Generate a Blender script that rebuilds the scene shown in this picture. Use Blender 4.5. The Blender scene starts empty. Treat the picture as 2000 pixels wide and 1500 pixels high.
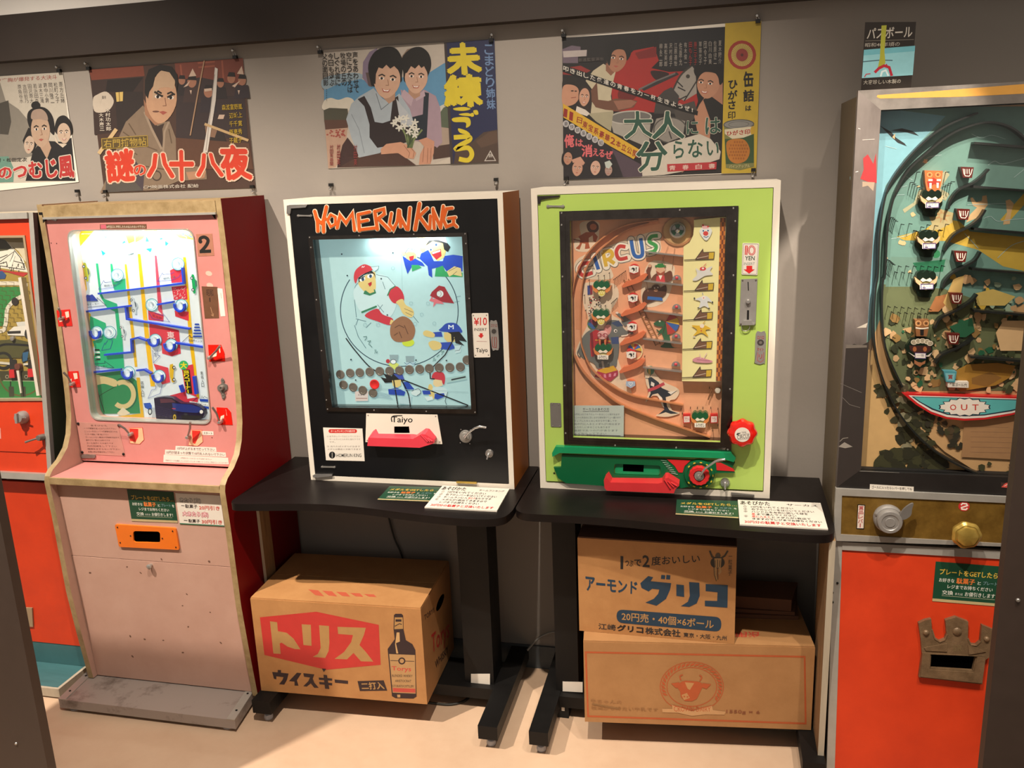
import bpy, bmesh, math, random
from mathutils import Vector as V, Matrix
from mathutils.geometry import tessellate_polygon
SC = bpy.context.scene
COL = SC.collection
RND = random.Random(7)
# ------------------------------------------------------------------ camera
SU = .42*.70/.65
CAM = V((1.405*SU, -5.477*SU, .70+1.957*SU))
YAW, PITCH, ROLL, FPX = .236, .243, -.039, 1697.09
_f = V((-math.sin(YAW)*math.cos(PITCH), math.cos(YAW)*math.cos(PITCH), -math.sin(PITCH)))
_r0 = V((math.cos(YAW), math.sin(YAW), 0))
_u0 = _r0.cross(_f)
_r = math.cos(ROLL)*_r0 + math.sin(ROLL)*_u0
_u = -math.sin(ROLL)*_r0 + math.cos(ROLL)*_u0
cd = bpy.data.cameras.new('camera')
cam = bpy.data.objects.new('camera', cd)
COL.objects.link(cam)
cd.sensor_width = 36
cd.lens = FPX/2000*36
cam.matrix_world = Matrix(((_r.x, _u.x, -_f.x, CAM.x), (_r.y, _u.y, -_f.y, CAM.y), (_r.z, _u.z, -_f.z, CAM.z), (0, 0, 0, 1)))
SC.camera = cam
# ------------------------------------------------------------------ light
wd = bpy.data.worlds.new('room_air')
SC.world = wd
wd.use_nodes = True
wd.node_tree.nodes['Background'].inputs[0].default_value = (1, .88, .76, 1)
wd.node_tree.nodes['Background'].inputs[1].default_value = .34
SC.view_settings.view_transform = 'Standard'
SC.view_settings.look = 'None'
SC.view_settings.gamma = 1
SC.view_settings.exposure = 0.0


def spot(name, loc, aim, power, size, blend, rad, col):
    ld = bpy.data.lights.new(name, 'SPOT')
    ld.energy, ld.spot_size, ld.spot_blend, ld.shadow_soft_size, ld.color = power, math.radians(size), blend, rad, col
    o = bpy.data.objects.new(name, ld)
    COL.objects.link(o)
    o.location = loc
    o.rotation_euler = (V(aim)-V(loc)).to_track_quat('-Z', 'Y').to_euler()


WARM = (1, .88, .74)
spot('spot_lamp', (-1.6, -2.0, 3.7), (-1.25, -.4, .6), 780, 52, .7, .03, WARM)
spot('spot_lamp', (.25, -1.95, 3.7), (.05, -.3, .5), 450, 54, .7, .03, WARM)
spot('spot_lamp', (.86, -1.6, 3.8), (.84, -.48, .4), 110, 22, .15, .03, WARM)
spot('spot_lamp', (1.39, -2.0, 3.5), (.95, 0, 1.12), 620, 9.0, .15, .02, WARM)
spot('spot_lamp', (1.5, -1.75, 3.7), (1.25, -.35, .4), 250, 42, .7, .03, WARM)


def area(name, loc, size, power, col, rot):
    ld = bpy.data.lights.new(name, 'AREA')
    ld.shape = 'RECTANGLE'
    ld.size, ld.size_y, ld.energy, ld.color = size[0], size[1], power, col
    o = bpy.data.objects.new(name, ld)
    COL.objects.link(o)
    o.location = loc
    o.rotation_euler = rot


# tubes that light the two backlit playfields from above
area('tube_lamp', (-1.02, -.236, 1.448), (.34, .012), 2.2, (.9, 1, .97), (math.radians(25), 0, 0))
area('tube_lamp', (-.2, -.205, 1.41), (.2, .012), .8, (.9, 1, 1), (math.radians(25), 0, 0))


# ------------------------------------------------------------------ helpers
def lin(h):
    if not isinstance(h, str):
        return tuple(h)[:3]
    o = []
    for i in (0, 2, 4):
        c = int(h[i:i+2], 16)/255
        o.append(c/12.92 if c <= .04045 else ((c+.055)/1.055)**2.4)
    return tuple(o)


def ray(px, py):
    return _f + _r*((px-1000)/FPX) - _u*((py-750)/FPX)


def on(px, py, ax, v):
    d = ray(px, py)
    return CAM + d*((v-CAM[ax])/d[ax])


class Face:
    """a real plane in the room: origin, right, up; normal = right x up"""
    def __init__(s, o, e1=(1, 0, 0), e2=(0, 0, 1)):
        s.o, s.e1 = V(o), V(e1).normalized()
        n = s.e1.cross(V(e2)).normalized()
        s.n = n
        s.e2 = n.cross(s.e1)

    def px(s, p, T=(0, 0, 1)):
        d = ray(T[0]+p[0]/T[2], T[1]+p[1]/T[2])
        t = (s.o-CAM).dot(s.n)/d.dot(s.n)
        q = CAM+d*t-s.o
        return (q.dot(s.e1), q.dot(s.e2))

    def w(s, ab, h=0):
        return s.o+s.e1*ab[0]+s.e2*ab[1]+s.n*h

    def off(s, h):
        return Face(s.o+s.n*h, s.e1, s.e2)

    def many(s, pts, T=(0, 0, 1)):
        return [s.px(p, T) for p in pts]


def world_origin(o):
    q = V((0, 0, 0))
    while o:
        q = q+o.location
        o = o.parent
    return q


def tag(o, label, cat, group=None):
    o['label'], o['category'] = label, cat
    if group:
        o['group'] = group
    return o


def thing(name, label, cat, loc, group=None):
    o = bpy.data.objects.new(name, None)
    COL.objects.link(o)
    o.location = loc
    o.empty_display_size = .1
    return tag(o, label, cat, group)


def link(name, me, mats, par=None, label=None, sharp=34):
    o = bpy.data.objects.new(name, me)
    COL.objects.link(o)
    for m in (mats if isinstance(mats, (list, tuple)) else [mats]):
        me.materials.append(m)
    if par is not None:
        me.transform(Matrix.Translation(-world_origin(par)))
        o.parent = par
    else:
        xs = [v.co for v in me.vertices]
        c = V([(min(v[i] for v in xs)+max(v[i] for v in xs))/2 for i in (0, 1)]+[min(v[2] for v in xs)])
        me.transform(Matrix.Translation(-c))
        o.location = c
    if sharp:
        for p in me.polygons:
            p.use_smooth = True
        me.set_sharp_from_angle(angle=math.radians(sharp))
    if label:
        o['label'] = label
    return o


def struct(o):
    o['kind'] = 'structure'
    return o


def fin(bm, name, mats, par=None, label=None, bev=0, seg=2, sharp=34, fmat=None):
    if bev:
        bmesh.ops.bevel(bm, geom=[e for e in bm.edges if len(e.link_faces) == 2 and e.calc_face_angle(0) > .6], offset=bev, segments=seg, affect='EDGES', profile=.5)
    bmesh.ops.recalc_face_normals(bm, faces=bm.faces[:])
    if fmat:
        bm.normal_update()
        for f in bm.faces:
            f.material_index = fmat(f)
    me = bpy.data.meshes.new(name)
    bm.to_mesh(me)
    bm.free()
    return link(name, me, mats, par, label, sharp)


def bbox(bm, x0, x1, y0, y1, z0, z1):
    vs = [bm.verts.new((x, y, z)) for x in (x0, x1) for y in (y0, y1) for z in (z0, z1)]
    for q in ((0, 1, 3, 2), (4, 6, 7, 5), (0, 4, 5, 1), (2, 3, 7, 6), (0, 2, 6, 4), (1, 5, 7, 3)):
        bm.faces.new([vs[i] for i in q])


def box(name, x0, x1, y0, y1, z0, z1, mat, par=None, bev=.0015, label=None, fmat=None):
    bm = bmesh.new()
    bbox(bm, x0, x1, y0, y1, z0, z1)
    return fin(bm, name, mat, par, label, bev, fmat=fmat)


def bplate(bm, F, outer, holes=(), h0=0., h1=.002):
    loops = [list(outer)]+[list(h) for h in holes]
    flat = [p for l in loops for p in l]
    tri = tessellate_polygon([[V((p[0], p[1], 0)) for p in l] for l in loops])
    lo = [bm.verts.new(F.w(p, h0)) for p in flat]
    hi = [bm.verts.new(F.w(p, h1)) for p in flat]
    if not holes:
        try:
            bm.faces.new(hi)
            bm.faces.new(lo[::-1])
        except ValueError:
            pass
    else:
        for t in tri:
            try:
                bm.faces.new([hi[i] for i in t])
                bm.faces.new([lo[i] for i in t[::-1]])
            except ValueError:
                pass
    k = 0
    for l in loops:
        n = len(l)
        for i in range(n):
            a, b = k+i, k+(i+1) % n
            try:
                bm.faces.new((lo[a], lo[b], hi[b], hi[a]))
            except ValueError:
                pass
        k += n


def plate(name, F, outer, mat, par=None, h0=0., h1=.002, holes=(), bev=0, label=None, fmat=None, sharp=34):
    """a flat outline (plane coordinates) of real thickness, with holes"""
    bm = bmesh.new()
    bplate(bm, F, outer, holes, h0, h1)
    return fin(bm, name, mat, par, label, bev if not holes else 0, fmat=fmat, sharp=sharp)


def blathe(bm, F, c, prof, seg=28, sx=1., lob=0, amp=0.):
    rings = []
    for r, h in prof:
        if r < 1e-6:
            rings.append([bm.verts.new(F.w(c, h))])
        else:
            rings.append([bm.verts.new(F.w((c[0]+sx*r*(1+amp*math.cos(lob*t))*math.cos(t), c[1]+r*(1+amp*math.cos(lob*t))*math.sin(t)), h)) for t in [2*math.pi*i/seg for i in range(seg)]])
    for A, B in zip(rings, rings[1:]):
        for i in range(seg):
            j = (i+1) % seg
            q = []
            for v in (A[i % len(A)], A[j % len(A)], B[j % len(B)], B[i % len(B)]):
                if v not in q:
                    q.append(v)
            if len(q) > 2:
                bm.faces.new(q)
    for R_ in (rings[0], rings[-1]):
        if len(R_) > 1:
            bm.faces.new(R_)


def lathe(name, F, c, prof, mat, par=None, seg=28, label=None, sx=1., lob=0, amp=0., sharp=40):
    """turned shape standing out of plane F at c: list of (radius, height)"""
    bm = bmesh.new()
    blathe(bm, F, c, prof, seg, sx, lob, amp)
    return fin(bm, name, mat, par, label, sharp=sharp)


def btube(bm, pts, r, seg=10):
    pts = [V(p) for p in pts]
    rings = []
    n = len(pts)
    up = None
    for i, p in enumerate(pts):
        d = (pts[min(i+1, n-1)]-pts[max(i-1, 0)]).normalized()
        if up is None:
            up = d.orthogonal().normalized()
        up = (up-d*up.dot(d)).normalized()
        s = d.cross(up)
        rr = r[i] if isinstance(r, (list, tuple)) else r
        rings.append([bm.verts.new(p+(up*math.cos(t)+s*math.sin(t))*rr) for t in [2*math.pi*k/seg for k in range(seg)]])
    for A, B in zip(rings, rings[1:]):
        for k in range(seg):
            bm.faces.new((A[k], A[(k+1) % seg], B[(k+1) % seg], B[k]))
    bm.faces.new(rings[0][::-1])
    bm.faces.new(rings[-1])


def tube(name, pts, r, mat, par=None, seg=10, label=None):
    bm = bmesh.new()
    btube(bm, pts, r, seg)
    return fin(bm, name, mat, par, label, sharp=50)


def smooth(pts, closed=False, k=5):
    n = len(pts)
    out = []
    for i in range(n if closed else n-1):
        g = lambda j: pts[j % n] if closed else pts[min(max(j, 0), n-1)]
        a, b, c, d = g(i-1), g(i), g(i+1), g(i+2)
        for s in range(k):
            t = s/k
            out.append(tuple(.5*(2*b[m]+(c[m]-a[m])*t+(2*a[m]-5*b[m]+4*c[m]-d[m])*t*t+(3*b[m]-a[m]-3*c[m]+d[m])*t**3) for m in range(len(b))))
    if not closed:
        out.append(tuple(pts[-1]))
    return out


def strip(pts, w, closed=False):
    """left and right outline of a polyline of width w (may be a list)"""
    L, Rr = [], []
    n = len(pts)
    for i, p in enumerate(pts):
        a = pts[i-1] if (i > 0 or closed) else p
        b = pts[(i+1) % n] if (i < n-1 or closed) else p
        d1 = (p[0]-a[0], p[1]-a[1])
        d2 = (b[0]-p[0], b[1]-p[1])
        l1, l2 = math.hypot(*d1), math.hypot(*d2)
        if l1 < 1e-9:
            d1, l1 = d2, l2
        if l2 < 1e-9:
            d2, l2 = d1, l1
        l1, l2 = l1 or 1, l2 or 1
        t = (d1[0]/l1+d2[0]/l2, d1[1]/l1+d2[1]/l2)
        tl = math.hypot(*t) or 1
        nx, ny = -t[1]/tl, t[0]/tl
        cs = max(.45, abs(nx*-d1[1]/l1+ny*d1[0]/l1))
        hw = (w[i] if isinstance(w, (list, tuple)) else w)/2/cs
        L.append((p[0]+nx*hw, p[1]+ny*hw))
        Rr.append((p[0]-nx*hw, p[1]-ny*hw))
    return L, Rr


def ell(cx, cy, rx, ry=None, n=24, ang=0., a0=0., a1=360.):
    ry = rx if ry is None else ry
    ca, sa = math.cos(math.radians(ang)), math.sin(math.radians(ang))
    full = abs(a1-a0) >= 360
    o = []
    for i in range(n if full else n+1):
        t = math.radians(a0+(a1-a0)*i/n)
        x, y = rx*math.cos(t), ry*math.sin(t)
        o.append((cx+x*ca-y*sa, cy+x*sa+y*ca))
    return o


def rrect(x0, y0, x1, y1, r, n=5):
    o = []
    for cx, cy, a in ((x1-r, y1-r, 0), (x0+r, y1-r, 90), (x0+r, y0+r, 180), (x1-r, y0+r, 270)):
        for i in range(n+1):
            t = math.radians(a+90*i/n)
            o.append((cx+r*math.cos(t), cy+r*math.sin(t)))
    return o


def rquad(q, r, n=5):
    """quad TL TR BR BL with rounded corners, r in the units of the quad"""
    o = []
    for i in range(4):
        p, a, b = V(q[i]).to_3d(), V(q[i-1]).to_3d(), V(q[(i+1) % 4]).to_3d()
        s, e = p+(a-p).normalized()*r, p+(b-p).normalized()*r
        for k in range(n+1):
            t = k/n
            m = s*(1-t)**2+p*2*t*(1-t)+e*t*t
            o.append((m.x, m.y))
    return o


_TXT = {}


def text_mesh(s, bold):
    if (s, bold) not in _TXT:
        cu = bpy.data.curves.new('lettering', 'FONT')
        cu.body = s
        cu.offset = bold
        cu.resolution_u = 2
        o = bpy.data.objects.new('lettering', cu)
        COL.objects.link(o)
        bpy.context.view_layer.update()
        ev = o.evaluated_get(bpy.context.evaluated_depsgraph_get())
        me = ev.to_mesh()
        vs = [(v.co.x, v.co.y) for v in me.vertices]
        fs = [tuple(p.vertices) for p in me.polygons]
        ev.to_mesh_clear()
        bpy.data.objects.remove(o)
        bpy.data.curves.remove(cu)
        if vs:
            x0, x1 = min(v[0] for v in vs), max(v[0] for v in vs)
            y0, y1 = min(v[1] for v in vs), max(v[1] for v in vs)
            if s in '一!！':
                x0, x1, y0, y1 = 0., 1. if s == '一' else .6, -.1, .85
            vs = [((v[0]-x0)/max(x1-x0, 1e-6), (v[1]-y0)/max(y1-y0, 1e-6)) for v in vs]
        _TXT[(s, bold)] = (vs, fs)
    return _TXT[(s, bold)]


class Art:
    """printed picture: flat coloured shapes laid on plane F, traced in photo pixels through T"""
    def __init__(s, F, T=(0, 0, 1), h=.0003, dh=2e-5):
        s.F, s.T, s.h, s.dh = F, T, h, dh
        s.v, s.f, s.c = [], [], []

    def raw(s, pts, faces, col):
        k = len(s.v)
        s.h += s.dh
        for p in pts:
            s.v.append(s.F.w(s.F.px(p, s.T), s.h))
        for f in faces:
            s.f.append([k+i for i in f])
        s.c += [lin(col)]*len(pts)
        return s

    def poly(s, pts, col, sm=0):
        if sm:
            pts = smooth(pts, True, 4)
        return s.raw(pts, [list(range(len(pts)))], col)

    def rect(s, x0, y0, x1, y1, col):
        return s.poly([(x0, y0), (x1, y0), (x1, y1), (x0, y1)], col)

    def ell(s, cx, cy, rx, ry, col, ang=0, n=20):
        return s.poly(ell(cx, cy, rx, ry, n, ang), col)

    def ring(s, cx, cy, rx, ry, w, col, ang=0, n=32, a0=0, a1=360):
        full = abs(a1-a0) >= 360
        return s.line(ell(cx, cy, rx, ry, n, ang, a0, a1), w, col, closed=full)

    def line(s, pts, w, col, closed=False, sm=0):
        if sm:
            pts = smooth(pts, closed, 5)
        L, R_ = strip(pts, w, closed)
        n = len(pts)
        fs = [(i, (i+1) % n, n+(i+1) % n, n+i) for i in range(n if closed else n-1)]
        return s.raw(L+R_, fs, col)

    def text(s, t, b, col, bold=0., out=None, ow=.03):
        """b: (x0,y0,x1,y1) or quad TL TR BR BL"""
        if len(b) == 4 and not hasattr(b[0], '__len__'):
            b = [(b[0], b[1]), (b[2], b[1]), (b[2], b[3]), (b[0], b[3])]
        n = max(1, len(t))
        heavy = bold >= .026
        vs, fs = text_mesh(t, 0. if heavy else bold*.6)
        pts0 = []
        todo = []
        if out:
            rad = (bold if heavy else 0.)+ow
            todo += [(rad*math.cos(a), rad*math.sin(a), out) for a in [6.2832*k/10 for k in range(10)]]
        if heavy:
            todo += [(bold*.8*math.cos(a), bold*.8*math.sin(a), col) for a in [6.2832*k/6+.5 for k in range(6)]]
        todo.append((0, 0, col))
        dh, step = s.dh, s.dh/4
        for du, dv, cc in todo:
            s.dh = step
            pts = []
            for u, v in vs:
                u, v = u+du/n, v+dv
                x = (b[0][0]*(1-u)+b[1][0]*u)*v+(b[3][0]*(1-u)+b[2][0]*u)*(1-v)
                y = (b[0][1]*(1-u)+b[1][1]*u)*v+(b[3][1]*(1-u)+b[2][1]*u)*(1-v)
                pts.append((x, y))
            s.raw(pts, fs, cc)
        s.dh = dh
        return s

    def vtext(s, t, x0, y0, x1, y1, col, bold=0., lean=0., out=None, gap=.1, ow=.03):
        """a column of characters; lean shifts x by that much towards the bottom"""
        n = len(t)
        st = (y1-y0)/n
        for i, ch in enumerate(t):
            if ch in ' 　':
                continue
            a, b = y0+st*i, y0+st*(i+1-gap)
            l0, l1 = lean*i/n, lean*(i+1)/n
            q = [(x0+l0, a), (x1+l0, a), (x1+l1, b), (x0+l1, b)]
            if ch in 'ー・…':
                m = (x0+x1)/2
                q = [(m-(x1-x0)*.1+l0, a), (m+(x1-x0)*.1+l0, a), (m+(x1-x0)*.1+l1, b), (m-(x1-x0)*.1+l1, b)]
                s.poly(q, col)
                continue
            s.text(ch, q, col, bold, out, ow)
        return s

    def visage(s, cx, cy, rx, ry, skin='c49a7c', ang=0, dark='1d1512', lip='a8564a', smile=0, look=0):
        ca, sa = math.cos(math.radians(ang)), math.sin(math.radians(ang))
        P = lambda x, y: (cx+rx*x*ca-ry*y*sa, cy+rx*x*sa+ry*y*ca)
        s.poly([P(math.cos(t)*(1-.22*max(0, math.sin(t))**2), math.sin(t)) for t in [2*math.pi*i/26 for i in range(26)]], skin)
        for m in (-1, 1):
            s.line([P(m*.18+look, -.22), P(m*.42+look, -.30), P(m*.68+look, -.2)], ry*.07, dark)
            s.poly([P(m*.42+look+.2*math.cos(t), -.08+.075*math.sin(t)) for t in [2*math.pi*i/10 for i in range(10)]], 'f0e6dc')
            s.poly([P(m*.42+look+.1*math.cos(t), -.08+.075*math.sin(t)) for t in [2*math.pi*i/10 for i in range(10)]], dark)
        s.line([P(.05+look, -.05), P(.16+look, .26), P(-.06+look, .28)], ry*.03, '8a5f48')
        if smile:
            s.poly([P(-.34+look, .46), P(0+look, .54), P(.34+look, .46), P(.2+look, .66), P(-.2+look, .66)], lip)
            s.poly([P(-.26+look, .5), P(0+look, .555), P(.26+look, .5), P(.14+look, .6), P(-.14+look, .6)], 'f4ece4')
        else:
            s.poly([P(-.27+look, .53), P(0+look, .48), P(.27+look, .53), P(0+look, .64)], lip)
        return s

    def build(s, name, par=None, mat=None, label=None):
        me = bpy.data.meshes.new(name)
        me.from_pydata([tuple(p) for p in s.v], [], s.f)
        at = me.color_attributes.new('Col', 'FLOAT_COLOR', 'POINT')
        at.data.foreach_set('color', [x for c in s.c for x in (*c, 1.)])
        me.update()
        o = link(name, me, mat or M['ink'], par, label, sharp=0)
        return o


# ------------------------------------------------------------------ materials
M = {}


def node(nt, kind, **kw):
    n = nt.nodes.new(kind)
    for k, v in kw.items():
        if hasattr(n, k):
            setattr(n, k, v)
        else:
            n.inputs[k].default_value = v
    return n


def mk(name, col, rough=.5, metal=0., var=.12, scale=18., bump=0., col2=None, mid=.5, spec=.5, stretch=None, width=.5, coat=0.):
    m = bpy.data.materials.new(name)
    m.use_nodes = True
    nt = m.node_tree
    b = nt.nodes['Principled BSDF']
    b.inputs['Metallic'].default_value = metal
    b.inputs['Specular IOR Level'].default_value = spec
    b.inputs['Coat Weight'].default_value = coat
    tc = node(nt, 'ShaderNodeTexCoord')
    src = tc.outputs['Object']
    if stretch:
        mp = node(nt, 'ShaderNodeMapping')
        mp.inputs['Scale'].default_value = stretch
        nt.links.new(src, mp.inputs['Vector'])
        src = mp.outputs[0]
    nz = node(nt, 'ShaderNodeTexNoise', Scale=scale, Detail=6., Roughness=.65)
    nt.links.new(src, nz.inputs['Vector'])
    rp = node(nt, 'ShaderNodeValToRGB')
    c = lin(col)
    c2 = lin(col2) if col2 else tuple(x*(1-var) for x in c)
    rp.color_ramp.elements[0].position = max(0, mid-width/2)
    rp.color_ramp.elements[1].position = min(1, mid+width/2)
    rp.color_ramp.elements[0].color = (*c2, 1)
    rp.color_ramp.elements[1].color = (*c, 1)
    nt.links.new(nz.outputs['Fac'], rp.inputs[0])
    nt.links.new(rp.outputs[0], b.inputs['Base Color'])
    mr = node(nt, 'ShaderNodeMapRange')
    mr.inputs['To Min'].default_value = max(.03, rough-.08)
    mr.inputs['To Max'].default_value = min(1, rough+.08)
    nt.links.new(nz.outputs['Fac'], mr.inputs['Value'])
    nt.links.new(mr.outputs[0], b.inputs['Roughness'])
    if bump:
        n2 = node(nt, 'ShaderNodeTexNoise', Scale=scale*9, Detail=4.)
        nt.links.new(src, n2.inputs['Vector'])
        bp = node(nt, 'ShaderNodeBump', Strength=bump, Distance=.004)
        nt.links.new(n2.outputs['Fac'], bp.inputs['Height'])
        nt.links.new(bp.outputs[0], b.inputs['Normal'])
    M[name] = m
    return m


def ink(name, rough, glow=0., tint=(1, 1, 1), coat=0., base=1.):
    m = bpy.data.materials.new(name)
    m.use_nodes = True
    nt = m.node_tree
    b = nt.nodes['Principled BSDF']
    at = node(nt, 'ShaderNodeAttribute', attribute_name='Col')
    nz = node(nt, 'ShaderNodeTexNoise', Scale=60., Detail=5.)
    tc = node(nt, 'ShaderNodeTexCoord')
    nt.links.new(tc.outputs['Object'], nz.inputs['Vector'])
    mr = node(nt, 'ShaderNodeMapRange')
    mr.inputs['To Min'].default_value = .86*base
    mr.inputs['To Max'].default_value = 1.06*base
    nt.links.new(nz.outputs['Fac'], mr.inputs['Value'])
    mx = node(nt, 'ShaderNodeVectorMath', operation='SCALE')
    nt.links.new(at.outputs['Color'], mx.inputs[0])
    nt.links.new(mr.outputs[0], mx.inputs['Scale'])
    nt.links.new(mx.outputs[0], b.inputs['Base Color'])
    b.inputs['Roughness'].default_value = rough
    b.inputs['Coat Weight'].default_value = coat
    if glow:
        tm = node(nt, 'ShaderNodeVectorMath', operation='MULTIPLY')
        tm.inputs[1].default_value = tint
        nt.links.new(at.outputs['Color'], tm.inputs[0])
        nt.links.new(tm.outputs[0], b.inputs['Emission Color'])
        b.inputs['Emission Strength'].default_value = glow
    M[name] = m


def glassy(name, gloss=1., rough=.03, tint=(1, 1, 1)):
    """a clear pane: light goes straight through, the surface mirrors by its Fresnel share"""
    m = bpy.data.materials.new(name)
    m.use_nodes = True
    nt = m.node_tree
    nt.nodes.remove(nt.nodes['Principled BSDF'])
    tr = node(nt, 'ShaderNodeBsdfTransparent')
    tr.inputs[0].default_value = (*tint, 1)
    gl = node(nt, 'ShaderNodeBsdfGlossy', Roughness=rough)
    fr = node(nt, 'ShaderNodeFresnel', IOR=1.45)
    ge = node(nt, 'ShaderNodeNewGeometry')                # same reflectance on the way out as on the way in
    ir = node(nt, 'ShaderNodeMapRange')
    ir.inputs['To Min'].default_value = 1.45
    ir.inputs['To Max'].default_value = 1/1.45
    nt.links.new(ge.outputs['Backfacing'], ir.inputs['Value'])
    nt.links.new(ir.outputs[0], fr.inputs['IOR'])
    mu = node(nt, 'ShaderNodeMath', operation='MULTIPLY')
    mu.inputs[1].default_value = gloss
    nt.links.new(fr.outputs[0], mu.inputs[0])
    mx = node(nt, 'ShaderNodeMixShader')
    nt.links.new(mu.outputs[0], mx.inputs[0])
    nt.links.new(tr.outputs[0], mx.inputs[1])
    nt.links.new(gl.outputs[0], mx.inputs[2])
    nt.links.new(mx.outputs[0], nt.nodes['Material Output'].inputs[0])
    M[name] = m


ink('ink', .55)
ink('ink_gloss', .22, coat=.3)
ink('ink_poster', .55, base=.74)
ink('glow_pink', .4, .34, (.92, 1., 1.0), 0, .55)
ink('glow_blue', .4, .5, (.86, 1., 1.0), 0, .45)
glassy('glass', 1., .02)
glassy('film', .3, .2)
glassy('acrylic', 1.2, .02, (.8, .8, .78))
glassy('clear_plastic', 1.6, .05, (.93, .97, 1))
mk('wall_paint', '8e867e', .8, var=.05, scale=6, bump=.12)
mk('wall_white', 'e8e4de', .8, var=.04)
mk('floor_vinyl', 'c6a98e', .62, var=.08, scale=9, col2='bc9d82', bump=.05)
mk('brown_board', '41332b', .55, var=.18, scale=30)
mk('beam_brown', '2b1f17', .6, var=.12, scale=14)
mk('base_grey', '4c5256', .6, var=.1)
mk('black_top', '140e0d', .42, var=.35, scale=10, spec=.3)
mk('black_steel', '0d0b0a', .55, var=.25, scale=20, spec=.3)
mk('black_door', '060608', .38, var=.3, scale=12)
mk('black_soft', '0a0a0a', .7, var=.2)
mk('hole', '020202', .9, var=.1, spec=0.)
mk('white_board', 'd8cfc0', .5, var=.06, scale=14)
mk('orange_side', 'b86a1c', .5, var=.15, scale=10)
mk('chrome', 'd0ccc8', .2, .85, var=.12, scale=25)
mk('chrome_dark', '6a6460', .18, 1., var=.4, scale=30)
mk('steel', 'b8b4ae', .34, .7, var=.25, scale=22)
mk('steel_worn', '958d86', .42, .6, var=.45, scale=16)
mk('alloy', '9c9894', .4, .35, var=.2, scale=30)
mk('aluminium', 'b4b0a8', .4, .4, var=.2, scale=20)
mk('brass', 'c4a450', .3, .6, var=.25, scale=30)
mk('gold_panel', '8a6a2c', .42, .35, var=.4, scale=26, col2='5f4518')
mk('bronze', '846a4e', .45, .25, var=.4, scale=40, col2='5e4a34', bump=.2)
mk('lime', 'a6c25c', .4, var=.06, scale=9)
mk('green_plastic', '0a5a34', .25, var=.12, scale=12)
mk('green_light', '148a58', .25, var=.1)
mk('red_plastic', 'c8282a', .25, var=.1, scale=12)
mk('red_shiny', 'd01c12', .16, var=.1, scale=12, coat=.4)
mk('rose_plastic', 'd23a48', .35, var=.08)
mk('pink_paint', 'c4827c', .45, var=.10, scale=7, col2='b6746e')
mk('pink_low', 'bc9888', .5, var=.10, scale=6, col2='b08a7a')
mk('red_paint', '6c0408', .5, var=.15, scale=9, spec=.2)
mk('cream_edge', 'a8916a', .5, var=.25, scale=30, col2='7c6642')
mk('orange_paint', 'd23c12', .5, var=.1, scale=8, col2='bb3210')
mk('orange_plastic', 'e0701c', .4, var=.1)
mk('teal_paint', '3f6c70', .5, var=.25, scale=12, stretch=(1, 8, 1))
mk('plate_steel', 'a0958e', .5, .3, var=.4, scale=14, col2='6a5e57', mid=.36, width=.2)
mk('kraft', 'b2814e', .75, var=.1, scale=12, col2='a06f40', bump=.08)
mk('kraft_pale', 'a97c4e', .75, var=.1, scale=12, col2='9a6e42', bump=.08)
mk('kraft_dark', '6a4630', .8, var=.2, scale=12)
mk('old_wood', '9c7a54', .7, var=.35, scale=10, stretch=(6, 6, .7), col2='6e5236')
mk('pale_wood', 'b4a894', .7, var=.2, scale=10, stretch=(6, 6, .7))
mk('olive_wood', '6b5c44', .55, var=.25, scale=10, stretch=(6, 6, .7))
mk('orange_rail', 'd8744a', .35, var=.12)
mk('salmon', 'e0a070', .5, var=.06, scale=8)
mk('dark_rail', '1f2220', .4, var=.2)
mk('blue_rail', '1c3fb8', .3, var=.1)
mk('cream_plastic', 'e6dea0', .4, var=.05)
mk('grey_plastic', '6c6864', .45, var=.2)
mk('cable_grey', '8c8a84', .5)
mk('cable_dark', '2b2a24', .5)
mk('paper', 'd8d0c4', .6, var=.05)
mk('rubber', '0e0e0e', .7)
mk('glide_grey', 'b8b8bc', .35, var=.1)


def lift(F, p, T, h):
    """the point seen at p that stands h in front of plane F"""
    return F.w(F.off(h).px(p, T), h)


def screw(F, p, r=.0028, par=None, T=(0, 0, 1), mat='chrome', h=0., name='screw'):
    c = F.px(p, T)
    return lathe(name, F, c, [(r, h), (r, h+r*.45), (r*.7, h+r*.8), (0, h+r*.9)], M[mat], par, 10)
# ================================================================== setting
def grid_wall(name, x0, x1, z0, z1, y, mat):
    return struct(box(name, x0, x1, y, y+.06, z0, z1, M[mat], bev=0))


grid_wall('wall_back', -3.2, 3.2, 0, 2.03, 0, 'wall_paint')
struct(box("wall_back_upper", -3.2, 3.2, -.044, .06, 2.099, 3.0, M["wall_white"], bev=0))
struct(box('floor', -3.2, 3.2, -4.2, .06, -.05, 0, M['floor_vinyl'], bev=0))
struct(box('trim_1', -3.2, 3.2, -.045, -.0005, 1.968, 2.099, M['beam_brown'], bev=.002))
struct(box('baseboard_back', -3.2, 3.2, -.008, -.0005, 0, .08, M['base_grey'], bev=.001))
for x0, x1, lab in ((-1.45, -.889, 'dark brown upright board standing in front of the orange machine at the left'),
                    (1.111, 1.72, 'dark brown upright board standing before the crowned red machine at the right')):
    t = thing('partition_board', lab, 'partition', ((x0+x1)/2, -1.0, 0))
    box('panel', x0, x1, -1.0, -.975, 0, 1.5, M['brown_board'], t, .002)
    F = Face((0, -1.0, 0))
    screw(F, (32, 1452) if x0 < 0 else (1988, 1172), .0035, t, mat='steel')
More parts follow.
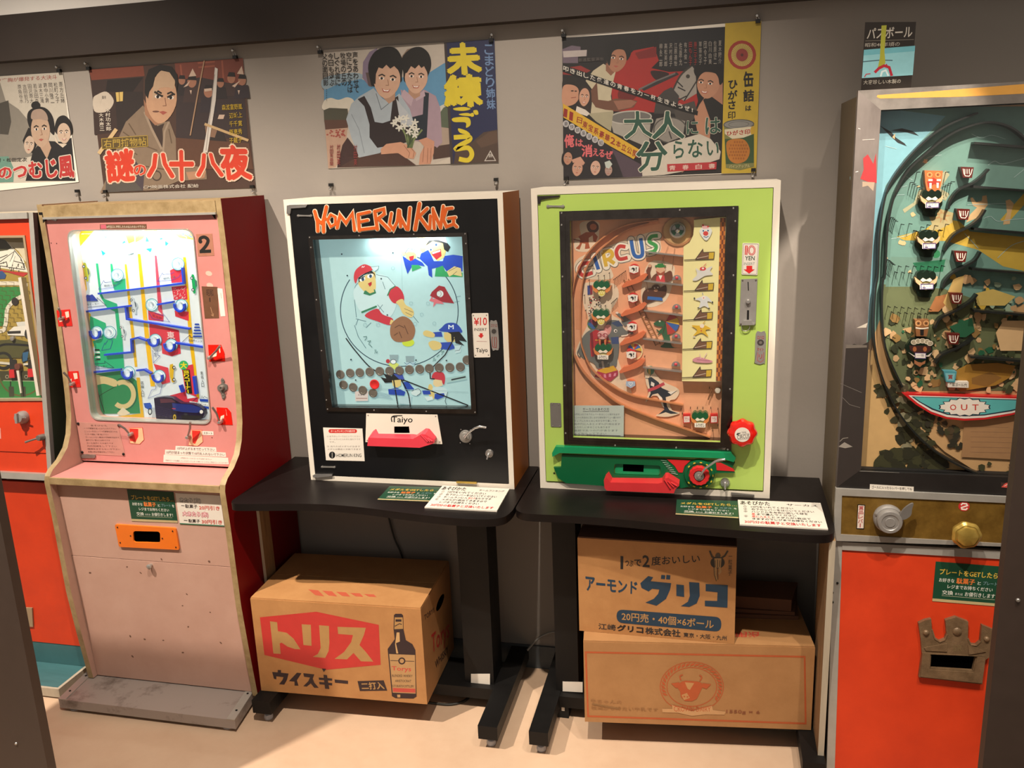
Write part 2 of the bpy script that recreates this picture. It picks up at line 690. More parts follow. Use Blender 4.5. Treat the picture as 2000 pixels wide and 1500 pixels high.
# ================================================================== shared cabinet carcass
def carcass(t, xl, xr, z0, z1, yf, yb, th, side_r, top_m):
    """white board box: two sides, top, bottom, back"""
    sm = lambda f: 1 if (f.normal.x > .9) else 0
    box('side_panel', xl, xl+th, yf, yb, z0, z1, M['white_board'], t, .001)
    box('side_panel', xr-th, xr, yf, yb, z0, z1, [M['white_board'], M[side_r]], t, .001, fmat=sm)
    box('top_panel', xl+th, xr-th, yf, yb, z1-th, z1, M[top_m], t, .001)
    box('bottom_panel', xl+th, xr-th, yf, yb, z0, z0+th, M['white_board'], t, .001)
    box('back_panel', xl+th, xr-th, yb-.006, yb, z0+th, z1-th, M['black_soft'], t, 0)


def frame_bars(name, F, outer, inner, h0, h1, mat, par, label=None, bev=.0015):
    """mitred frame of four bars in one ring"""
    bm = bmesh.new()
    for i in range(4):
        j = (i+1) % 4
        bplate(bm, F, [outer[i], outer[j], inner[j], inner[i]], (), h0, h1)
    return fin(bm, name, mat, par, label, bev)


def reveal(name, F, quad, quad2, depth, mat, par):
    """inner walls of a window going back from the frame to the playfield"""
    bm = bmesh.new()
    for i in range(4):
        j = (i+1) % 4
        a, b, c, d = F.w(quad[i], 0), F.w(quad[j], 0), F.w(quad2[j], -depth), F.w(quad2[i], -depth)
        vs = [bm.verts.new(p) for p in (a, b, c, d)]
        bm.faces.new(vs)
    return fin(bm, name, mat, par)


def handle_bar(F, p0, p1, w, par, T, mat='steel', name='hinge_strap'):
    a, b = F.px(p0, T), F.px(p1, T)
    o = plate(name, F, [(x, y) for x, y in smooth([(a[0]-w, a[1]), (a[0], a[1]+w), (a[0]+w*1.4, a[1]+w*.55), (b[0]-w*1.4, b[1]+w*.55), (b[0], b[1]+w), (b[0]+w, b[1]), (b[0], b[1]-w), (b[0]-w*1.4, b[1]-w*.55), (a[0]+w*1.4, a[1]-w*.55), (a[0], a[1]-w)], True, 3)], M[mat], par, 0, .003)
    for q in (p0, p1):
        screw(F, q, w*.5, o, T, h=.003)
    return o


def lock(F, p, r, par, T, key=(-.3, -1)):
    c = F.px(p, T)
    o = lathe('lock', F, c, [(r, 0), (r, .003), (r*.86, .006), (r*.55, .006), (r*.5, .012), (0, .013)], M['chrome'], par, 28)
    d = V((key[0], key[1], 0)).normalized()
    q = (c[0]+d.x*r*1.0, c[1]+d.y*r*1.0)
    tube('lock_handle', [F.w((c[0]-d.x*r*.3, c[1]-d.y*r*.3), .013), F.w(c, .016), F.w(q, .018)], [r*.2, r*.24, r*.2], M['chrome'], o)
    return o


def tray(F, T, back, lip, mat, par, name='tray'):
    """scooped tray hanging on plane F: outline of the front lip, pushed out from the panel"""
    o = plate(name, F, F.many(lip, T), mat, par, .0, .03, bev=.003)
    return o


# ================================================================== black baseball game
HT1, HT2 = (540, 370, 4), (540, 660, 2000/500)
HYF, HYB = -.2167, -.02
HXL, HXR, HZ0, HZ1 = -.541, .0868, .70, 1.525
home = thing('coin_game', 'black baseball coin game with white edge, orange side and backlit pale blue picture', 'game machine', (-.227, -.12, .70))
carcass(home, HXL, HXR, HZ0, HZ1, HYF, HYB, .015, 'orange_side', 'white_board')
FH = Face((0, HYF-.001, 0))
din = [(HXL+.0165, HZ1-.0165), (HXR-.0165, HZ1-.0165), (HXR-.0165, HZ0+.017), (HXL+.0165, HZ0+.017)]
fo = [FH.px(p, T) for p, T in (((252, 364), HT1), ((1492, 336), HT1), ((1566, 590), HT2), ((395, 570), HT2))]
fi = [FH.px(p, T) for p, T in (((288, 392), HT1), ((1452, 368), HT1), ((1525, 552), HT2), ((440, 540), HT2))]
fx = lambda q, d: [(q[0][0]+d, q[0][1]-d), (q[1][0]-d, q[1][1]-d), (q[2][0]-d, q[2][1]+d), (q[3][0]+d, q[3][1]+d)]
door = plate('door', FH, din, M['black_door'], home, -.014, 0, holes=[fi])
fr = frame_bars('window_frame', FH, fo, fi, 0, .005, M['chrome_dark'], home, 'dark chrome window frame')
for p, T in (((265, 374), HT1), ((652, 360), HT1), ((1078, 349), HT1), ((1478, 345), HT1), ((275, 452), HT1), ((1484, 422), HT1), ((318, 860), HT1), ((1510, 850), HT1), ((358, 1257), HT1),
             ((396, 482), HT2), ((405, 553), HT2), ((768, 561), HT2), ((1175, 570), HT2), ((1555, 578), HT2)):
    screw(FH, p, .0022, fr, T, h=.005)
HD = .036
reveal('window_reveal', FH, fi, fx(fi, -.001), HD, M['chrome_dark'], home)
FHA = FH.off(-HD)
A = Art(FHA, HT1)
q = fx(fi, -.006)
A.v += [FHA.w(p, 0) for p in q]
A.f.append([0, 1, 2, 3])
A.c += [lin('b4d6d6')]*4
BLK, SKN = '26303a', 'dcc27a'
A.line(ell(960, 945, 460, 437, 56, 8, -80, 205), 7, '2f4a58')
A.line([(975, 460), (985, 860)], 3, '9cc0c2')
# players at the top right
A.poly([(1100, 375), (1160, 372), (1180, 440), (1150, 500), (1125, 480)], SKN)
A.poly([(1118, 540), (1130, 500), (1190, 470), (1230, 560), (1300, 560), (1310, 520), (1380, 510), (1455, 520), (1455, 640), (1330, 640), (1300, 600), (1215, 620), (1218, 690), (1190, 670), (1180, 600)], '1c46b4')
A.poly([(1245, 615), (1300, 595), (1320, 640), (1455, 650), (1455, 685), (1237, 680)], '2c9c5c')
A.poly([(1160, 430), (1200, 390), (1300, 400), (1330, 470), (1310, 530), (1260, 560), (1215, 520), (1190, 480)], SKN)
A.poly([(1165, 440), (1190, 400), (1230, 385), (1320, 400), (1360, 450), (1340, 490), (1310, 470), (1300, 420), (1220, 405), (1190, 425)], '15181c')
A.poly([(1180, 400), (1210, 372), (1320, 374), (1335, 420), (1260, 392)], 'd8e4e6')
A.poly([(1210, 490), (1285, 465), (1290, 520), (1250, 550), (1215, 510)], 'b82430')
A.poly([(1215, 492), (1280, 472), (1280, 485), (1220, 505)], 'f0f4f0')
A.ell(1245, 430, 22, 14, 'f0f4f2').ell(1248, 432, 9, 11, '23486a').ell(1205, 470, 16, 12, 'f0f4f2').ell(1207, 471, 7, 9, '23486a')
A.poly([(1330, 640), (1390, 600), (1440, 615), (1450, 680), (1380, 665), (1350, 680)], 'e0c888')
A.line([(1345, 640), (1420, 600)], 3, BLK).line([(1380, 665), (1410, 640)], 3, BLK)
A.poly([(985, 520), (1030, 545), (1085, 540), (1140, 570), (1160, 600), (1100, 590), (1060, 600), (1025, 660), (1005, 600)], '1c46b4')
A.poly([(1055, 590), (1110, 590), (1135, 610), (1060, 640)], '2c9c5c')
A.poly([(945, 440), (975, 422), (1005, 440), (1010, 510), (990, 520)], 'e0cc8c')
A.poly([(1010, 500), (1040, 480), (1085, 490), (1095, 530), (1050, 560), (1015, 540)], SKN)
A.poly([(1005, 500), (1030, 460), (1085, 470), (1110, 520), (1075, 490), (1030, 485)], 'dfe8ea')
A.line([(1005, 500), (1030, 462), (1085, 470)], 4, BLK)
A.poly([(1035, 525), (1075, 515), (1070, 550), (1045, 560)], 'b82430')
# pitcher in the middle
A.line([(610, 850), (615, 760), (650, 720)], 4, '6a8890', sm=1)
A.poly([(620, 760), (780, 665), (880, 690), (930, 760), (880, 800), (940, 880), (880, 1000), (760, 920), (670, 960), (610, 860)], 'c6dede', 1)
for l in ([(780, 665), (870, 685), (930, 755)], [(610, 860), (625, 1000)], [(620, 1010), (700, 1030)], [(830, 720), (850, 780)], [(790, 900), (840, 960)], [(610, 1060), (640, 1150), (700, 1240)], [(1070, 990), (1110, 1040)], [(800, 940), (830, 900)], [(640, 1010), (620, 1060)], [(700, 1080), (740, 1040)]):
    A.line(l, 4, '57767e')
A.poly([(640, 720), (760, 640), (775, 700), (775, 780), (740, 810), (690, 800)], SKN, 1)
A.poly([(690, 790), (770, 780), (780, 810), (730, 830), (680, 815)], '2f7a54')
A.poly([(700, 790), (760, 780), (765, 800), (730, 812)], SKN)
A.poly([(735, 625), (770, 660), (778, 700), (762, 660), (730, 650), (680, 670), (645, 730), (640, 690)], '15181c')
A.poly([(605, 690), (620, 630), (680, 585), (735, 600), (755, 625), (680, 660), (640, 690), (620, 735)], 'cc3a44', 1)
A.poly([(740, 608), (800, 598), (795, 620), (765, 642)], 'c8e0e0')
A.line([(740, 606), (800, 598), (795, 622), (765, 644)], 3, '57767e')
A.line([(668, 612), (672, 600), (680, 608), (690, 598)], 4, 'f0f0f0')
A.ell(672, 700, 24, 17, 'f2f4f0', -25).ell(676, 702, 11, 14, '23486a').ell(733, 675, 24, 17, 'f2f4f0', -25).ell(736, 677, 11, 14, '23486a')
A.line([(645, 700), (690, 680)], 7, '15181c').line([(715, 660), (755, 650)], 7, '15181c')
A.poly([(715, 735), (745, 720), (745, 745), (730, 760)], 'b82430')
A.poly([(880, 800), (935, 755), (985, 800), (995, 870), (925, 890), (885, 850)], 'c63240', 1)
A.line([(868, 830), (890, 780), (930, 755)], 9, '2f7a54')
A.poly([(935, 880), (985, 855), (1010, 900), (1060, 930), (1075, 970), (1050, 1000), (990, 970), (960, 910)], SKN, 1)
A.line([(1010, 960), (1060, 985)], 3, BLK).line([(1000, 930), (1070, 960)], 3, BLK)
A.poly([(690, 985), (785, 930), (830, 975), (910, 1010), (890, 1060), (790, 1030)], 'c63240', 1)
A.line([(665, 960), (785, 912)], 14, '2f7a54')
A.poly([(895, 1015), (930, 1030), (915, 1060), (885, 1050)], SKN)
A.ell(1030, 1195, 48, 32, 'c8d83c')
A.poly([(890, 1080), (915, 1030), (985, 990), (1050, 1020), (1085, 1090), (1070, 1160), (1030, 1185), (940, 1190), (895, 1150)], '96684a', 1)
for l in ([(925, 1080), (960, 1060), (1000, 1080)], [(1000, 1060), (1030, 1130)], [(960, 1110), (980, 1160)], [(920, 1140), (950, 1120)]):
    A.line(l, 6, '5c3a2a')
# red base with ball
A.poly([(1195, 870), (1235, 800), (1220, 855), (1270, 850), (1310, 895), (1250, 890), (1225, 920), (1230, 880)], 'd87078')
A.poly([(1215, 800), (1270, 750), (1315, 760), (1390, 890), (1300, 880), (1240, 850), (1200, 830)], '9c2530')
A.ell(1280, 815, 26, 26, 'd8e0dc').ring(1270, 815, 18, 22, 3, '7a3a3c', n=16)
A.line([(1400, 840), (1440, 832)], 3, '57767e').line([(1390, 880), (1430, 872)], 3, '57767e')
# blue capped fielder
A.poly([(1290, 1080), (1330, 1045), (1400, 1045), (1445, 1090), (1440, 1120), (1300, 1110), (1270, 1098)], '2448a8', 1)
A.text('M', (1345, 1058, 1385, 1090), 'e8f0f0', .03)
A.poly([(1310, 1115), (1400, 1118), (1395, 1190), (1340, 1195), (1310, 1160)], SKN)
A.poly([(1340, 1115), (1430, 1110), (1490, 1190), (1430, 1180), (1470, 1220), (1400, 1200), (1390, 1150), (1370, 1190), (1365, 1130)], '101316')
A.poly([(1225, 1115), (1290, 1110), (1300, 1150), (1230, 1150)], '2448a8')
A.poly([(1150, 1110), (1180, 1100), (1235, 1125), (1230, 1155), (1180, 1150), (1150, 1135)], SKN, 1)
A.poly([(1280, 1195), (1370, 1190), (1400, 1240), (1350, 1255), (1285, 1245)], '2448a8')
A.poly([(1190, 1195), (1230, 1180), (1285, 1200), (1285, 1240), (1230, 1255), (1200, 1230)], SKN, 1)
A.poly([(1390, 1215), (1450, 1210), (1440, 1270), (1400, 1280)], 'c4dcdc')
A.line([(1390, 1215), (1450, 1212), (1430, 1255), (1395, 1260)], 3, BLK)
for p in ((512, 505), (555, 672), (912, 495), (820, 697), (868, 980), (585, 1328), (1330, 1335)):
    A.ell(p[0], p[1], 6, 6, '22323c')
for p in ((912, 615), (1053, 888), (1185, 890), (1137, 976), (1235, 1045), (693, 1055), (795, 1055), (1085, 1048)):
    A.ring(p[0], p[1], 13, 13, 3, '92b4b8', n=14)
for ch, x, y in zip('ファール', (680, 712, 735, 762), (1148, 1182, 1210, 1250)):
    if ch == 'ー':
        A.line([(x-6, y), (x+14, y+22)], 5, '3c6a64')
    else:
        A.text(ch, [(x, y), (x+28, y-4), (x+34, y+28), (x+6, y+32)], '3c6a64', .02)
for ch, x, y in zip('ァール', (1285, 1258, 1220), (1262, 1290, 1312)):
    if ch == 'ー':
        A.line([(x-4, y+16), (x+16, y)], 5, '3c6a64')
    else:
        A.text(ch, [(x, y+4), (x+28, y-4), (x+30, y+26), (x+2, y+32)], '3c6a64', .02)
# lower half
A.T = HT2
A.poly([(885, 130), (955, 130), (950, 180), (890, 180)], '8ea6aa').poly([(1010, 140), (1080, 140), (1075, 190), (1015, 190)], '8ea6aa')
A.poly([(875, 205), (915, 180), (960, 205), (930, 250)], 'cfd86a').ell(915, 185, 22, 18, 'e4ecec').ring(915, 185, 22, 18, 4, BLK)
A.ell(873, 180, 16, 16, 'b83038')
A.poly([(1000, 190), (1090, 190), (1075, 215), (1015, 215)], 'b8d4dc').line([(1000, 190), (1020, 205), (1045, 190), (1070, 205), (1090, 190)], 4, '3a6a88')
A.poly([(815, 305), (860, 315), (840, 280), (900, 300), (920, 270), (985, 290), (1000, 335), (920, 345), (850, 350)], '101316')
A.poly([(905, 330), (975, 325), (975, 370), (940, 390), (910, 370)], SKN)
A.poly([(915, 280), (985, 280), (1005, 330), (960, 320)], '3a50a8')
A.poly([(875, 400), (940, 385), (1010, 420), (1000, 450), (880, 440)], '2448a8')
A.poly([(985, 345), (1030, 340), (1080, 400), (1010, 410)], '2448a8')
A.poly([(1060, 415), (1110, 395), (1130, 425), (1100, 450), (1060, 440)], 'cfe0de', 1)
A.line([(1060, 415), (1110, 395), (1130, 425), (1100, 450)], 4, BLK, sm=1)
A.poly([(970, 460), (1060, 450), (1050, 520), (960, 510)], 'b4ced2')
for k in range(4):
    A.line([(700+20*k, 400+18*k), (880+10*k, 440+12*k)], 3, '7a96a8')
A.poly([(1215, 300), (1240, 265), (1300, 268), (1320, 310), (1310, 365), (1290, 340), (1230, 320)], 'c63240', 1)
A.poly([(1230, 320), (1295, 330), (1300, 370), (1250, 385), (1225, 360)], 'e6cc9a')
A.poly([(1190, 370), (1215, 365), (1235, 430), (1230, 475), (1190, 440)], SKN, 1)
A.poly([(1225, 385), (1310, 385), (1340, 420), (1320, 460), (1240, 430)], 'c8dede', 1)
A.poly([(1140, 410), (1200, 405), (1210, 440), (1150, 440)], '2448a8')
A.poly([(1240, 435), (1310, 430), (1320, 455), (1260, 480), (1235, 470)], '2448a8')
A.poly([(1160, 460), (1220, 455), (1225, 480), (1180, 490)], 'd8e6e2')
A.line([(1340, 420), (1320, 490), (1330, 520)], 4, BLK)
A.line([(545, 0), (620, 100), (750, 240), (900, 300)], 9, '141a1e', sm=1)
A.line([(1390, 0), (1320, 130), (1200, 250), (1205, 315), (1240, 320)], 9, '141a1e')
A.line([(990, 325), (1500, 525)], 9, '141a1e')
A.line([(910, 280), (930, 400), (950, 520)], 9, '141a1e', sm=1)
A.line([(975, 320), (1030, 430), (1048, 525)], 9, '141a1e', sm=1)
A.line([(475, 380), (1500, 420)], 3, '9ab8ba')
A.poly([(1325, 310), (1480, 285), (1490, 320), (1330, 350)], 'a6c8c4')
A.line([(1368, 326), (1480, 302)], 12, '2c3438')
A.poly([(615, 415), (720, 412), (718, 490), (620, 492)], 'd8c8c0')
A.line([(625, 470), (712, 470)], 5, '9a6a60').text('当 換 貝', (640, 435, 692, 450), '5a4a48')
for p in ((585, 168), (622, 328), (1093, 172), (1330, 175), (470, 515)):
    A.ell(p[0], p[1], 6, 6, '22323c')
A.build('playfield', home, M['glow_blue'])
gq = fx(fi, .0)
plate('window_glass', FH, gq, M['glass'], home, -.006, -.003)
# medals waiting in the chute: things of their own
FB = FHA.off(.003)
MK = mk('medal', '8a857c', .35, .6, var=.3, scale=60)
for k, (x, y) in enumerate(((500, 285), (577, 274), (652, 270), (730, 265), (808, 260), (885, 258), (962, 255), (1040, 247), (1120, 243), (1195, 238), (1272, 232), (1355, 230), (1437, 226), (1490, 172))):
    o = lathe('medal', FB, FB.px((x, y), HT2), [(.0131, 0), (.0135, .0004), (.0135, .0014), (.0128, .0018), (.0098, .0018), (.0094, .0014), (0, .0014)], MK)
    tag(o, 'dark round medal in the long upper row inside the black baseball game', 'medal', 'upper row of medals')
for x, y in ((525, 366), (600, 385), (675, 408), (755, 430)):
    o = lathe('medal', FB, FB.px((x, y), HT2), [(.0131, 0), (.0135, .0004), (.0135, .0014), (.0128, .0018), (.0098, .0018), (.0094, .0014), (0, .0014)], MK)
    tag(o, 'dark round medal in the short lower row inside the black baseball game', 'medal', 'lower row of medals')
o = lathe('medal', FB.off(.003), FB.px((770, 360), HT2), [(.0143, 0), (.0147, .0004), (.0147, .0016), (.0138, .002), (.0105, .002), (.0100, .0016), (0, .0016)], M['red_plastic'])
tag(o, 'single red round medal above the short lower row in the baseball game', 'medal')
# lettering on the black door
A = Art(FH, HT1)
STK = [
    ([(300, 170), (322, 250), (325, 325)], 26), ([(392, 135), (368, 240), (370, 330)], 26), ([(310, 215), (350, 262), (385, 225)], 22),
    ([(425, 195), (400, 240), (425, 290), (462, 270), (462, 215), (425, 195)], 20),
    ([(475, 300), (498, 200), (545, 262), (595, 185), (612, 318)], 24),
    ([(640, 195), (650, 320)], 26), ([(640, 195), (730, 175)], 24), ([(645, 255), (715, 240)], 22), ([(650, 315), (770, 300)], 24),
    ([(770, 170), (790, 310)], 26), ([(770, 170), (840, 152), (845, 190), (785, 235)], 24), ([(800, 230), (885, 318)], 26),
    ([(900, 185), (885, 270), (915, 312), (945, 250), (955, 160)], 22),
    ([(965, 165), (972, 290)], 24), ([(965, 205), (1020, 310)], 24), ([(1045, 145), (1030, 312)], 24),
    ([(1120, 110), (1085, 312)], 28), ([(1180, 148), (1110, 215)], 24), ([(1115, 205), (1190, 308)], 26),
    ([(1205, 205), (1200, 305)], 22),
    ([(1225, 150), (1235, 305)], 24), ([(1228, 165), (1285, 300)], 24), ([(1305, 130), (1285, 290)], 24),
    ([(1375, 145), (1330, 150), (1305, 230), (1330, 290), (1385, 270), (1385, 235)], 24), ([(1345, 225), (1400, 218)], 22), ([(1385, 265), (1412, 292)], 22)]
for w, c in ((12, 'e8d6b8'), (0, 'c8581c')):
    for pts, sw in STK:
        A.line(pts, sw*1.0+w, c)
        for p in (pts[0], pts[-1]):
            A.ell(p[0], p[1], (sw*1.0+w)/2, (sw*1.0+w)/2, c, n=10)
A.build('title', home, M['ink_gloss'], 'orange hand-drawn lettering with pale outline')
# price plate
pq = FH.many([(1527, 967), (1656, 965), (1672, 1310), (1545, 1312)], HT1)
pp = plate('price_plate', FH, rquad(pq, .003), M['paper'], home, 0, .002, label='white price plate')
A = Art(FH, HT1, .0021)
A.text('¥', (1545, 1003, 1583, 1060), 'c02020', .03).text('10', (1592, 1000, 1645, 1060), 'c02020', .03)
A.text('INSERT', (1546, 1082, 1645, 1104), '303030', .005)
A.rect(1590, 1122, 1612, 1140, 'c02020').poly([(1576, 1138), (1622, 1138), (1600, 1162)], 'c02020')
A.line([(1565, 1185), (1645, 1187)], 3, 'b08080')
A.text('Taiyo', [(1560, 1238), (1650, 1236), (1652, 1280), (1560, 1282)], '141414', .02)
for p in ((1540, 984), (1642, 982), (1556, 1295), (1658, 1293)):
    A.ell(p[0], p[1], 5, 5, '706860')
A.build('lettering', pp)
sp = plate('coin_slot_plate', FH, FH.many(smooth([(1668, 1040), (1697, 1028), (1726, 1038), (1740, 1235), (1712, 1252), (1684, 1240)], True, 3), HT1), M['alloy'], home, 0, .002)
A = Art(FH, HT1, .0021)
A.text('ロマハロ', (1676, 1052, 1724, 1076), '7c2a24', .02).ell(1700, 1108, 26, 26, '3a3634').ring(1700, 1108, 22, 22, 5, '8c8884')
A.line([(1688, 1150), (1684, 1180), (1692, 1230), (1718, 1235), (1722, 1180), (1716, 1150)], 5, '7c2a24').line([(1704, 1150), (1706, 1225)], 5, '7c2a24')
A.build('lettering', sp)
# payout plate and tray
po = plate('payout_plate', FH, FH.many([(703, 586), (1258, 597), (1297, 828), (697, 812)], HT2), M['white_board'], home, 0, .002, holes=[FH.many([(921, 690), (1037, 690), (1043, 742), (922, 742)], HT2)])
box('payout_hole', *[f(FH.px(p, HT2)[i] for p in ((915, 685), (1048, 750))) for i, f in ((0, min), (0, max))], HYF-.0018, HYF-.0013, FH.px((915, 752), HT2)[1], FH.px((915, 682), HT2)[1], M['hole'], po, 0)
A = Art(FH, HT2, .0021)
A.text('Taiyo', [(900, 612), (1068, 612), (1064, 675), (900, 672)], '181818', .022)
A.line([(905, 655), (900, 625), (920, 608), (985, 606)], 8, '181818', sm=1)
for p in ((718, 604), (1245, 612), (712, 800), (1278, 812)):
    A.ell(p[0], p[1], 6, 6, '8a8078')
A.build('lettering', po)
FT = FH.off(.034)
bm = bmesh.new()
back = FH.many([(745, 790), (760, 720), (780, 706), (800, 745), (1060, 748), (1100, 752), (1170, 702), (1195, 705), (1250, 770), (1255, 790), (1240, 800), (1150, 824)], HT2)
frontp = FH.many([(735, 812), (742, 752), (752, 748), (800, 750), (1060, 756), (1090, 758), (1150, 722), (1185, 722), (1255, 765), (1256, 785), (1240, 795), (1140, 826)], HT2)
lo = [bm.verts.new(FH.w(p, 0)) for p in back]
hi = [bm.verts.new(FH.w((p[0], p[1]-.004), .026)) for p in frontp]
bm.faces.new(hi)
bm.faces.new(lo[::-1])
for i in range(len(lo)):
    j = (i+1) % len(lo)
    bm.faces.new((lo[i], lo[j], hi[j], hi[i]))
tr = fin(bm, 'tray', M['rose_plastic'], home, 'rose pink plastic tray', .0018)
for k in range(3):
    a, b = FH.px((1150+28*k, 735+14*k), HT2), FH.px((1205+18*k, 790-2*k), HT2)
    tube('tray_rib', [FH.w(a, .0265), FH.w(b, .0275)], .0022, M['rose_plastic'], tr, 8)
# card, lever, lock, hinges
ip = plate('instruction_card', FH, FH.many([(365, 700), (672, 708), (690, 962), (388, 955)], HT2), M['paper'], home, 0, .001, label='white printed instruction card')
A = Art(FH, HT2, .0011)
A.poly(rrect(408, 712, 630, 742, 14), 'c02a20').text('ホームランキングの遊び方', (425, 719, 615, 735), 'f0e4dc', .01)
for k, (s_, x0, x1) in enumerate((('① 右下のレバーではじいてください', 395, 655), ('　 ホームランに入れると当たりです', 415, 655), ('　 です。', 415, 460), ('② 当たればメダルが出ます', 395, 655), ('メダルは景品と交換できます', 400, 660))):
    y = 762+k*22+(12 if k > 2 else 0)
    A.text(s_.replace('　', ''), (x0, y, x1, y+13), '8a7c74')
A.ell(436, 914, 25, 27, '181818').line([(436, 895), (436, 935)], 3, 'd8d0c4')
A.text('HOMERUN KING', (470, 903, 664, 930), '282828', .008)
A.build('lettering', ip)
c = FH.px((1480, 768), HT2)
lv = lathe('lever_disc', FH, c, [(.0187, 0), (.0187, .004), (.0172, .006), (.0135, .0062), (.012, .009), (.006, .0095), (.005, .02), (0, .021)], M['steel'], home, 36)
for p in ((1445, 710), (1520, 715), (1440, 815), (1515, 822)):
    screw(FH, p, .0016, lv, HT2, h=.0055)
tube('lever', [FH.w(c, .018), lift(FH, (1500, 740), HT2, .026), lift(FH, (1550, 705), HT2, .032), lift(FH, (1590, 692), HT2, .034), lift(FH, (1640, 700), HT2, .034)], [.0028, .003, .0032, .0036, .003], M['chrome'], lv)
lock(FH, (1665, 902), .0125, home, HT2)
handle_bar(FH, (172, 205), (272, 205), .0036, home, HT1)
handle_bar(FH, (358, 1006), (455, 1008), .0034, home, HT2)
plate('hinge_bracket', FH, FH.many([(85, 125), (245, 120), (232, 140), (118, 148), (112, 190), (84, 188)], HT1), M['chrome'], home, .0, .004, bev=.001)
plate('hinge_bracket', FH, FH.many([(288, 1072), (300, 1062), (440, 1062), (440, 1074), (345, 1084), (295, 1086)], HT2), M['chrome'], home, .0, .006, bev=.001)
plate('latch', FH, FH.many([(1408, 1118), (1566, 1124), (1566, 1136), (1408, 1130)], HT2), M['brass'], home, .0, .005, bev=.001)
# ================================================================== lime circus game
KS = 2000/510
KT, KB = (1030, 350, KS), (1030, 650, KS)
KYF = -.196
KXL, KXR, KZ0, KZ1 = .158, .785, .70, 1.532
circ = thing('coin_game', 'lime green circus coin game with salmon picture and round red knob, white edged', 'game machine', (.47, -.11, .70))
carcass(circ, KXL, KXR, KZ0, KZ1, KYF, -.02, .0165, 'white_board', 'white_board')
FK = Face((0, KYF-.001, 0))
kin = [(KXL+.018, KZ1-.018), (KXR-.018, KZ1-.018), (KXR-.018, KZ0+.022), (KXL+.018, KZ0+.022)]
ko = [FK.px(p, T) for p, T in (((247, 246), KT), ((1617, 203), KT), ((1562, 905), KB), ((283, 850), KB))]
ki = [FK.px(p, T) for p, T in (((326, 318), KT), ((1524, 280), KT), ((1478, 838), KB), ((352, 800), KB))]
km = [FK.px(p, T) for p, T in (((290, 283), KT), ((1568, 243), KT), ((1520, 872), KB), ((318, 822), KB))]
plate('door', FK, kin, M['lime'], circ, -.014, 0, holes=[ki])
kf = frame_bars('window_frame', FK, ko, km, 0, .005, M['chrome_dark'], circ, 'dark chrome window frame')
frame_bars('inner_frame', FK, km, ki, 0, .003, M['chrome_dark'], kf)
for p, T in (((265, 258), KT), ((1168, 236), KT), ((1578, 222), KT), ((265, 350), KT), ((1592, 320), KT), ((272, 745), KT), ((1578, 735), KT), ((280, 1167), KT), ((1562, 1178), KT),
             ((288, 400), KB), ((1552, 428), KB), ((296, 765), KB), ((674, 858), KB), ((1140, 876), KB), ((1535, 890), KB)):
    screw(FK, p, .0026, kf, T, h=.005)
KD = .045
reveal('window_reveal', FK, ki, fx(ki, -.001), KD, M['chrome_dark'], circ)
FKA = FK.off(-KD)
A = Art(FKA, KT)
A.v += [FKA.w(p, 0) for p in fx(ki, -.008)]
A.f.append([0, 1, 2, 3])
A.c += [lin('e8a880')]*4
y2 = lambda *ps: [(x, y+1176.5) for x, y in ps]
PALE = 'e4cfb4'
# pale patches behind figures
A.poly([(360, 690), (400, 600), (600, 520), (850, 430), (1000, 400), (1020, 480), (1000, 570), (760, 640), (640, 660), (650, 760), (440, 760)], PALE, 1)
A.poly([(430, 820), (470, 790), (660, 800), (700, 900), (640, 1020), (720, 1080), (800, 1140), (700, 1280), (700, 1400), (790, 1600), (780, 1650), (640, 1560), (500, 1520), (470, 1400), (370, 1340), (420, 1200), (470, 1080), (430, 960)], PALE, 1)
A.poly([(870, 880), (930, 640), (1110, 650), (1120, 760), (1060, 930), (920, 980)], PALE, 1)
# shading between the tracks, put into the board colour
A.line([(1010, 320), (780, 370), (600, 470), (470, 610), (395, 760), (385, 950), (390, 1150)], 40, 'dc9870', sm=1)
# lion
A.poly([(365, 460), (410, 440), (400, 350), (450, 320), (545, 330), (550, 400), (540, 480), (480, 550), (370, 545)], PALE, 1)
A.poly([(455, 345), (500, 318), (540, 345), (545, 385), (515, 410), (470, 400)], '5a2c18', 1)
A.poly([(390, 440), (450, 405), (510, 405), (540, 440), (525, 480), (505, 470), (500, 430), (470, 450), (470, 490), (480, 530), (440, 535), (445, 495), (420, 490), (400, 540), (370, 530), (400, 500), (405, 460)], 'a85432')
A.ell(505, 365, 26, 24, 'b86a44').line([(352, 460), (400, 470), (420, 480)], 7, '8c4428').line([(505, 470), (525, 480)], 8, '8c4428')
# CIRCUS
LET = [([(478, 640), (425, 648), (398, 690), (425, 735), (500, 715)], 'c43c36'), ([(512, 590), (545, 690)], '2c5ca8'),
       ([(580, 560), (605, 668)], 'd8b03a'), ([(580, 560), (632, 548), (652, 580), (625, 612), (595, 615)], 'd8b03a'), ([(620, 612), (668, 645)], 'd8b03a'),
       ([(752, 518), (705, 515), (682, 560), (705, 610), (768, 600)], 'c43c36'), ([(795, 465), (815, 570), (848, 594), (882, 570), (868, 452)], '2c64b0'),
       ([(1000, 432), (950, 440), (935, 478), (985, 510), (972, 550), (928, 562)], '3c9a4c')]
for w, c in ((64, '7c766c'), (54, 'efe6d4'), (28, None)):
    for pts, cc in LET:
        A.line(pts, w, c or cc, sm=1 if len(pts) > 2 else 0)
        for p in (pts[0], pts[-1]):
            if w > 30:
                A.ell(p[0], p[1], w/2, w/2, c, n=14)
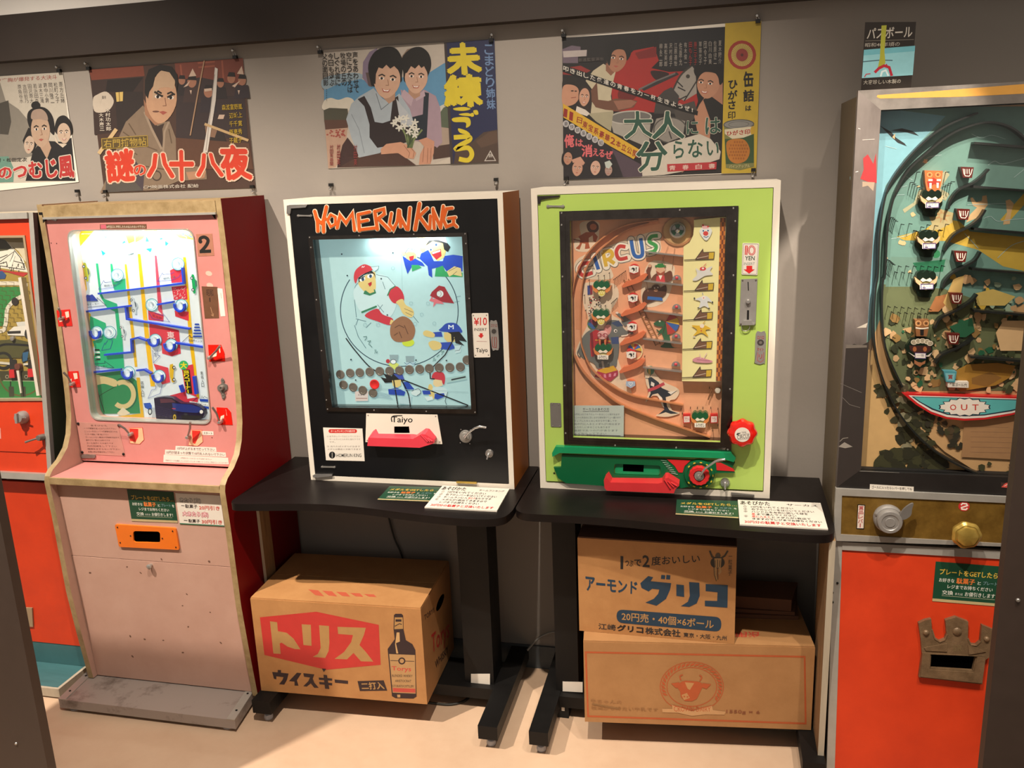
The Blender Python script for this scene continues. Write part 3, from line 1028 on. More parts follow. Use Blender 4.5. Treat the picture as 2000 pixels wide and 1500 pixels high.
# seesaw clown left column
A.poly([(460, 815), (490, 810), (495, 880), (462, 885)], '3c4a8c').poly([(480, 810), (500, 815), (500, 880), (482, 884)], '8a3040')
RND.seed(3)
for k in range(46):
    x, y = RND.uniform(470, 560), RND.uniform(900, 1060)
    A.ell(x, y, RND.uniform(4, 8), RND.uniform(4, 8), RND.choice(['26221e', 'e8e0d4', 'e8e0d4', '26221e', 'b03a34']), n=8)
A.ell(500, 1105, 40, 42, '4a7c4a').poly([(465, 1090), (500, 1062), (540, 1105), (520, 1125)], '7c3450').poly([(462, 1110), (480, 1090), (525, 1140), (500, 1148)], '3a62a0')
# elephant
GR, GD = '6b6f6c', '4b4f50'
A.poly([(395, 1290), (430, 1200), (490, 1150), (560, 1150), (640, 1160), (700, 1230), (700, 1330), (690, 1380), (670, 1440), (545, 1450), (510, 1410), (430, 1370), (395, 1330)], GR, 1)
A.line([(400, 1290), (385, 1330), (400, 1360), (412, 1345)], 6, GD, sm=1)
A.poly([(600, 1120), (640, 1080), (700, 1085), (730, 1130), (760, 1160), (800, 1165), (810, 1185), (750, 1195), (700, 1205), (660, 1240), (610, 1200)], GR, 1)
A.line([(735, 1110), (770, 1085), (740, 1060), (690, 1028)], [46, 36, 26, 18], GR)
A.ell(688, 1022, 12, 8, 'e8d8c8')
A.poly([(585, 1150), (600, 1118), (635, 1115), (645, 1150), (625, 1190), (600, 1190)], 'd0908a', 1)
A.poly([(640, 1100), (700, 1080), (735, 1120), (690, 1130)], '3a4a6a')
A.ell(676, 1160, 13, 13, 'e8e0d8').ell(678, 1162, 7, 7, '1c1c1c')
A.line([(720, 1200), (760, 1195), (790, 1180)], 10, 'e8dcc8')
A.poly([(485, 1175), (525, 1150), (610, 1180), (640, 1260), (640, 1330), (520, 1340), (490, 1360), (480, 1270)], 'b02c34')
A.poly([(480, 1180), (500, 1165), (515, 1350), (500, 1365)], '7c1c2a').line([(520, 1230), (640, 1240)], 8, 'd8a43c')
A.poly([(640, 1210), (700, 1205), (700, 1260), (650, 1260)], '3a4c7c')
A.poly(y2((515, 335), (545, 275), (665, 250), (695, 290), (695, 320), (640, 370)), 'a8324a')
A.poly(y2((530, 290), (580, 270), (660, 250), (690, 285), (600, 310)), 'd8a82c')
for k in range(4):
    A.poly(y2((545+40*k, 318-3*k), (562+40*k, 320-5*k), (570+36*k, 352-8*k), (552+36*k, 344-4*k)), 'd88aa0')
A.line(y2((575, 215), (585, 270)), 16, 'b8b4ac')
# bear with green hat, swinging bear
A.poly([(910, 700), (935, 650), (955, 660), (940, 710), (950, 760), (920, 765)], '6a3a26').ell(938, 662, 14, 12, 'd0a080')
A.poly([(950, 760), (990, 720), (1050, 720), (1090, 700), (1110, 720), (1100, 780), (960, 785)], '6a3a26', 1)
A.poly([(990, 740), (1050, 735), (1055, 785), (985, 785)], 'c43c40').poly([(1005, 735), (1035, 735), (1020, 770)], 'f0e4d4')
A.ell(1020, 695, 34, 36, 'd8a888').poly([(985, 700), (1020, 720), (1055, 700), (1045, 735), (1000, 735)], '9c4c34')
A.ell(1020, 665, 44, 12, '2c7c3a').poly([(990, 665), (1000, 645), (1040, 645), (1050, 665)], '2c7c3a')
A.poly([(880, 900), (900, 850), (960, 830), (1000, 840), (1060, 810), (1060, 880), (1000, 920), (920, 950), (890, 960)], '54301f', 1)
A.ell(985, 835, 34, 30, '54301f').ell(975, 832, 5, 5, 'e8e0d8').ell(1000, 828, 5, 5, 'e8e0d8').ell(985, 850, 16, 11, 'b08060')
A.poly([(922, 895), (1030, 905), (1040, 930), (918, 920)], '2c68b4')
for l in ([(905, 715), (925, 860)], [(1035, 590), (1060, 690)], [(1080, 510), (1030, 640)], [(1130, 520), (1110, 690)]):
    A.line(l, 3, 'a0765a')
# ladder
for dx in (0, 34):
    A.line([(740+dx, 770-dx*.2), (985+dx, 1275-dx*.4)], 8, '8a5c30')
for k in range(13):
    t = k/12
    A.line([(745+240*t, 785+480*t), (775+240*t, 778+478*t)], 7, '9c6a38')
# crocodile and umbrella
A.poly([(970, 1100), (1010, 1080), (1050, 1090), (1070, 1130), (1090, 1200), (1110, 1280), (1180, 1290), (1060, 1290), (1020, 1280), (1050, 1250), (1030, 1180), (1010, 1160), (1040, 1130), (1000, 1125), (975, 1115)], '2c5c3a', 1)
A.ell(1015, 1085, 8, 8, 'e8e0c8').line([(990, 1150), (1020, 1175), (1000, 1190)], 9, '2c5c3a')
for k, c in enumerate(('b03a34', 'd8b23a', '3560a8', 'b03a34')):
    a, b = -70+38*k, -70+38*(k+1)
    A.poly([(1060, 1090)]+[(1060+110*math.cos(math.radians(t))*.95, 1105+85*math.sin(math.radians(t))) for t in (a, (a+b)/2, b)], c)
A.line([(1060, 1090), (1040, 1180)], 5, '3a2c20')
# beach ball, seal
for k, c in enumerate(('c8403a', '3a68b0', 'd8b03a', 'c8403a', '3a68b0', 'd8b03a')):
    A.poly([(820, 1305)]+[(820+58*math.cos(math.radians(t)), 1315+58*math.sin(math.radians(t))) for t in range(180+30*k, 211+30*k, 10)], c)
A.ring(822, 1315, 58, 62, 9, 'e8d8a0', a0=-100, a1=100)
SB = '26303c'
A.poly(y2((900, 270), (950, 250), (975, 300), (1040, 370), (1160, 430), (1140, 500), (1090, 520), (1110, 590), (1170, 610), (1080, 640), (985, 630), (1050, 590), (1030, 500), (960, 480), (905, 530), (930, 450), (910, 380)), PALE, 1)
A.ell(945, 1176.5+285, 28, 34, '4a8064').poly(y2((925, 260), (945, 252), (945, 318), (928, 312)), 'c8a84c')
A.poly(y2((925, 345), (950, 335), (1005, 375), (1030, 420), (1100, 450), (1150, 440), (1095, 480), (1060, 490), (1070, 560), (1090, 590), (1160, 615), (1100, 618), (1060, 605), (1000, 625), (1050, 585), (1035, 500), (1000, 460), (960, 470), (918, 522), (945, 460), (935, 400)), SB)
A.poly(y2((950, 370), (975, 385), (970, 410), (945, 400)), 'e8e0d4').poly(y2((990, 470), (1030, 490), (1048, 570), (1035, 560), (1010, 500)), 'e8e0d4')
A.poly(y2((1075, 450), (1140, 442), (1100, 470)), 'e8e0d4').line(y2((925, 440), (980, 420), (1050, 385)), 24, 'c04a54')
A.line(y2((905, 345), (930, 348)), 5, SB).line(y2((945, 318), (935, 345)), 4, SB)
# brown and gold disc behind the wheel
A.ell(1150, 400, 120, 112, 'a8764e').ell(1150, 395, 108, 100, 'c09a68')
A.build('playfield', circ)
pf = circ.children[-1]
# clear tracks: curved walls standing on the board
RAIL = mk('track_plastic', 'c88458', .25, var=.2)


def rail(name, F, pts, w, h, mat, par, T, sm=1, h0=0.0):
    pts = F.many(pts, T)
    L, R_ = strip(smooth(pts, False, 5) if sm else pts, w)
    return plate(name, F, L+R_[::-1], mat, par, h0, h)


rail('track', FKA, [(1000, 312), (780, 345), (610, 425), (480, 545), (390, 700), (352, 860), (346, 1050), (352, 1250)]+y2((372, 180), (440, 300), (560, 420), (720, 540), (960, 640), (1180, 715), (1400, 790)), .0035, .014, RAIL, circ, KT)
rail('track', FKA, [(930, 335), (740, 400), (580, 520), (470, 650), (425, 800), (412, 1000), (414, 1200)]+y2((430, 120), (500, 270), (640, 390), (800, 470), (1000, 510), (1195, 545)), .0035, .014, RAIL, circ, KT)
for p, q in (((905, 552), (1196, 584)), ((898, 772), (1192, 806)), ((896, 998), (1190, 1036)), ((890, 1212), (1184, 1250)), ((890, 1430), (1184, 1464))):
    rail('shelf', FKA, [p, q], .0032, .02, M['steel'], circ, KT, 0)
for x, y in ((1145, 752), (1143, 974), (1140, 1198), (1138, 1412)):
    c = FKA.px((x, y+16), KT)
    o = plate('lamp_dome', FKA, [(c[0]+.0115*math.cos(t), c[1]+.0125*math.sin(t)) for t in [math.pi*i/14 for i in range(15)]], M['alloy'], circ, 0, .008, bev=.001)
    lathe('lamp', FKA, FKA.px((x, y), KT), [(.0042, .008), (.004, .0105), (.002, .012), (0, .0124)], M['rose_plastic'], o, 14)
# orange ramps and printed cups
for k, (x, y) in enumerate(((820, 685), (812, 905), (805, 1125), (800, 1337))):
    rp = plate('ramp', FKA, FKA.many([(x-95, y+130), (x-60, y+95), (x-20, y+85), (x+85, y+32), (x+105, y+45), (x+80, y+78), (x+40, y+100), (x-80, y+140)], KT), M['orange_rail'], circ, 0, .016, bev=.0015)
    cp = lathe('cup', FKA, FKA.px((x, y), KT), [(.0135, 0), (.0135, .012), (.0125, .015), (0, .015)], M['red_plastic'], circ, 20, sx=1.05, label='small red cup with white printed badge')
    A = Art(FKA, KT, .0153)
    A.poly([(x-38, y-22), (x, y-30), (x+38, y-22), (x+34, y+20), (x, y+32), (x-34, y+20)], 'f0e8dc')
    A.poly([(x-26, y+4), (x-10, y-14), (x+6, y-10), (x+8, y+8), (x-6, y+18), (x-4, y+4), (x-14, y-2)], '181818').line([(x+18, y-16), (x+17, y+4)], 7, '181818').ell(x+17, y+13, 4, 4, '181818')
    A.build('badge', cp)


def tulip(F, T, x, y, s, par, petals='green_plastic', body='d8c83c', plate_text=None, wing='e08a4a'):
    """plastic catcher flower: lobed top, winged bowl below"""
    P = lambda pts: F.many([(x+s*a, y+s*b) for a, b in pts], T)
    o = plate('catcher_bowl', F, P(smooth([(-48, -5), (-30, 30), (-20, 52), (0, 62), (20, 52), (30, 30), (48, -5), (0, -12)], True, 4)), M['cream_plastic'], par, 0, .017, bev=.002)
    plate('petals', F, P(smooth([(-55, -10), (-60, -40), (-40, -58), (-20, -48), (0, -62), (20, -48), (40, -58), (60, -40), (55, -10), (0, 8)], True, 4)), M[petals], o, 0, .02, bev=.002)
    wg = mk('wing_'+wing, wing, .35) if 'wing_'+wing not in M else M['wing_'+wing]
    for m in (-1, 1):
        plate('wing', F, P([(m*30, 6), (m*74, -22), (m*64, 14), (m*40, 34), (m*26, 24)]), wg, o, 0, .019, bev=.001)
    A = Art(F, T, .0205)
    Q = lambda pts: [(x+s*a, y+s*b) for a, b in pts]
    A.poly(Q([(-38, -2), (-22, -16), (0, -4), (22, -16), (38, -2), (24, 10), (0, 4), (-24, 10)]), 'efe6d0')
    if body:
        A.h = .0172
        A.poly(Q([(-28, 14), (0, 8), (28, 14), (20, 46), (0, 54), (-20, 46)]), body)
        for k in range(3):
            A.line(Q([(-18+14*k, 44), (-6+14*k, 18)]), s*5, 'f4ecc8')  # pale highlights painted onto the yellow bowl
    if plate_text is not None:
        A.h = .0215
        A.poly(Q([(-42, 22), (42, 24), (41, 58), (-41, 56)]), 'efe8dc')
        if plate_text:
            A.text(plate_text, Q([(-33, 28), (34, 30), (33, 52), (-33, 50)]), '1c1814', .04)
    A.build('print', o)  # drawn shapes plus the painted bowl highlights
    return o


tulip(FKA, KT, 575, 830, 1, circ)
tulip(FKA, KT, 570, 1048, 1, circ)
tulip(FKA, KT, 586, 1310, 1, circ, plate_text='ふりだし', body=None)
tulip(FKA, KT, 1324, 650+1176.5, 1, circ, plate_text='ふりだし', body=None)
# pink owl head over the elephant
o = lathe('catcher_bowl', FKA, FKA.px((580, 1190), KT), [(.012, 0), (.012, .013), (.01, .016), (0, .0165)], mk('owl_pink', 'd8a8a4', .35), circ, 20, sx=1.25)
A = Art(FKA, KT, .0168)
for m in (-1, 1):
    A.ring(580+m*22, 1186, 16, 14, 4, 'a83a48', n=14)
A.text('50', (560, 1178, 600, 1196), 'a83a48', .03)
A.build('print', o)
for m in (-1, 1):
    plate('claw', FKA, FKA.many([(580+m*30, 1215), (580+m*12, 1215), (580+m*14, 1262), (580+m*26, 1262)], KT), M['orange_rail'], o, 0, .014, bev=.001)
o = lathe('catcher_bowl', FKA, FKA.px((795, 384+1176.5), KT), [(.0125, 0), (.0125, .01), (.011, .013), (0, .013)], M['orange_rail'], circ, 20, sx=1.05)
A = Art(FKA, KT, .0132)
A.poly(y2((760, 362), (828, 362), (830, 395), (795, 415), (758, 395)), 'a8bcd4').text('♡', (778, 1545, 812, 1575), 'f0f0f4', .02)
A.build('print', o)
for x in (1222, 1430):
    o = plate('side_badge', FKA, FKA.many(y2((x-28, 615), (x+28, 613), (x+28, 680), (x-28, 682)), KT), M['red_plastic'], circ, 0, .013)
    A = Art(FKA, KT, .0133)
    A.poly(y2((x-22, 630), (x+22, 628), (x+22, 674), (x-22, 676)), 'e8d4cc').text('アウト', y2((x-16, 636), (x+16, 634), (x+16, 668), (x-16, 670)), 'a02c30', .02)
    A.build('print', o)
# nails
NPTS = [(500, 645+10), (545, 735), (590, 735), (630, 715), (475, 770), (440, 885), (480, 905), (560, 910), (600, 965), (565, 965), (480, 1040), (485, 1000), (450, 1000)]
NPTS += [(665+11*k, 765-8*k) for k in range(9)]+[(648+10*k, 945-9*k) for k in range(5)]
NPTS += y2((1250, 567), (1303, 567), (1345, 567), (1405, 567), (1460, 575), (1180, 580), (1190, 610), (1460, 700), (1420, 740), (900, 175), (1395, 415))
for p in NPTS:
    c = FKA.px(p, KT)
    tube('nail', [FKA.w(c, -.001), FKA.w(c, .018)], .0009, M['black_steel'], pf, 6)
# spinning wheel
c = FKA.px((1152, 388), KT)
whl = lathe('wheel', FKA, c, [(.0205, 0), (.0205, .016), (.017, .018), (.0155, .016), (.0155, .006), (0, .006)], M['steel'], circ, 32, label='green and chrome wheel in the corner')
lathe('hub', FKA, c, [(.006, .006), (.006, .018), (.003, .021), (0, .021)], M['chrome'], whl, 18)
for k in range(3):
    t = math.radians(90+120*k)
    d, n_ = (math.cos(t), math.sin(t)), (-math.sin(t), math.cos(t))
    plate('vane', FKA, [(c[0]+d[0]*a+n_[0]*b, c[1]+d[1]*a+n_[1]*b) for a, b in ((.004, -.003), (.015, -.008), (.0155, 0), (.015, .008), (.004, .003))], M['green_plastic'], whl, .006, .013, bev=.001)
# striker arm at lower right
tube('striker', [FKA.w(FKA.px(p, KT), .01) for p in y2((1415, 420), (1385, 505))], [.0024, .0018], mk('striker_brown', '7a5236', .5), circ)
lathe('button', FKA, FKA.px((1458, 435+1176.5), KT), [(.008, 0), (.008, .012), (.006, .015), (0, .0155)], M['white_board'], circ, 18)
# raised yellow panel with five pockets
FY = FKA.off(.026)
yo = [(1275, 312), (1475, 292), (1522, 290)]+y2((1478, 376), (1184, 370))+[(1196, 520), (1240, 490), (1270, 430), (1276, 370)]
yp = plate('score_panel', FY, FY.many(yo, KT), M['cream_plastic'], circ, -.024, 0, label='raised yellow panel with five pockets')
A = Art(FY, KT, .0002)
for r_ in range(37):
    for k in range(3):
        t = (r_)/37
        x = 1477-32*t+k*14
        y = 296+(1374+170-296)*t
        A.poly([(x, y), (x+14, y-.5), (x+13.4, y+34), (x-.6, y+34)], 'c8742a' if (r_+k) % 2 else '7a3c1c')
for k, (x, y) in enumerate(((1345, 530), (1340, 768), (1332, 990), (1328, 1213), (1325, 1430))):
    x0 = 1200-k*4
    A.poly([(x0, y+86), (x-60, y+82), (x, y), (x+5, y+28), (x+90, y+24), (x+85, y+82), (x-55, y+88), (x0, y+92)], '38281c')
    A.poly([(x-52, y+78), (x-2, y+14), (x+2, y+34), (x+44, y+32), (x+42, y+80)], '6e4c34')
    A.line([(x-45, y+76), (x+42, y+56)], 4, 'c8b8a8')
    A.poly([(x+46, y+32), (x+85, y+30), (x+80, y+78), (x+44, y+80)], 'c8a82c')
# little clowns beside the pockets
A.poly([(1318, 400), (1365, 358), (1415, 395), (1370, 470)], 'd8dcd8', 1).ell(1366, 415, 20, 18, 'c83c38').poly([(1335, 355), (1345, 380), (1392, 378), (1370, 352)], 'd8a8a8').ell(1345, 352, 8, 8, 'c83c38').ell(1384, 362, 7, 7, 'c83c38').ell(1348, 395, 6, 7, '3a5a8c').ell(1384, 393, 6, 7, '3a5a8c').line([(1350, 438), (1370, 445), (1388, 436)], 5, '3a5a8c')
A.poly([(1265, 770), (1300, 730), (1290, 680), (1330, 700), (1415, 665), (1400, 700), (1420, 730), (1360, 740), (1300, 775)], 'd0d0cc', 1).ell(1345, 685, 24, 15, 'c83c48').line([(1350, 665), (1370, 645)], 4, 'c83c48').ell(1345, 682, 9, 7, 'e8d8d0')
A.poly([(1330, 900), (1375, 895), (1415, 940), (1380, 935), (1390, 985), (1355, 970), (1315, 985), (1325, 935), (1285, 920)], 'd4d8d8', 1).ell(1350, 905, 16, 16, 'e8e0d8').ell(1350, 908, 4, 4, 'c83c38').ell(1280, 912, 6, 8, '38383c').ell(1418, 942, 6, 8, '38383c').ell(1310, 985, 8, 5, '38383c').ell(1392, 988, 8, 5, '38383c').line([(1345, 885), (1340, 868)], 5, '8090b0')
A.poly([(1310, 1120), (1360, 1118), (1405, 1145), (1365, 1155), (1385, 1205), (1335, 1175), (1270, 1200), (1300, 1155), (1258, 1120)], 'd8b028', 1).ell(1338, 1122, 17, 16, 'e8dccc').ell(1330, 1140, 4, 4, 'c83c38').ell(1332, 1160, 5, 5, 'b83030').line([(1345, 1105), (1362, 1085)], 5, 'c09020').ell(1278, 1205, 10, 6, 'c8c0b4')
A.poly([(1265, 1380), (1310, 1360), (1370, 1375), (1420, 1392), (1390, 1405), (1290, 1400)], 'c88a98', 1).line([(1330, 1372), (1320, 1335)], 6, 'd4b8b8').line([(1350, 1372), (1375, 1330)], 6, 'd4b8b8').line([(1300, 1380), (1400, 1390)], 4, '9c5c70')
A.build('print', yp)
# printed instruction card behind glass
ic = plate('instruction_card', FKA, FKA.many(y2((350, 545), (745, 545), (742, 795), (346, 790)), KT), mk('card_blue', 'bcc8c2', .5, var=.05), circ, .016, .017, label='pale blue printed instruction card')
A = Art(FKA, KT, .0172)
A.text('サーカスのあそび方', y2((430, 562), (632, 562), (632, 584), (430, 584)), '40444a', .01).line(y2((432, 590), (632, 590)), 3, '40444a')
for k, (s_, x1) in enumerate((('10円を入れて右下のレバーをはじくと球が出ます', 712), ('ハンドルを左右に回しながら球を受けて上へ運びます', 720), ('カップに入るとはじめからやり直しです', 690), ('右の穴に入るとメダルが1枚出ます', 716), ('ふりだしに戻ることもあります', 640), ('全部で五つの穴があります', 700), ('よくねらって下さい', 610))):
    y = 604+24.5*k
    A.text(s_, y2((366, y), (x1, y), (x1, y+15), (366, y+15)), '7c868a')
A.line(y2((462, 768), (718, 776)), 5, '34383a')
A.build('lettering', ic)
plate('window_glass', FK, ki, M['glass'], circ, -.006, -.003)
# door furniture
pp = plate('price_plate', FK, rquad(FK.many([(1648, 488), (1776, 490), (1762, 735), (1640, 730)], KT), .003), M['paper'], circ, 0, .002, label='white plate with red price')
A = Art(FK, KT, .0022)
A.line(rquad([(1655, 494), (1769, 496), (1756, 729), (1647, 724)], 10), 3, '8a8078', closed=True)
A.line([(1678, 508), (1675, 578)], 20, 'c02a24').line(ell(1718, 544, 23, 32, 20), 13, 'c02a24', closed=True)
A.line([(1678, 512), (1675, 575)], 4, 'e8d8d0').line(ell(1718, 544, 23, 32, 20), 3, 'e8d8d0', closed=True)
A.text('YEN', [(1668, 588), (1742, 588), (1740, 620), (1666, 620)], '2c4a3c', .02)
A.text('INSERT', [(1660, 636), (1742, 636), (1740, 656), (1658, 656)], '8a9088', .0)
A.rect(1678, 662, 1722, 692, 'd01c1c').poly([(1656, 690), (1742, 690), (1698, 722)], 'd01c1c')
A.build('lettering', pp)
cs = plate('coin_slot_plate', FK, FK.many([(1637, 765), (1762, 760), (1748, 1110), (1622, 1115)], KT), M['alloy'], circ, 0, .003, bev=.0008, label='grey metal coin plate')
A = Art(FK, KT, .0032)
A.line([(1690, 785), (1693, 852)], 8, '141210').poly([(1682, 1002), (1698, 1002), (1697, 1075), (1680, 1075)], '0c0a0a')
A.build('slot', cs)
lathe('push_button', FK, FK.px((1690, 935), KT), [(.006, .003), (.006, .008), (.0045, .011), (0, .0115)], M['chrome'], cs, 18)
plate('coin_lip', FK, FK.many([(1655, 1078), (1715, 1076), (1722, 1098), (1742, 1100), (1740, 1112), (1640, 1114), (1642, 1100)], KT), M['alloy'], cs, .003, .010, bev=.001)
tube('return_loop', [FK.w(FK.px(p, KT), .006) for p in smooth([(1640, 1115), (1645, 1150), (1675, 1160), (1700, 1140), (1702, 1110)], False, 4)], .0012, M['steel'], cs, 8)
for p in ((1648, 772), (1750, 770), (1635, 1104), (1738, 1104)):
    screw(FK, p, .0022, cs, KT, mat='steel_worn', h=.003)
rp2 = plate('return_plate', FK, FK.many(smooth([(1750, 1182), (1790, 1170), (1826, 1182), (1820, 1400), (1812, 1408), (1780, 1418), (1740, 1405), (1742, 1390)], True, 3), KT), M['alloy'], circ, 0, .002)
A = Art(FK, KT, .0022)
A.text('ロハロ', (1762, 1200, 1812, 1224), '9c2a2c', .02).ell(1786, 1250, 26, 24, '3a3432').ell(1786, 1250, 12, 11, '6a6460')
A.text('マイト', (1760, 1290, 1810, 1316), '9c2a2c', .02).line([(1765, 1325), (1760, 1385), (1785, 1400), (1806, 1385), (1810, 1325)], 6, '9c5c58').text('リ', (1772, 1340, 1798, 1375), '9c2a2c', .02)
A.build('lettering', rp2)
lp = plate('small_plate', FK, rquad(FK.many(y2((174, 535), (257, 538), (262, 722), (180, 720)), KT), .004), M['grey_plastic'], circ, 0, .0015, label='small blank grey plate')
for p in y2((192, 545), (240, 547), (196, 712), (248, 714)):
    screw(FK, p, .0016, lp, KT, h=.0015)
handle_bar(FK, (158, 207), (274, 207), .0042, circ, KT)
plate('hinge_bracket', FK, FK.many([(78, 128), (252, 122), (240, 138), (150, 150), (104, 160), (100, 188), (80, 188)], KT), M['chrome_dark'], circ, 0, .004, bev=.001)
# red knob
FKN = FK
c = (FK.px((1449, 838))[0], FK.px((1449, 838))[1])
kn = lathe('knob', FK, c, [(.012, 0), (.012, .02), (.033, .022), (.037, .030), (.037, .038), (.032, .047), (.024, .050), (0, .050)], M['red_shiny'], circ, 56, lob=8, amp=.05, label='shiny red lobed knob')
lathe('knob_badge', FK, c, [(.0195, .050), (.0195, .0508), (0, .0508)], M['paper'], kn, 32)
A = Art(FK.off(.0509), KB, .0)
A.text('CIRCUS', [(1606, 786), (1700, 776), (1702, 806), (1608, 816)], '3a3a3a', .01)
A.text('下がる', [(1640, 758), (1675, 754), (1676, 770), (1641, 774)], '2a2a2a', .02).line([(1605, 784), (1700, 772)], 2, '3a3a3a').line([(1608, 820), (1702, 810)], 2, '3a3a3a')
A.poly([(1600, 778), (1616, 762), (1616, 770), (1632, 764), (1632, 770), (1616, 778), (1616, 786)], '2a2a2a')
A.build('badge_print', kn)
# green payout housing
gb = plate('payout_housing', FK, FK.many([(268, 925), (700, 945), (1060, 958), (1590, 985), (1565, 1030), (1590, 1062), (1440, 1065), (1420, 1130), (1370, 1170), (1310, 1180), (1240, 1170), (1180, 1180), (610, 1165), (300, 1142), (240, 1105), (206, 1022), (262, 1020)], KB), M['green_plastic'], circ, 0, .010, holes=[rquad(FK.many([(670, 994), (1022, 1008), (1018, 1092), (665, 1080)], KB), .008)], label='green plastic payout housing')
bm = bmesh.new()
bplate(bm, FK, rquad(FK.many([(675, 998), (1018, 1012), (1014, 1088), (670, 1076)], KB), .007), (), .001, .0025)
fin(bm, 'recess_floor', M['green_light'], gb)
bm = bmesh.new()
bplate(bm, FK, FK.many([(735, 995), (893, 1002), (890, 1062), (733, 1056)], KB), (), .0026, .003)
fin(bm, 'payout_hole', M['hole'], gb)
plate('top_rail', FK, FK.many([(222, 858), (1560, 905), (1596, 942), (1580, 975), (1490, 945), (255, 905), (200, 935), (198, 905)], KB), M['green_light'], gb, .0, .018, bev=.003)
plate('red_inlay', FK, FK.many([(1070, 958), (1250, 968), (1205, 1010), (1190, 1060), (1160, 1058), (1130, 1010)], KB), M['red_plastic'], gb, .0095, .0115, bev=.0008)
plate('red_inlay', FK, FK.many([(1445, 985), (1480, 985), (1575, 1030), (1588, 1050), (1450, 1042)], KB), M['red_plastic'], gb, .0095, .0115, bev=.0008)
for k in range(7):
    a, b = FK.px((1025+13*k, 968+16*k), KB), FK.px((1068+14*k, 974+17*k), KB)
    tube('housing_rib', [FK.w(a, .0105), FK.w(b, .0105)], .0012, M['green_plastic'], gb, 6)
c = FK.px((1318, 1072), KB)
dl = lathe('dial', FK, c, [(.0405, .0), (.0405, .014), (.039, .017), (.033, .018), (.031, .016), (.0, .016)], M['green_plastic'], circ, 48, label='green dial with red ring and chrome lever')
lathe('dial_ring', FK, c, [(.027, .016), (.027, .026), (.025, .029), (.016, .029), (.014, .026), (.014, .016)], M['red_plastic'], dl, 48, lob=14, amp=.03)
lathe('dial_hub', FK, c, [(.0135, .016), (.0135, .027), (.012, .030), (.006, .030), (.005, .036), (0, .037)], M['steel'], dl, 30)
A = Art(FK, (0, 0, 1), .0185)
for k in range(11):
    t = math.radians(-140+28*k)
    d, n_ = (math.cos(t), math.sin(t)), (-math.sin(t), math.cos(t))
    q = [FK.w((c[0]+d[0]*a+n_[0]*b, c[1]+d[1]*a+n_[1]*b), .0186) for a, b in ((.0343, -.003), (.0375, -.003), (.0375, .003), (.0343, .003))]
    i0 = len(A.v)
    A.v += q
    A.f.append([i0, i0+1, i0+2, i0+3])
    A.c += [lin('d8c02c')]*4
A.build('dial_marks', dl)
tube('dial_lever', [FK.w(c, .034), lift(FK, (1360, 1040), KB, .040), lift(FK, (1440, 985), KB, .046), lift(FK, (1470, 975), KB, .047), lift(FK, (1515, 970), KB, .047)], [.003, .003, .0032, .0038, .0034], M['chrome'], dl)
bm = bmesh.new()
back = FK.many([(612, 1150), (605, 1075), (628, 1052), (655, 1100), (1010, 1104), (1035, 1100), (1060, 1062), (1082, 1060), (1168, 1115), (1168, 1130), (1140, 1155), (1130, 1185), (620, 1165)], KB)
frontp = FK.many([(605, 1150), (600, 1092), (622, 1072), (650, 1108), (1010, 1116), (1042, 1108), (1062, 1078), (1085, 1072), (1168, 1120), (1168, 1132), (1140, 1158), (1128, 1190), (622, 1170)], KB)
lo = [bm.verts.new(FK.w(p, .01)) for p in back]
hi = [bm.verts.new(FK.w((p[0], p[1]+.001), .042)) for p in frontp]
bm.faces.new(hi)
bm.faces.new(lo[::-1])
for i in range(len(lo)):
    j = (i+1) % len(lo)
    bm.faces.new((lo[i], lo[j], hi[j], hi[i]))
tr = fin(bm, 'tray', mk('red_tray', 'c83034', .35), circ, 'red plastic tray', .0018)
for k in range(3):
    a, b = FK.px((1058+24*k, 1085+10*k), KB), FK.px((1102+24*k, 1150-10*k), KB)
    tube('tray_rib', [FK.w(a, .043), FK.w(b, .0435)], .0022, M['red_tray'], tr, 8)
lock(FK, (1514, 1145), .0135, circ, KB, (0, -1))
plate('latch', FK, FK.many([(1560, 1220), (1738, 1238), (1738, 1246), (1560, 1236)], KB), M['grey_plastic'], circ, 0, .004)
A = Art(FK, (0, 0, 1), .0003)
screw(FK, (205, 1074), .0024, circ, KB, mat='black_steel')
# ================================================================== pink driving game
P1, P2, PL = (60, 380, 3.75), (60, 700, 3.75), (0, 960, 1556/560)
N1, N2 = (130, 430, 1957/300), (130, 640, 1962/340)
PXL, PXR = -1.312, -.71
pink = thing('coin_game', 'tall pink driving coin game with red side and backlit yellow and green road picture', 'game machine', (-1.02, -.25, 0))
prof = [(-.012, 1.535), (-.256, 1.535), (-.254, 1.40), (-.255, 1.24), (-.262, 1.08), (-.270, .96), (-.278, .895), (-.293, .843), (-.315, .806), (-.35, .778), (-.388, .76), (-.404, .745), (-.409, .728),
        (-.408, .70), (-.404, .62), (-.400, .366), (-.388, .22), (-.370, .045), (-.012, .045)]
for x0, sd in ((PXL, -1), (PXR-.018, 1)):
    fs = Face((x0, 0, 0), (0, 1, 0), (0, 0, 1))
    plate('side_panel', fs, prof, [M['cream_edge'], M['red_paint'], M['pink_low']], pink, 0, .018,
          fmat=lambda f, sd=sd: 1 if f.normal.x*sd > .9 else 2 if f.normal.x*sd < -.9 else 0, sharp=25)
xi, xj = PXL+.018, PXR-.018
box('top_panel', xi, xj, -.25, -.012, 1.512, 1.532, M['cream_edge'], pink, .001)
box('top_strip', xi, xj, -.258, -.25, 1.498, 1.53, M['cream_edge'], pink, .002, label='pale wooden strip over the door')
box('edge_strip', xi, xj, -.262, -.25, 1.492, 1.498, M['aluminium'], pink, .001)
box('back_panel', xi, xj, -.024, -.012, .05, 1.512, M['red_paint'], pink, 0)
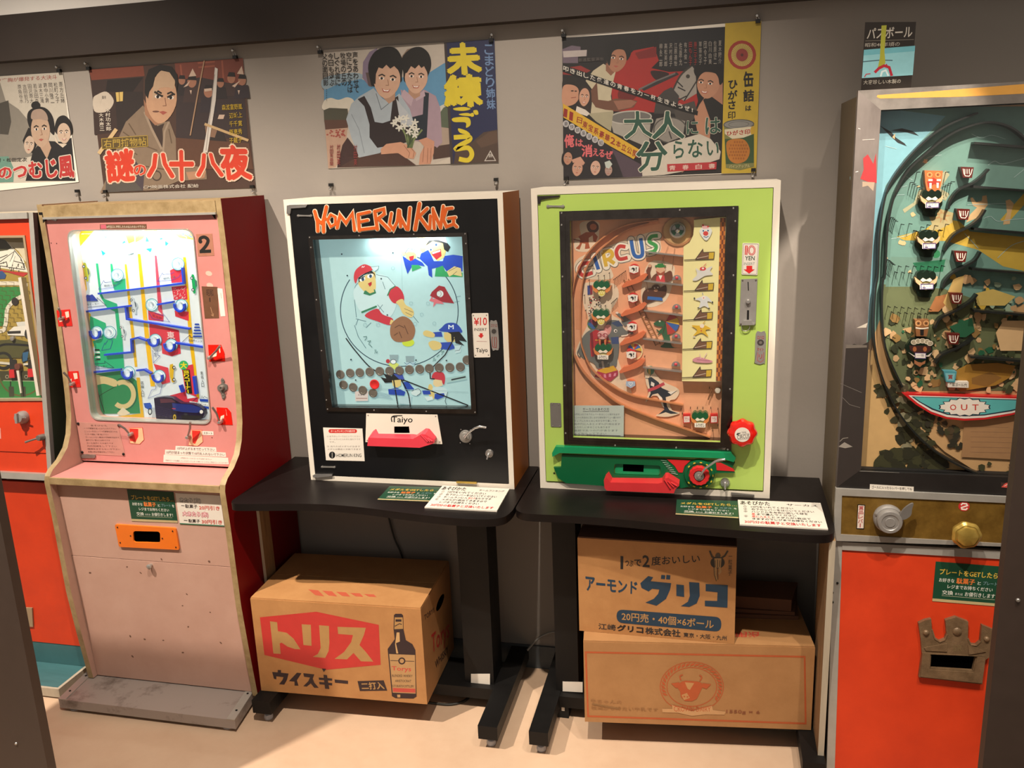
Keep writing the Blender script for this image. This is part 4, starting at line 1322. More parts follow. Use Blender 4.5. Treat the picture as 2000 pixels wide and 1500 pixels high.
FP = Face((0, -.25, 1.5), (1, 0, 0), (0, .0208, 1))
win = rquad([FP.px(p) for p in ((130.8, 449), (378.3, 446.6), (414.2, 829), (178.5, 820))], .03, 6)
fpl = plate('door', FP, [(xi+.002, -.008), (xj-.002, -.008), (xj-.002, -.752), (xi+.002, -.752)], M['pink_paint'], pink, -.012, 0, holes=[win])
cw = (sum(p[0] for p in win)/len(win), sum(p[1] for p in win)/len(win))
shr = lambda q, d: [(p[0]-d*(1 if p[0] > cw[0] else -1), p[1]-d*(1 if p[1] > cw[1] else -1)) for p in q]
bm = bmesh.new()
a, b = [bm.verts.new(FP.w(p, .003)) for p in win], [bm.verts.new(FP.w(p, -.022)) for p in shr(win, .003)]
a2, b2 = [bm.verts.new(FP.w(p, .003)) for p in shr(win, .0035)], [bm.verts.new(FP.w(p, -.022)) for p in shr(win, .0045)]
for i in range(len(a)):
    j = (i+1) % len(a)
    bm.faces.new((a[i], a[j], b[j], b[i]))
    bm.faces.new((a2[i], a2[j], b2[j], b2[i]))
    bm.faces.new((a[i], a[j], a2[j], a2[i]))
fin(bm, 'window_rim', M['aluminium'], pink, 'thin metal rim of the window', sharp=30)
PD = .046
bm = bmesh.new()
a, b = [bm.verts.new(FP.w(p, -.022)) for p in shr(win, .002)], [bm.verts.new(FP.w(p, -PD)) for p in shr(win, .001)]
for i in range(len(a)):
    j = (i+1) % len(a)
    bm.faces.new((a[i], a[j], b[j], b[i]))
fin(bm, 'window_reveal', M['pink_low'], pink)
FPA = FP.off(-PD)
A = Art(FPA, N1)
A.v += [FPA.w(p, 0) for p in shr(win, -.004)]
A.f.append(list(range(len(win))))
A.c += [lin('dfe9ea')]*len(win)
YE, GN, RE, BL = 'f0bc10', '22b478', 'd83a48', '1a3cb8'
n2 = lambda *ps: [((p[0]/N2[2]+N2[0]-N1[0])*N1[2], (p[1]/N2[2]+N2[1]-N1[1])*N1[2]) for p in ps]
A.poly([(20, 128), (360, 128), (155, 355), (215, 560), (262, 880), (205, 1010), (215, 1150), (305, 1190)]+n2((310, 0), (320, 160), (300, 240), (330, 380), (290, 420), (240, 330), (200, 0))+[(130, 430), (60, 250)], YE)
A.poly([(400, 128), (590, 123), (500, 240)], '3a9ae0').poly([(590, 123), (720, 120), (750, 205), (640, 150)], '7cd89a')
A.poly([(690, 120), (850, 118), (870, 270), (790, 300), (760, 220)], 'f0d020').poly([(870, 170), (1000, 150), (985, 230), (880, 285)], 'e8cc30').poly([(985, 120), (1190, 116), (1010, 195)], 'f0d020')
A.poly([(850, 120), (965, 120), (930, 160), (870, 160)], '4c9c58')
for l in ([(880, 250), (930, 200), (900, 235), (970, 215)], [(920, 180), (980, 190)]):
    A.line(l, 5, '8a6a10')
A.poly([(1290, 112), (1560, 105), (1625, 200), (1610, 250), (1440, 225)], 'd0dc30')
A.line([(1405, 118), (1500, 185)], 30, '2448b0').line([(1440, 118), (1600, 220)], 14, '2448b0')
for l in ([(370, 160), (190, 345), (155, 360), (195, 470)], [(590, 160), (730, 205)], [(330, 395), (355, 495)], [(1180, 150), (1040, 200)], [(1470, 190), (1530, 215), (1520, 290), (1460, 310)], [(1340, 420), (1365, 460)], [(1340, 430), (1440, 350)],
          [(1590, 300), (1510, 380), (1530, 430)], [(490, 460), (555, 420)], [(690, 320), (730, 295)], [(1195, 350), (1280, 350)], [(570, 320), (600, 290)], [(620, 240), (655, 225)]):
    A.line(l, 4, '7c9aa0')
for t in ([(700, 300), (740, 255), (757, 285)], [(1015, 190), (1055, 272), (1010, 280)], [(1010, 362), (1092, 355), (1070, 410)], [(1255, 260), (1305, 295), (1262, 332)], [(1185, 235), (1215, 222), (1232, 240), (1195, 250)], [(440, 375), (500, 420), (460, 450)]):
    A.poly(t, '18a8b8')
A.poly([(775, 445), (860, 412), (860, 428), (790, 445)], '4a5a60').line([(740, 445), (950, 395)], 3, '7c9aa0').ring(995, 340, 14, 26, 4, '2a5a70', n=14).line([(1015, 275), (1100, 268)], 3, '7c9aa0')
# vertical strips of the road map
A.poly([(375, 550), (405, 550), (445, 920), (480, 1000), (645, 1065), (660, 1150), (700, 1500), (655, 1500), (620, 1165), (520, 1120), (425, 960)], GN)
A.poly([(560, 555), (585, 555), (602, 650), (580, 700), (610, 790), (680, 770), (750, 740), (758, 885), (610, 890), (575, 760)], GN)
A.poly([(300, 1220), (500, 1310), (520, 1420), (560, 1500), (300, 1500)], GN)
A.poly([(742, 560), (768, 560), (870, 1500)]+n2((800, 440), (772, 440))+[(830, 1500)], 'e8b818').poly([(908, 430), (945, 430), (1058, 1500)]+n2((1000, 660), (950, 660))+[(1000, 1500)], YE)
A.poly([(1485, 470), (1522, 470), (1610, 1500)]+n2((1500, 800), (1470, 800))+[(1560, 1500)], 'e8b818')
A.poly([(1125, 450), (1150, 450), (1230, 1210), (1170, 1150)], 'd8485c')
A.poly([(1320, 640), (1360, 620), (1490, 610), (1505, 785), (1340, 800)], RE).poly([(1340, 850), (1530, 830), (1545, 1010), (1370, 1015)], RE).poly([(1380, 1150), (1560, 1165), (1562, 1285), (1388, 1225)], RE)
A.poly([(1040, 1150), (1240, 1205), (1235, 1290), (1048, 1270)], RE).poly([(1055, 1310), (1430, 1400)]+n2((1270, 30), (1290, 290), (1190, 322), (1080, 290), (1075, 200), (945, 180)), RE)
RND.seed(5)
for k in range(40):
    x, y = RND.uniform(1365, 1510), RND.uniform(860, 1000)
    A.poly([(x, y), (x+14, y-12), (x+8, y+8)], 'f0c8c4')
T2 = N2
A.poly(n2((300, 150), (430, 110), (560, 120), (605, 0), (625, 0), (655, 455), (520, 460), (300, 420), (330, 250)), GN)
A.poly(n2((985, 405), (1150, 450), (1172, 612), (1080, 640)), RE).poly(n2((1300, 440), (1430, 410), (1470, 780), (1345, 725)), RE)
A.poly(n2((1050, 795), (1345, 715), (1365, 800), (1490, 780), (1480, 860), (1200, 870)), 'c83444')
A.poly(n2((300, 560), (305, 520), (640, 480), (800, 600), (835, 965), (420, 970), (300, 800)), '2a8450').poly(n2((790, 560), (830, 560), (880, 1030), (640, 1035), (560, 1000), (840, 965)), 'd8ac20')
A.poly(n2((300, 530), (420, 545), (565, 590), (560, 665), (430, 630), (330, 640)), 'd0bc84', 1)
A.line(n2(*ell(640, 750, 120, 138, 36, 0, -120, 130)), 60, 'd0bc84').ring(*n2((640, 750))[0], 178, 200, 14, '1c5a44', a0=-110, a1=110)
A.poly(n2((575, 960), (640, 895), (722, 960), (660, 990), (590, 985)), 'd8ccac')
A.line(n2((300, 530), (430, 950)), 8, '26281c').line(n2((330, 815), (400, 750), (560, 660)), 6, '26281c', sm=1)
for k in range(5):
    A.poly(n2((325+8*k, 240+27*k), (372+4*k, 240+27*k), (386, 258+27*k), (322, 258+27*k)), '16241e' if k % 2 == 0 else 'e0e8e0')
for k in range(5):
    A.poly([(1640-5*k, 1315+38*k), (1690+10*k, 1315+38*k), (1700+9*k, 1335+38*k), (1636-5*k, 1335+38*k)], '1f44a8')
# signs, mountain, arrows
A.poly([(215, 1035), (265, 948), (335, 942), (408, 1025)], '1a3a9c').poly([(270, 945), (290, 910), (320, 925), (335, 943), (300, 955)], 'e0e8ec')
for l in ([(165, 1048), (400, 1030), (395, 985), (510, 1085)], [(165, 1122), (510, 1085)], n2((250, 412), (440, 398), (435, 375), (540, 450)), n2((260, 462), (540, 450)), n2((1310, 160), (1395, 80), (1400, 105), (1550, 120)), n2((1390, 860), (1470, 790), (1480, 800))):
    A.line(l, 6, '1c2a50')
A.text('静岡インター', [(228, 1062), (420, 1045), (422, 1075), (232, 1092)], '3c4450', .01).text('豊橋インター', n2((300, 425), (462, 418), (465, 445), (304, 452)), '24302c', .01)
A.text('名古屋インター', n2((1378, 125), (1560, 140), (1558, 168), (1376, 152)), '33384a', .01)
A.poly(n2((1390, 825), (1610, 860), (1612, 885), (1400, 860)), 'e0e4e0').text('神戸インター', n2((1462, 838), (1600, 860), (1600, 884), (1462, 862)), '22242a', .02)
A.line(n2((1440, 870), (1625, 905)), 26, '1f44a8')
A.poly(n2((1505, 800), (1610, 805), (1612, 835), (1508, 828)), '1f44a8').line(n2((1525, 795), (1530, 765), (1545, 790), (1560, 770), (1600, 795)), 4, '1f2a40')
for l in ([(415, 880), (480, 768), (495, 792), (580, 785)], [(415, 880), (600, 858), (690, 790)], [(1165, 778), (1228, 672), (1238, 692), (1330, 684), (1380, 660)], [(1165, 778), (1340, 765), (1440, 720), (1480, 640)], [(1050, 1170), (1100, 1250), (1320, 1295), (1240, 1190), (1240, 1215), (1130, 1180)],
          n2((975, 250), (985, 395), (1060, 315), (1035, 310), (1030, 250)), n2((400, 255), (435, 170), (440, 190), (470, 140)), n2((400, 255), (500, 235), (525, 150), (500, 120)), n2((1085, 640), (1060, 740), (925, 795), (965, 700), (1010, 690), (1015, 640))):
    A.line(l, 5, '2a3c9c')
for s_, q in (('静岡工場', [(485, 822), (630, 812), (632, 838), (487, 848)]), ('静岡工場', [(1240, 735), (1390, 705), (1394, 730), (1244, 760)])):
    A.text(s_, q, '4c5a60', .01)
for s_, q in (('名古屋', [(1095, 1190), (1225, 1235), (1222, 1270), (1100, 1225)]), ('名神', n2((975, 120), (1005, 125), (1005, 190), (975, 185))), ('大阪', n2((990, 265), (1022, 268), (1022, 330), (992, 328)))):
    A.text(s_, q, '8c2030' if s_ == '名古屋' else '283870', .01)
q0 = n2((840, 600), (885, 780), (1512, 490), (1560, 670))
A.vtext('名神入口', q0[0][0], q0[0][1], q0[0][0]+36, q0[1][1], '20241c', .01, lean=12).vtext('東名入口', q0[2][0], q0[2][1], q0[2][0]+34, q0[3][1], '20241c', .01, lean=18)
A.text('東', n2((1140, 40), (1215, 45), (1230, 125), (1140, 120)), 'f0c8c4', .03)
q = n2((1325, 420))[0]
A.ell(q[0], q[1], 58, 58, '38b468').text('大', (q[0]-38, q[1]-36, q[0]+40, q[1]+40), 'f0d820', .05)
q = n2((1320, 470), (1370, 740))
A.poly([(q[0][0]-6, q[0][1]), (q[0][0]+82, q[0][1]), (q[1][0]+60, q[1][1]), (q[1][0]-10, q[1][1])], '1c241c').vtext('当りコーナー', q[0][0]+4, q[0][1]+6, q[0][0]+68, q[1][1], 'f0d820', .04, lean=30)
for x, y in ((645, 700), (1418, 560), (1085, 1080), (1462, 1085), (385, 1430), (548, 1430), *n2((1000, 140), (1180, 195), (700, 505), (1045, 545))):
    A.ell(x+10, y-2, 76, 76, 'f4fcfc', n=26).ring(x+10, y-2, 78, 78, 9, '2c98a8', n=30).ring(x+4, y-4, 62, 62, 8, '8cd8dc', n=28)
# little printed cars
for x, y, c, an, L_ in ((255, 660, 'b4b820', 80, 250), (860, 1080, 'c8d4d8', 78, 230), (1625, 810, '12a058', 84, 250), (720, 1420, 'd0d8d8', 80, 190)):
    ca, sa = math.cos(math.radians(an)), math.sin(math.radians(an))
    Q = lambda u, v: (x+u*ca-v*sa, y+u*sa+v*ca)
    A.poly([Q(u*L_, v*L_) for u, v in ((-.5, .02), (-.46, -.08), (-.25, -.1), (-.12, -.2), (.12, -.2), (.24, -.1), (.48, -.06), (.5, .03), (.4, .06), (-.4, .06))], c)
    A.poly([Q(u*L_, v*L_) for u, v in ((-.2, -.1), (-.1, -.17), (.1, -.17), (.18, -.1))], '50606a')
    for u in (-.3, .3):
        A.ell(*Q(u*L_, .05*L_), L_*.08, L_*.08, '3a4448', n=14).ell(*Q(u*L_, .05*L_), L_*.045, L_*.045, 'd0d8d8', n=12)
cx, cy = n2((1200, 510))[0]
A.poly([(cx-30, cy-110), (cx+10, cy-120), (cx+20, cy-40), (cx+14, cy+40), (cx+30, cy+110), (cx-2, cy+120), (cx-30, cy+40), (cx-36, cy-40)], 'd8b020')
for d in (-72, 82):
    A.ell(cx+22, cy+d, 20, 24, '2a2a24').ell(cx+24, cy+d, 11, 14, 'd8dcd8')
A.build('playfield', pink, M['glow_pink'])
pf = pink.children[-1]
# blue tracks standing on the board
for l, w in (([(430, 932), (1515, 800), (1498, 600)], .0052), ([(210, 1166), (836, 1086)], .0052), ([(778, 1092), (796, 1255), (1592, 1378)], .0052), ([(1180, 1070), (1380, 1036)], .0052),
             (n2((450, 300), (760, 270), (752, 125), (830, 105), (930, 140)), .0055), (n2((1250, 165), (1560, 212)), .0055), (n2((250, 502), (630, 465)), .0055), (n2((810, 475), (900, 466), (975, 510)), .0055)):
    rail('track', FPA, l, w, .012, M['blue_rail'], pf, N1, 0)
for l in (n2((1300, 640), (1330, 720)), n2((1455, 540), (1480, 740))):
    rail('track', FPA, l, .008, .012, M['blue_rail'], pf, N1, 0)
CR = M['clear_plastic']
for x, y, arc in ((645, 700, 0), (1418, 560, 0), (1085, 1080, 0), (1462, 1085, 1), (385, 1430, 1), (548, 1430, 0), (*n2((1000, 140))[0], 1), (*n2((1180, 195))[0], 1), (*n2((700, 505))[0], 1), (*n2((1045, 545))[0], 1)):
    c = FPA.px((x, y), N1)
    o = lathe('cup', FPA, c, [(.0135, 0), (.0135, .011), (.0115, .013), (.0105, .011), (.0102, .004), (0, .003)], CR, pink, 26, label='round clear plastic cup')
    if arc:
        L, R_ = strip(ell(c[0], c[1], .0165, .0165, 18, 0, -200, 20), .006)
        plate('cup_guard', FPA, L+R_[::-1], M['blue_rail'], o, 0, .012)
# dark blue standee car in front of the board
FC = FPA.off(.02)
cp = n2((985, 795), (1040, 785), (1100, 780), (1190, 790), (1240, 825), (1290, 852), (1400, 858), (1480, 880), (1540, 925), (1552, 980), (1520, 1030), (1400, 1052), (1290, 1038), (1275, 1058), (1215, 1058), (1195, 1040), (1010, 1025), (995, 900))
o = plate('car_figure', FC, FC.many(cp, N1), mk('car_purple', '1c1630', .3), pink, -.018, 0, label='dark blue car cut-out')
A = Art(FC, N1, .0002)
A.poly(n2((1190, 850), (1290, 858), (1400, 865), (1500, 895), (1535, 935), (1470, 960), (1300, 950), (1200, 930)), '16286e').poly(n2((1050, 800), (1180, 802), (1230, 840), (1060, 850)), '4a2434')
A.line(n2((1090, 790), (1190, 795), (1250, 850)), 10, '14101c').ell(*n2((1218, 1010))[0], 30, 50, '14120f').ell(*n2((1218, 1010))[0], 20, 38, 'a89020').ell(*n2((1218, 1010))[0], 10, 18, '3a3010')
A.poly(n2((1290, 985), (1500, 990), (1540, 970), (1520, 1025), (1400, 1045), (1300, 1030)), '0e0d12').ell(*n2((1520, 948))[0], 22, 24, 'c8ccc8').ell(*n2((1345, 975))[0], 24, 14, '2a2c30').line(n2((1190, 910), (1230, 915)), 9, 'b0304a')
for k in range(5):
    A.line(n2((1000, 880+22*k), (1180, 930+20*k)), 3, '3a2c5c')
A.build('print', o)
A = Art(FPA, N1, .012)
A.poly(n2((895, 840), (970, 835), (990, 870), (985, 930), (910, 890)), '1a4aa8').ell(*n2((968, 935))[0], 26, 44, '1c2430').ell(*n2((968, 935))[0], 16, 28, 'b8c8cc')
A.build('car_print', o)
plate('window_glass', FP, shr(win, .0045), M['glass'], pink, -.012, -.009)
# ---- levers on red printed plates
for T, pl, piv, tip in ((P1, [(190, 848), (288, 840), (307, 962), (205, 966)], (240, 905), (203, 830)), (P2, [(250, 96), (350, 92), (368, 210), (262, 213)], (318, 182), (240, 102)),
                        (P1, [(1300, 1100), (1395, 1100), (1420, 1160), (1425, 1220), (1310, 1222)], (1325, 1190), (1385, 1110)), (P2, [(1362, 358), (1440, 362), (1468, 395), (1480, 487), (1370, 484)], (1400, 460), (1330, 358)),
                        (P2, [(720, 508), (820, 506), (832, 595), (800, 628), (728, 622)], (745, 550), (643, 485)), (P2, [(1178, 522), (1255, 524), (1263, 610), (1225, 642), (1155, 636)], (1165, 570), (1168, 465))):
    o = plate('lever_plate', FP, FP.many(pl, T), M['red_shiny'], pink, 0, .0012, label='small red printed lever plate')
    cx, cy = sum(p[0] for p in pl)/len(pl), sum(p[1] for p in pl)/len(pl)
    A = Art(FP, T, .0013)
    ed = [(p[0]*.96+cx*.04, p[1]*.96+cy*.04) for p in pl]
    if T is P2 and pl[0][1] > 400:
        A.poly([(p[0]*.97+cx*.03, p[1]*.97+cy*.03) for p in pl], 'e0b088').poly([(pl[0][0]+5, pl[0][1]+5), (pl[0][0]+70, pl[0][1]+8), (cx+10, cy), (cx-10, cy+40), (pl[0][0]+10, cy+30)], 'c8281c', 0)
    else:
        A.poly([(cx+5, pl[0][1]+12), (pl[1][0]-8, pl[1][1]+14), (pl[1][0]-4, pl[1][1]+55), (cx+15, cy)], 'e8c8b4').poly([(cx-30, cy+5), (cx-5, cy-5), (cx-8, cy+22), (cx-35, cy+30)], 'e8c8b4')
    A.build('print', o)
    c = FP.px(piv, T)
    lv = lathe('lever_boss', FP, c, [(.006, .001), (.006, .012), (.0045, .018), (0, .019)], M['steel'], o, 18)
    mid = (piv[0]*.45+tip[0]*.55, piv[1]*.45+tip[1]*.55)
    tube('lever', [FP.w(c, .012), lift(FP, mid, T, .022), lift(FP, tip, T, .030)], [.0026, .003, .0034], M['steel_worn'], o)
# ---- stickers and plates
def sticker(name, F, T, quad, mat, par, draw, label, h=.0006):
    o = plate(name, F, F.many(quad, T), M[mat] if isinstance(mat, str) else mat, par, 0, h, label=label)
    A = Art(F, T, h+.0001)
    draw(A)
    if A.v:
        A.build('lettering', o)
    return o


BROWN = mk('brown_label', '6a4630', .5, var=.3, scale=30)
sticker('label_strip', FP, P1, [(508, 218), (848, 216), (850, 250), (508, 252)], BROWN, pink, lambda A: A.poly([(512, 220), (552, 220), (556, 249), (514, 250)], 'c05a6a').text('10円玉口に変形したものは入れないで下さい', [(556, 226), (840, 226), (842, 246), (556, 246)], 'c8bca8', .02), 'brown strip with small pale lettering')
sticker('number_sticker', FP, P1, [(1212, 290), (1330, 286), (1345, 448), (1226, 452)], mk('tan_label', 'a8705a', .5, var=.25, scale=30), pink, lambda A: A.line([(1240, 345), (1245, 320), (1275, 312), (1300, 335), (1285, 375), (1245, 420)], 24, '14100c', sm=1).line([(1238, 418), (1322, 414)], 24, '14100c').ell(1244, 345, 14, 14, '14100c'), 'tan sticker with black number')
sticker('brown_sticker', FP, P1, [(1252, 672), (1368, 676), (1380, 905), (1276, 908)], BROWN, pink, lambda A: A.text('昭和', [(1285, 692), (1335, 692), (1340, 745), (1290, 745)], '3a2418', .02).line([(1312, 755), (1314, 785)], 10, '3a2418').line([(1318, 825), (1335, 885)], 4, 'a07858').line([(1322, 880), (1338, 890), (1340, 870)], 4, 'a07858'), 'dark brown vertical sticker')
sticker('paper_strip', FP, P1, [(1366, 686), (1405, 690), (1426, 890), (1392, 892)], 'paper', pink, lambda A: A.line([(1392, 720), (1398, 760)], 3, '8a8078'), 'white paper strip')
for p in ((1305, 578), (1312, 665)):
    plate('tape_mark', FP, FP.many(ell(p[0], p[1], 26, 18, 9, 20), P1), mk('tape_mark', 'd8a898', .6), pink, 0, .0003)
ipl = plate('instruction_plate', FP, FP.many([(340, 465), (640, 480), (695, 715), (378, 700)], P2), mk('plate_pink', 'b88478', .35, var=.15), pink, 0, .001, label='faded printed instruction plate')
A = Art(FP, P2, .0012)
LN = ['あそびかた', '一　十円硬貨を投入口から入れて下さい', '二　レバーをはじいて十円硬貨を走らせる', 'インターを通過して順に進んで下さい', 'ゴールに入ると景品の引換券が出ます', '途中で穴に落ちたら終わりです', 'ゴール迄行くと大当りです', '力の加減をして下さい', '機械をゆすらないで下さい', '故障の時は係員を呼んで下さい']
for k, s_ in enumerate(LN):
    y = 484+21.5*k
    x0 = (440 if k == 0 else 385)+k*4
    x1 = (560 if k == 0 else RND.uniform(560, 640))+k*3
    A.text(s_.replace('　', ' '), [(x0, y), (x1, y+3), (x1+2, y+15), (x0+2, y+12)], '5a3a34', .0)
A.build('lettering', ipl)
for p in ((350, 477), (648, 490), (380, 686), (682, 700)):
    screw(FP, p, .0042, ipl, P2, 'black_steel', h=.001)
sticker('start_label', FP, P2, [(1255, 532), (1338, 535), (1340, 562), (1258, 560)], 'paper', pink, lambda A: A.text('スタート', [(1266, 538), (1330, 541), (1331, 556), (1267, 554)], '1c1818', .03), 'small white start label')
sticker('notice_strip', FP, P2, [(1062, 641), (1358, 652), (1362, 684), (1060, 672)], 'paper', pink, lambda A: A.text('10円が上がるまで打って下さい', [(1074, 648), (1348, 658), (1350, 679), (1074, 668)], '2a1c1c', .02), 'upper white notice strip')
sticker('notice_strip', FP, P2, [(985, 668), (1428, 690), (1432, 722), (983, 704)], 'paper', pink, lambda A: A.text('10円が詰まった状態で10円を入れないで下さい', [(995, 675), (1420, 696), (1422, 716), (995, 698)], '2a1c1c', .02), 'middle white notice strip')
sticker('notice_strip', FP, P2, [(975, 705), (1446, 728), (1452, 776), (972, 760)], 'paper', pink, lambda A: (A.text('<手前のエースのゴールではありません>', [(1098, 722), (1326, 733), (1327, 745), (1098, 735)], '4a3c3a', .0), A.text('手前のエースを通過したいのを打ってしまった時にゴールすると手前のエースになります', [(988, 740), (1442, 760), (1443, 771), (988, 752)], '4a3c3a', .0)), 'lower white notice strip')
for p in ((1328, 580), (150, 355), (190, 358)):
    screw(FP, p, .0014, pink, P2 if p[0] > 1000 else P1, 'black_steel')
# coin lock
c = FP.px((1407, 212), P2)
cl = plate('coin_lock', FP, FP.many(smooth([(1407, 142), (1422, 165), (1418, 180), (1442, 195), (1442, 225), (1420, 245), (1430, 275), (1414, 300), (1404, 285), (1395, 250), (1372, 228), (1374, 200), (1400, 182), (1396, 160)], True, 3), P2), M['steel_worn'], pink, 0, .003, bev=.0006)
lathe('lock_barrel', FP, c, [(.0075, .003), (.0075, .009), (.006, .012), (.003, .012), (.0025, .009), (0, .009)], M['steel_worn'], cl, 20)
for p in ((1411, 152), (1411, 262), (1413, 285)):
    screw(FP, p, .0018, cl, P2, h=.003)
handle_bar(FP, (132, 178), (186, 182), .005, pink, P1)
plate('hinge_bracket', FP, FP.many([(68, 130), (135, 128), (132, 150), (115, 190), (100, 205), (95, 150), (70, 148)], P1), M['black_steel'], pink, 0, .006, bev=.001)
plate('corner_bracket', FP, FP.many([(1270, 112), (1350, 108), (1354, 178), (1335, 150), (1310, 138), (1280, 125)], P1), M['black_steel'], pink, 0, .004, bev=.001)
plate('hinge_bracket', FP, FP.many([(325, 762), (450, 768), (440, 778), (345, 790), (312, 782)], P2), M['steel_worn'], pink, 0, .006, bev=.001)
plate('hinge_strap', FP, FP.many(rrect(372, 703, 478, 728, 10), P2), M['steel_worn'], pink, 0, .004, bev=.001)
# ---- ledge and lower body
box('ledge', xi, xj, -.402, -.256, .729, .741, M['pink_paint'], pink, .001)
box('ledge_trim', xi, xj, -.409, -.402, .722, .742, M['cream_edge'], pink, .0015)
FQ = Face((0, -.385, .72), (1, 0, 0), (0, -.05, 1))
seam = [FQ.px(p, PL) for p in ((385, 345), (1255, 412))]
sz = (seam[0][1]+seam[1][1])/2
plate('upper_panel', FQ, [(xi, 0), (xj, 0), (xj, sz+.0012), (xi, sz+.0012)], M['pink_low'], pink, -.012, 0)
lo_ = plate('lower_door', FQ, [(xi+.002, sz-.0008), (xj, sz-.0008), (xj, -.675), (xi+.002, -.675)], M['pink_low'], pink, -.012, .001)
c = FQ.px((822, 398), PL)
lathe('door_knob', FQ, c, [(.0055, .001), (.0055, .006), (.008, .010), (.008, .014), (.004, .017), (0, .017)], M['steel'], lo_, 18)
hole = rquad(FQ.many([(757, 1258), (956, 1262), (958, 1345), (760, 1340)], P2), .0105, 6)
op = plate('payout_plate', FQ, rquad(FQ.many([(624, 1210), (1068, 1238), (1096, 1396), (656, 1374)], P2), .006), M['orange_plastic'], pink, 0, .006, holes=[hole], label='orange plastic payout plate')
bm = bmesh.new()
bplate(bm, FQ, hole, (), .0005, .001)
fin(bm, 'payout_hole', M['hole'], op)
for p in ((645, 1230), (1048, 1258), (665, 1342), (1072, 1376), (741, 1293), (973, 1311)):
    screw(FQ, p, .0022, op, P2, 'black_steel', h=.006)
for k in range(16):
    p = (RND.uniform(430, 1200), RND.uniform(360, 900))
    plate('scuff', FQ, FQ.many(ell(p[0], p[1], RND.uniform(3, 9), RND.uniform(2, 5), 7, RND.uniform(0, 90)), PL), mk('scuff', '6a4a3c', .7) if 'scuff' not in M else M['scuff'], lo_ if p[1] > 420 else pink, .001, .0013)
# ---- steel foot plate
fq = [(-1.328, -.487), (-.72, -.489), (-.742, -.32), (-1.346, -.32)]
FF = Face((0, 0, .012), (1, 0, 0), (0, 1, 0))
ft = plate('foot_plate', FF, fq, M['plate_steel'], pink, 0, .030, bev=.002, label='worn grey steel foot plate')
plate('base', FF, [(-1.33, -.318), (-.712, -.318), (-.712, -.012), (-1.33, -.012)], M['black_soft'], pink, -.0115, .034)
for x, dx in ((-1.337, 1), (-.731, -1)):
    q = [(fq[0][0], fq[0][1]-.001), (fq[0][0]+.026, fq[0][1]-.001), (fq[3][0]+.026, fq[3][1]), (fq[3][0], fq[3][1])] if dx > 0 else [(fq[1][0]-.026, fq[1][1]-.001), (fq[1][0], fq[1][1]-.001), (fq[2][0], fq[2][1]), (fq[2][0]-.026, fq[2][1])]
    bm = bmesh.new()
    bplate(bm, FF, q, (), .030, .0325)
    o = fin(bm, 'edge_bar', M['aluminium'], ft, bev=.0008)
    for t in (.25, .75):
        a = [q[0][i]*(1-t)*.5+q[1][i]*(1-t)*.5+q[2][i]*t*.5+q[3][i]*t*.5 for i in (0, 1)]
        lathe('screw', FF, a, [(.0035, .0325), (.0035, .034), (0, .0345)], M['black_steel'], o, 10)
for x in (-1.29, -.76):
    for y in (-.465, -.07):
        lathe('foot', Face((0, 0, 0), (1, 0, 0), (0, 1, 0)), (x, y), [(.016, 0), (.016, .004), (.006, .006), (.006, .013)], M['glide_grey'], pink, 16)


# ---- laminated cards taped on the lower panel
def green_card(F, T, q, name, label, head, par=None, s=1.):
    """q: TL TR BR BL in crop pixels; deep green card with a cream foot strip"""
    o = plate(name, F, F.many(q, T), mk('card_green', '1f4632', .3, var=.08) if 'card_green' not in M else M['card_green'], par, .0004, .0012)
    L = lambda u, v: tuple((q[0][i]*(1-u)+q[1][i]*u)*(1-v)+(q[3][i]*(1-u)+q[2][i]*u)*v for i in (0, 1))
    B = lambda u0, v0, u1, v1: [L(u0, v0), L(u1, v0), L(u1, v1), L(u0, v1)]
    A = Art(F, T, .0013)
    A.poly(B(0, .93, 1, 1), 'b8a478')
    A.text(head, B(.07, .17, .98, .31), 'd8b24a', .03)
    A.text('お好きな', B(.07, .4, .29, .5), 'dcdcd0', .015).text('駄菓子', B(.32, .37, .58, .51), 'e0783a', .03).text('と', B(.62, .42, .67, .5), 'dcdcd0', .015)
    A.text('プレート' if 'プレ' in head else 'メダル', B(.7, .4, .9, .49), '7c98a0', .015).text('を', B(.93, .41, .98, .5), 'dcdcd0', .015)
    A.text('レジまでお持ちください', B(.2, .55, .85, .65), 'dcdcd0', .015)
    A.text('交換', B(.13, .7, .29, .81), 'dcdcd0', .015).text('または', B(.32, .74, .43, .8), 'dcdcd0', .0).text('お値引きします！', B(.46, .7, .92, .81), 'dcdcd0', .015)
    A.line([L(.13, .84), L(.9, .84)], 2.2, 'a8a890')
    A.build('lettering', o, M['ink_gloss'])
    return o


g1 = green_card(FQ, P2, [(706, 958), (1046, 978), (1078, 1203), (742, 1190)], 'notice_card', '', 'プレートをGETしたら…')
tag(g1, 'dark green laminated notice card taped on the pink game above the orange payout plate', 'notice card')
w1 = plate('notice_card', FQ, FQ.many([(1060, 985), (1388, 1004), (1420, 1230), (1094, 1212)], P2), M['paper'], None, .0004, .0012)
tag(w1, 'white laminated prize card with black and red lettering taped on the pink game', 'notice card')
A = Art(FQ, P2, .0014)
A.text('あたり(白)', [(1092, 1020), (1244, 1024), (1248, 1060), (1096, 1056)], 'e8e4dc', .03, '181410', .06)
A.line([(1104, 1076), (1128, 1078)], 4, '3a3030').text('駄菓子', [(1132, 1066), (1222, 1070), (1224, 1098), (1134, 1094)], '3a3030', .02).text('20円引き', [(1234, 1076), (1384, 1082), (1386, 1112), (1236, 1106)], 'c8544a', .03)
A.text('大あたり(赤)', [(1114, 1118), (1302, 1126), (1304, 1166), (1116, 1156)], 'e8c8c8', .03, 'b03048', .06)
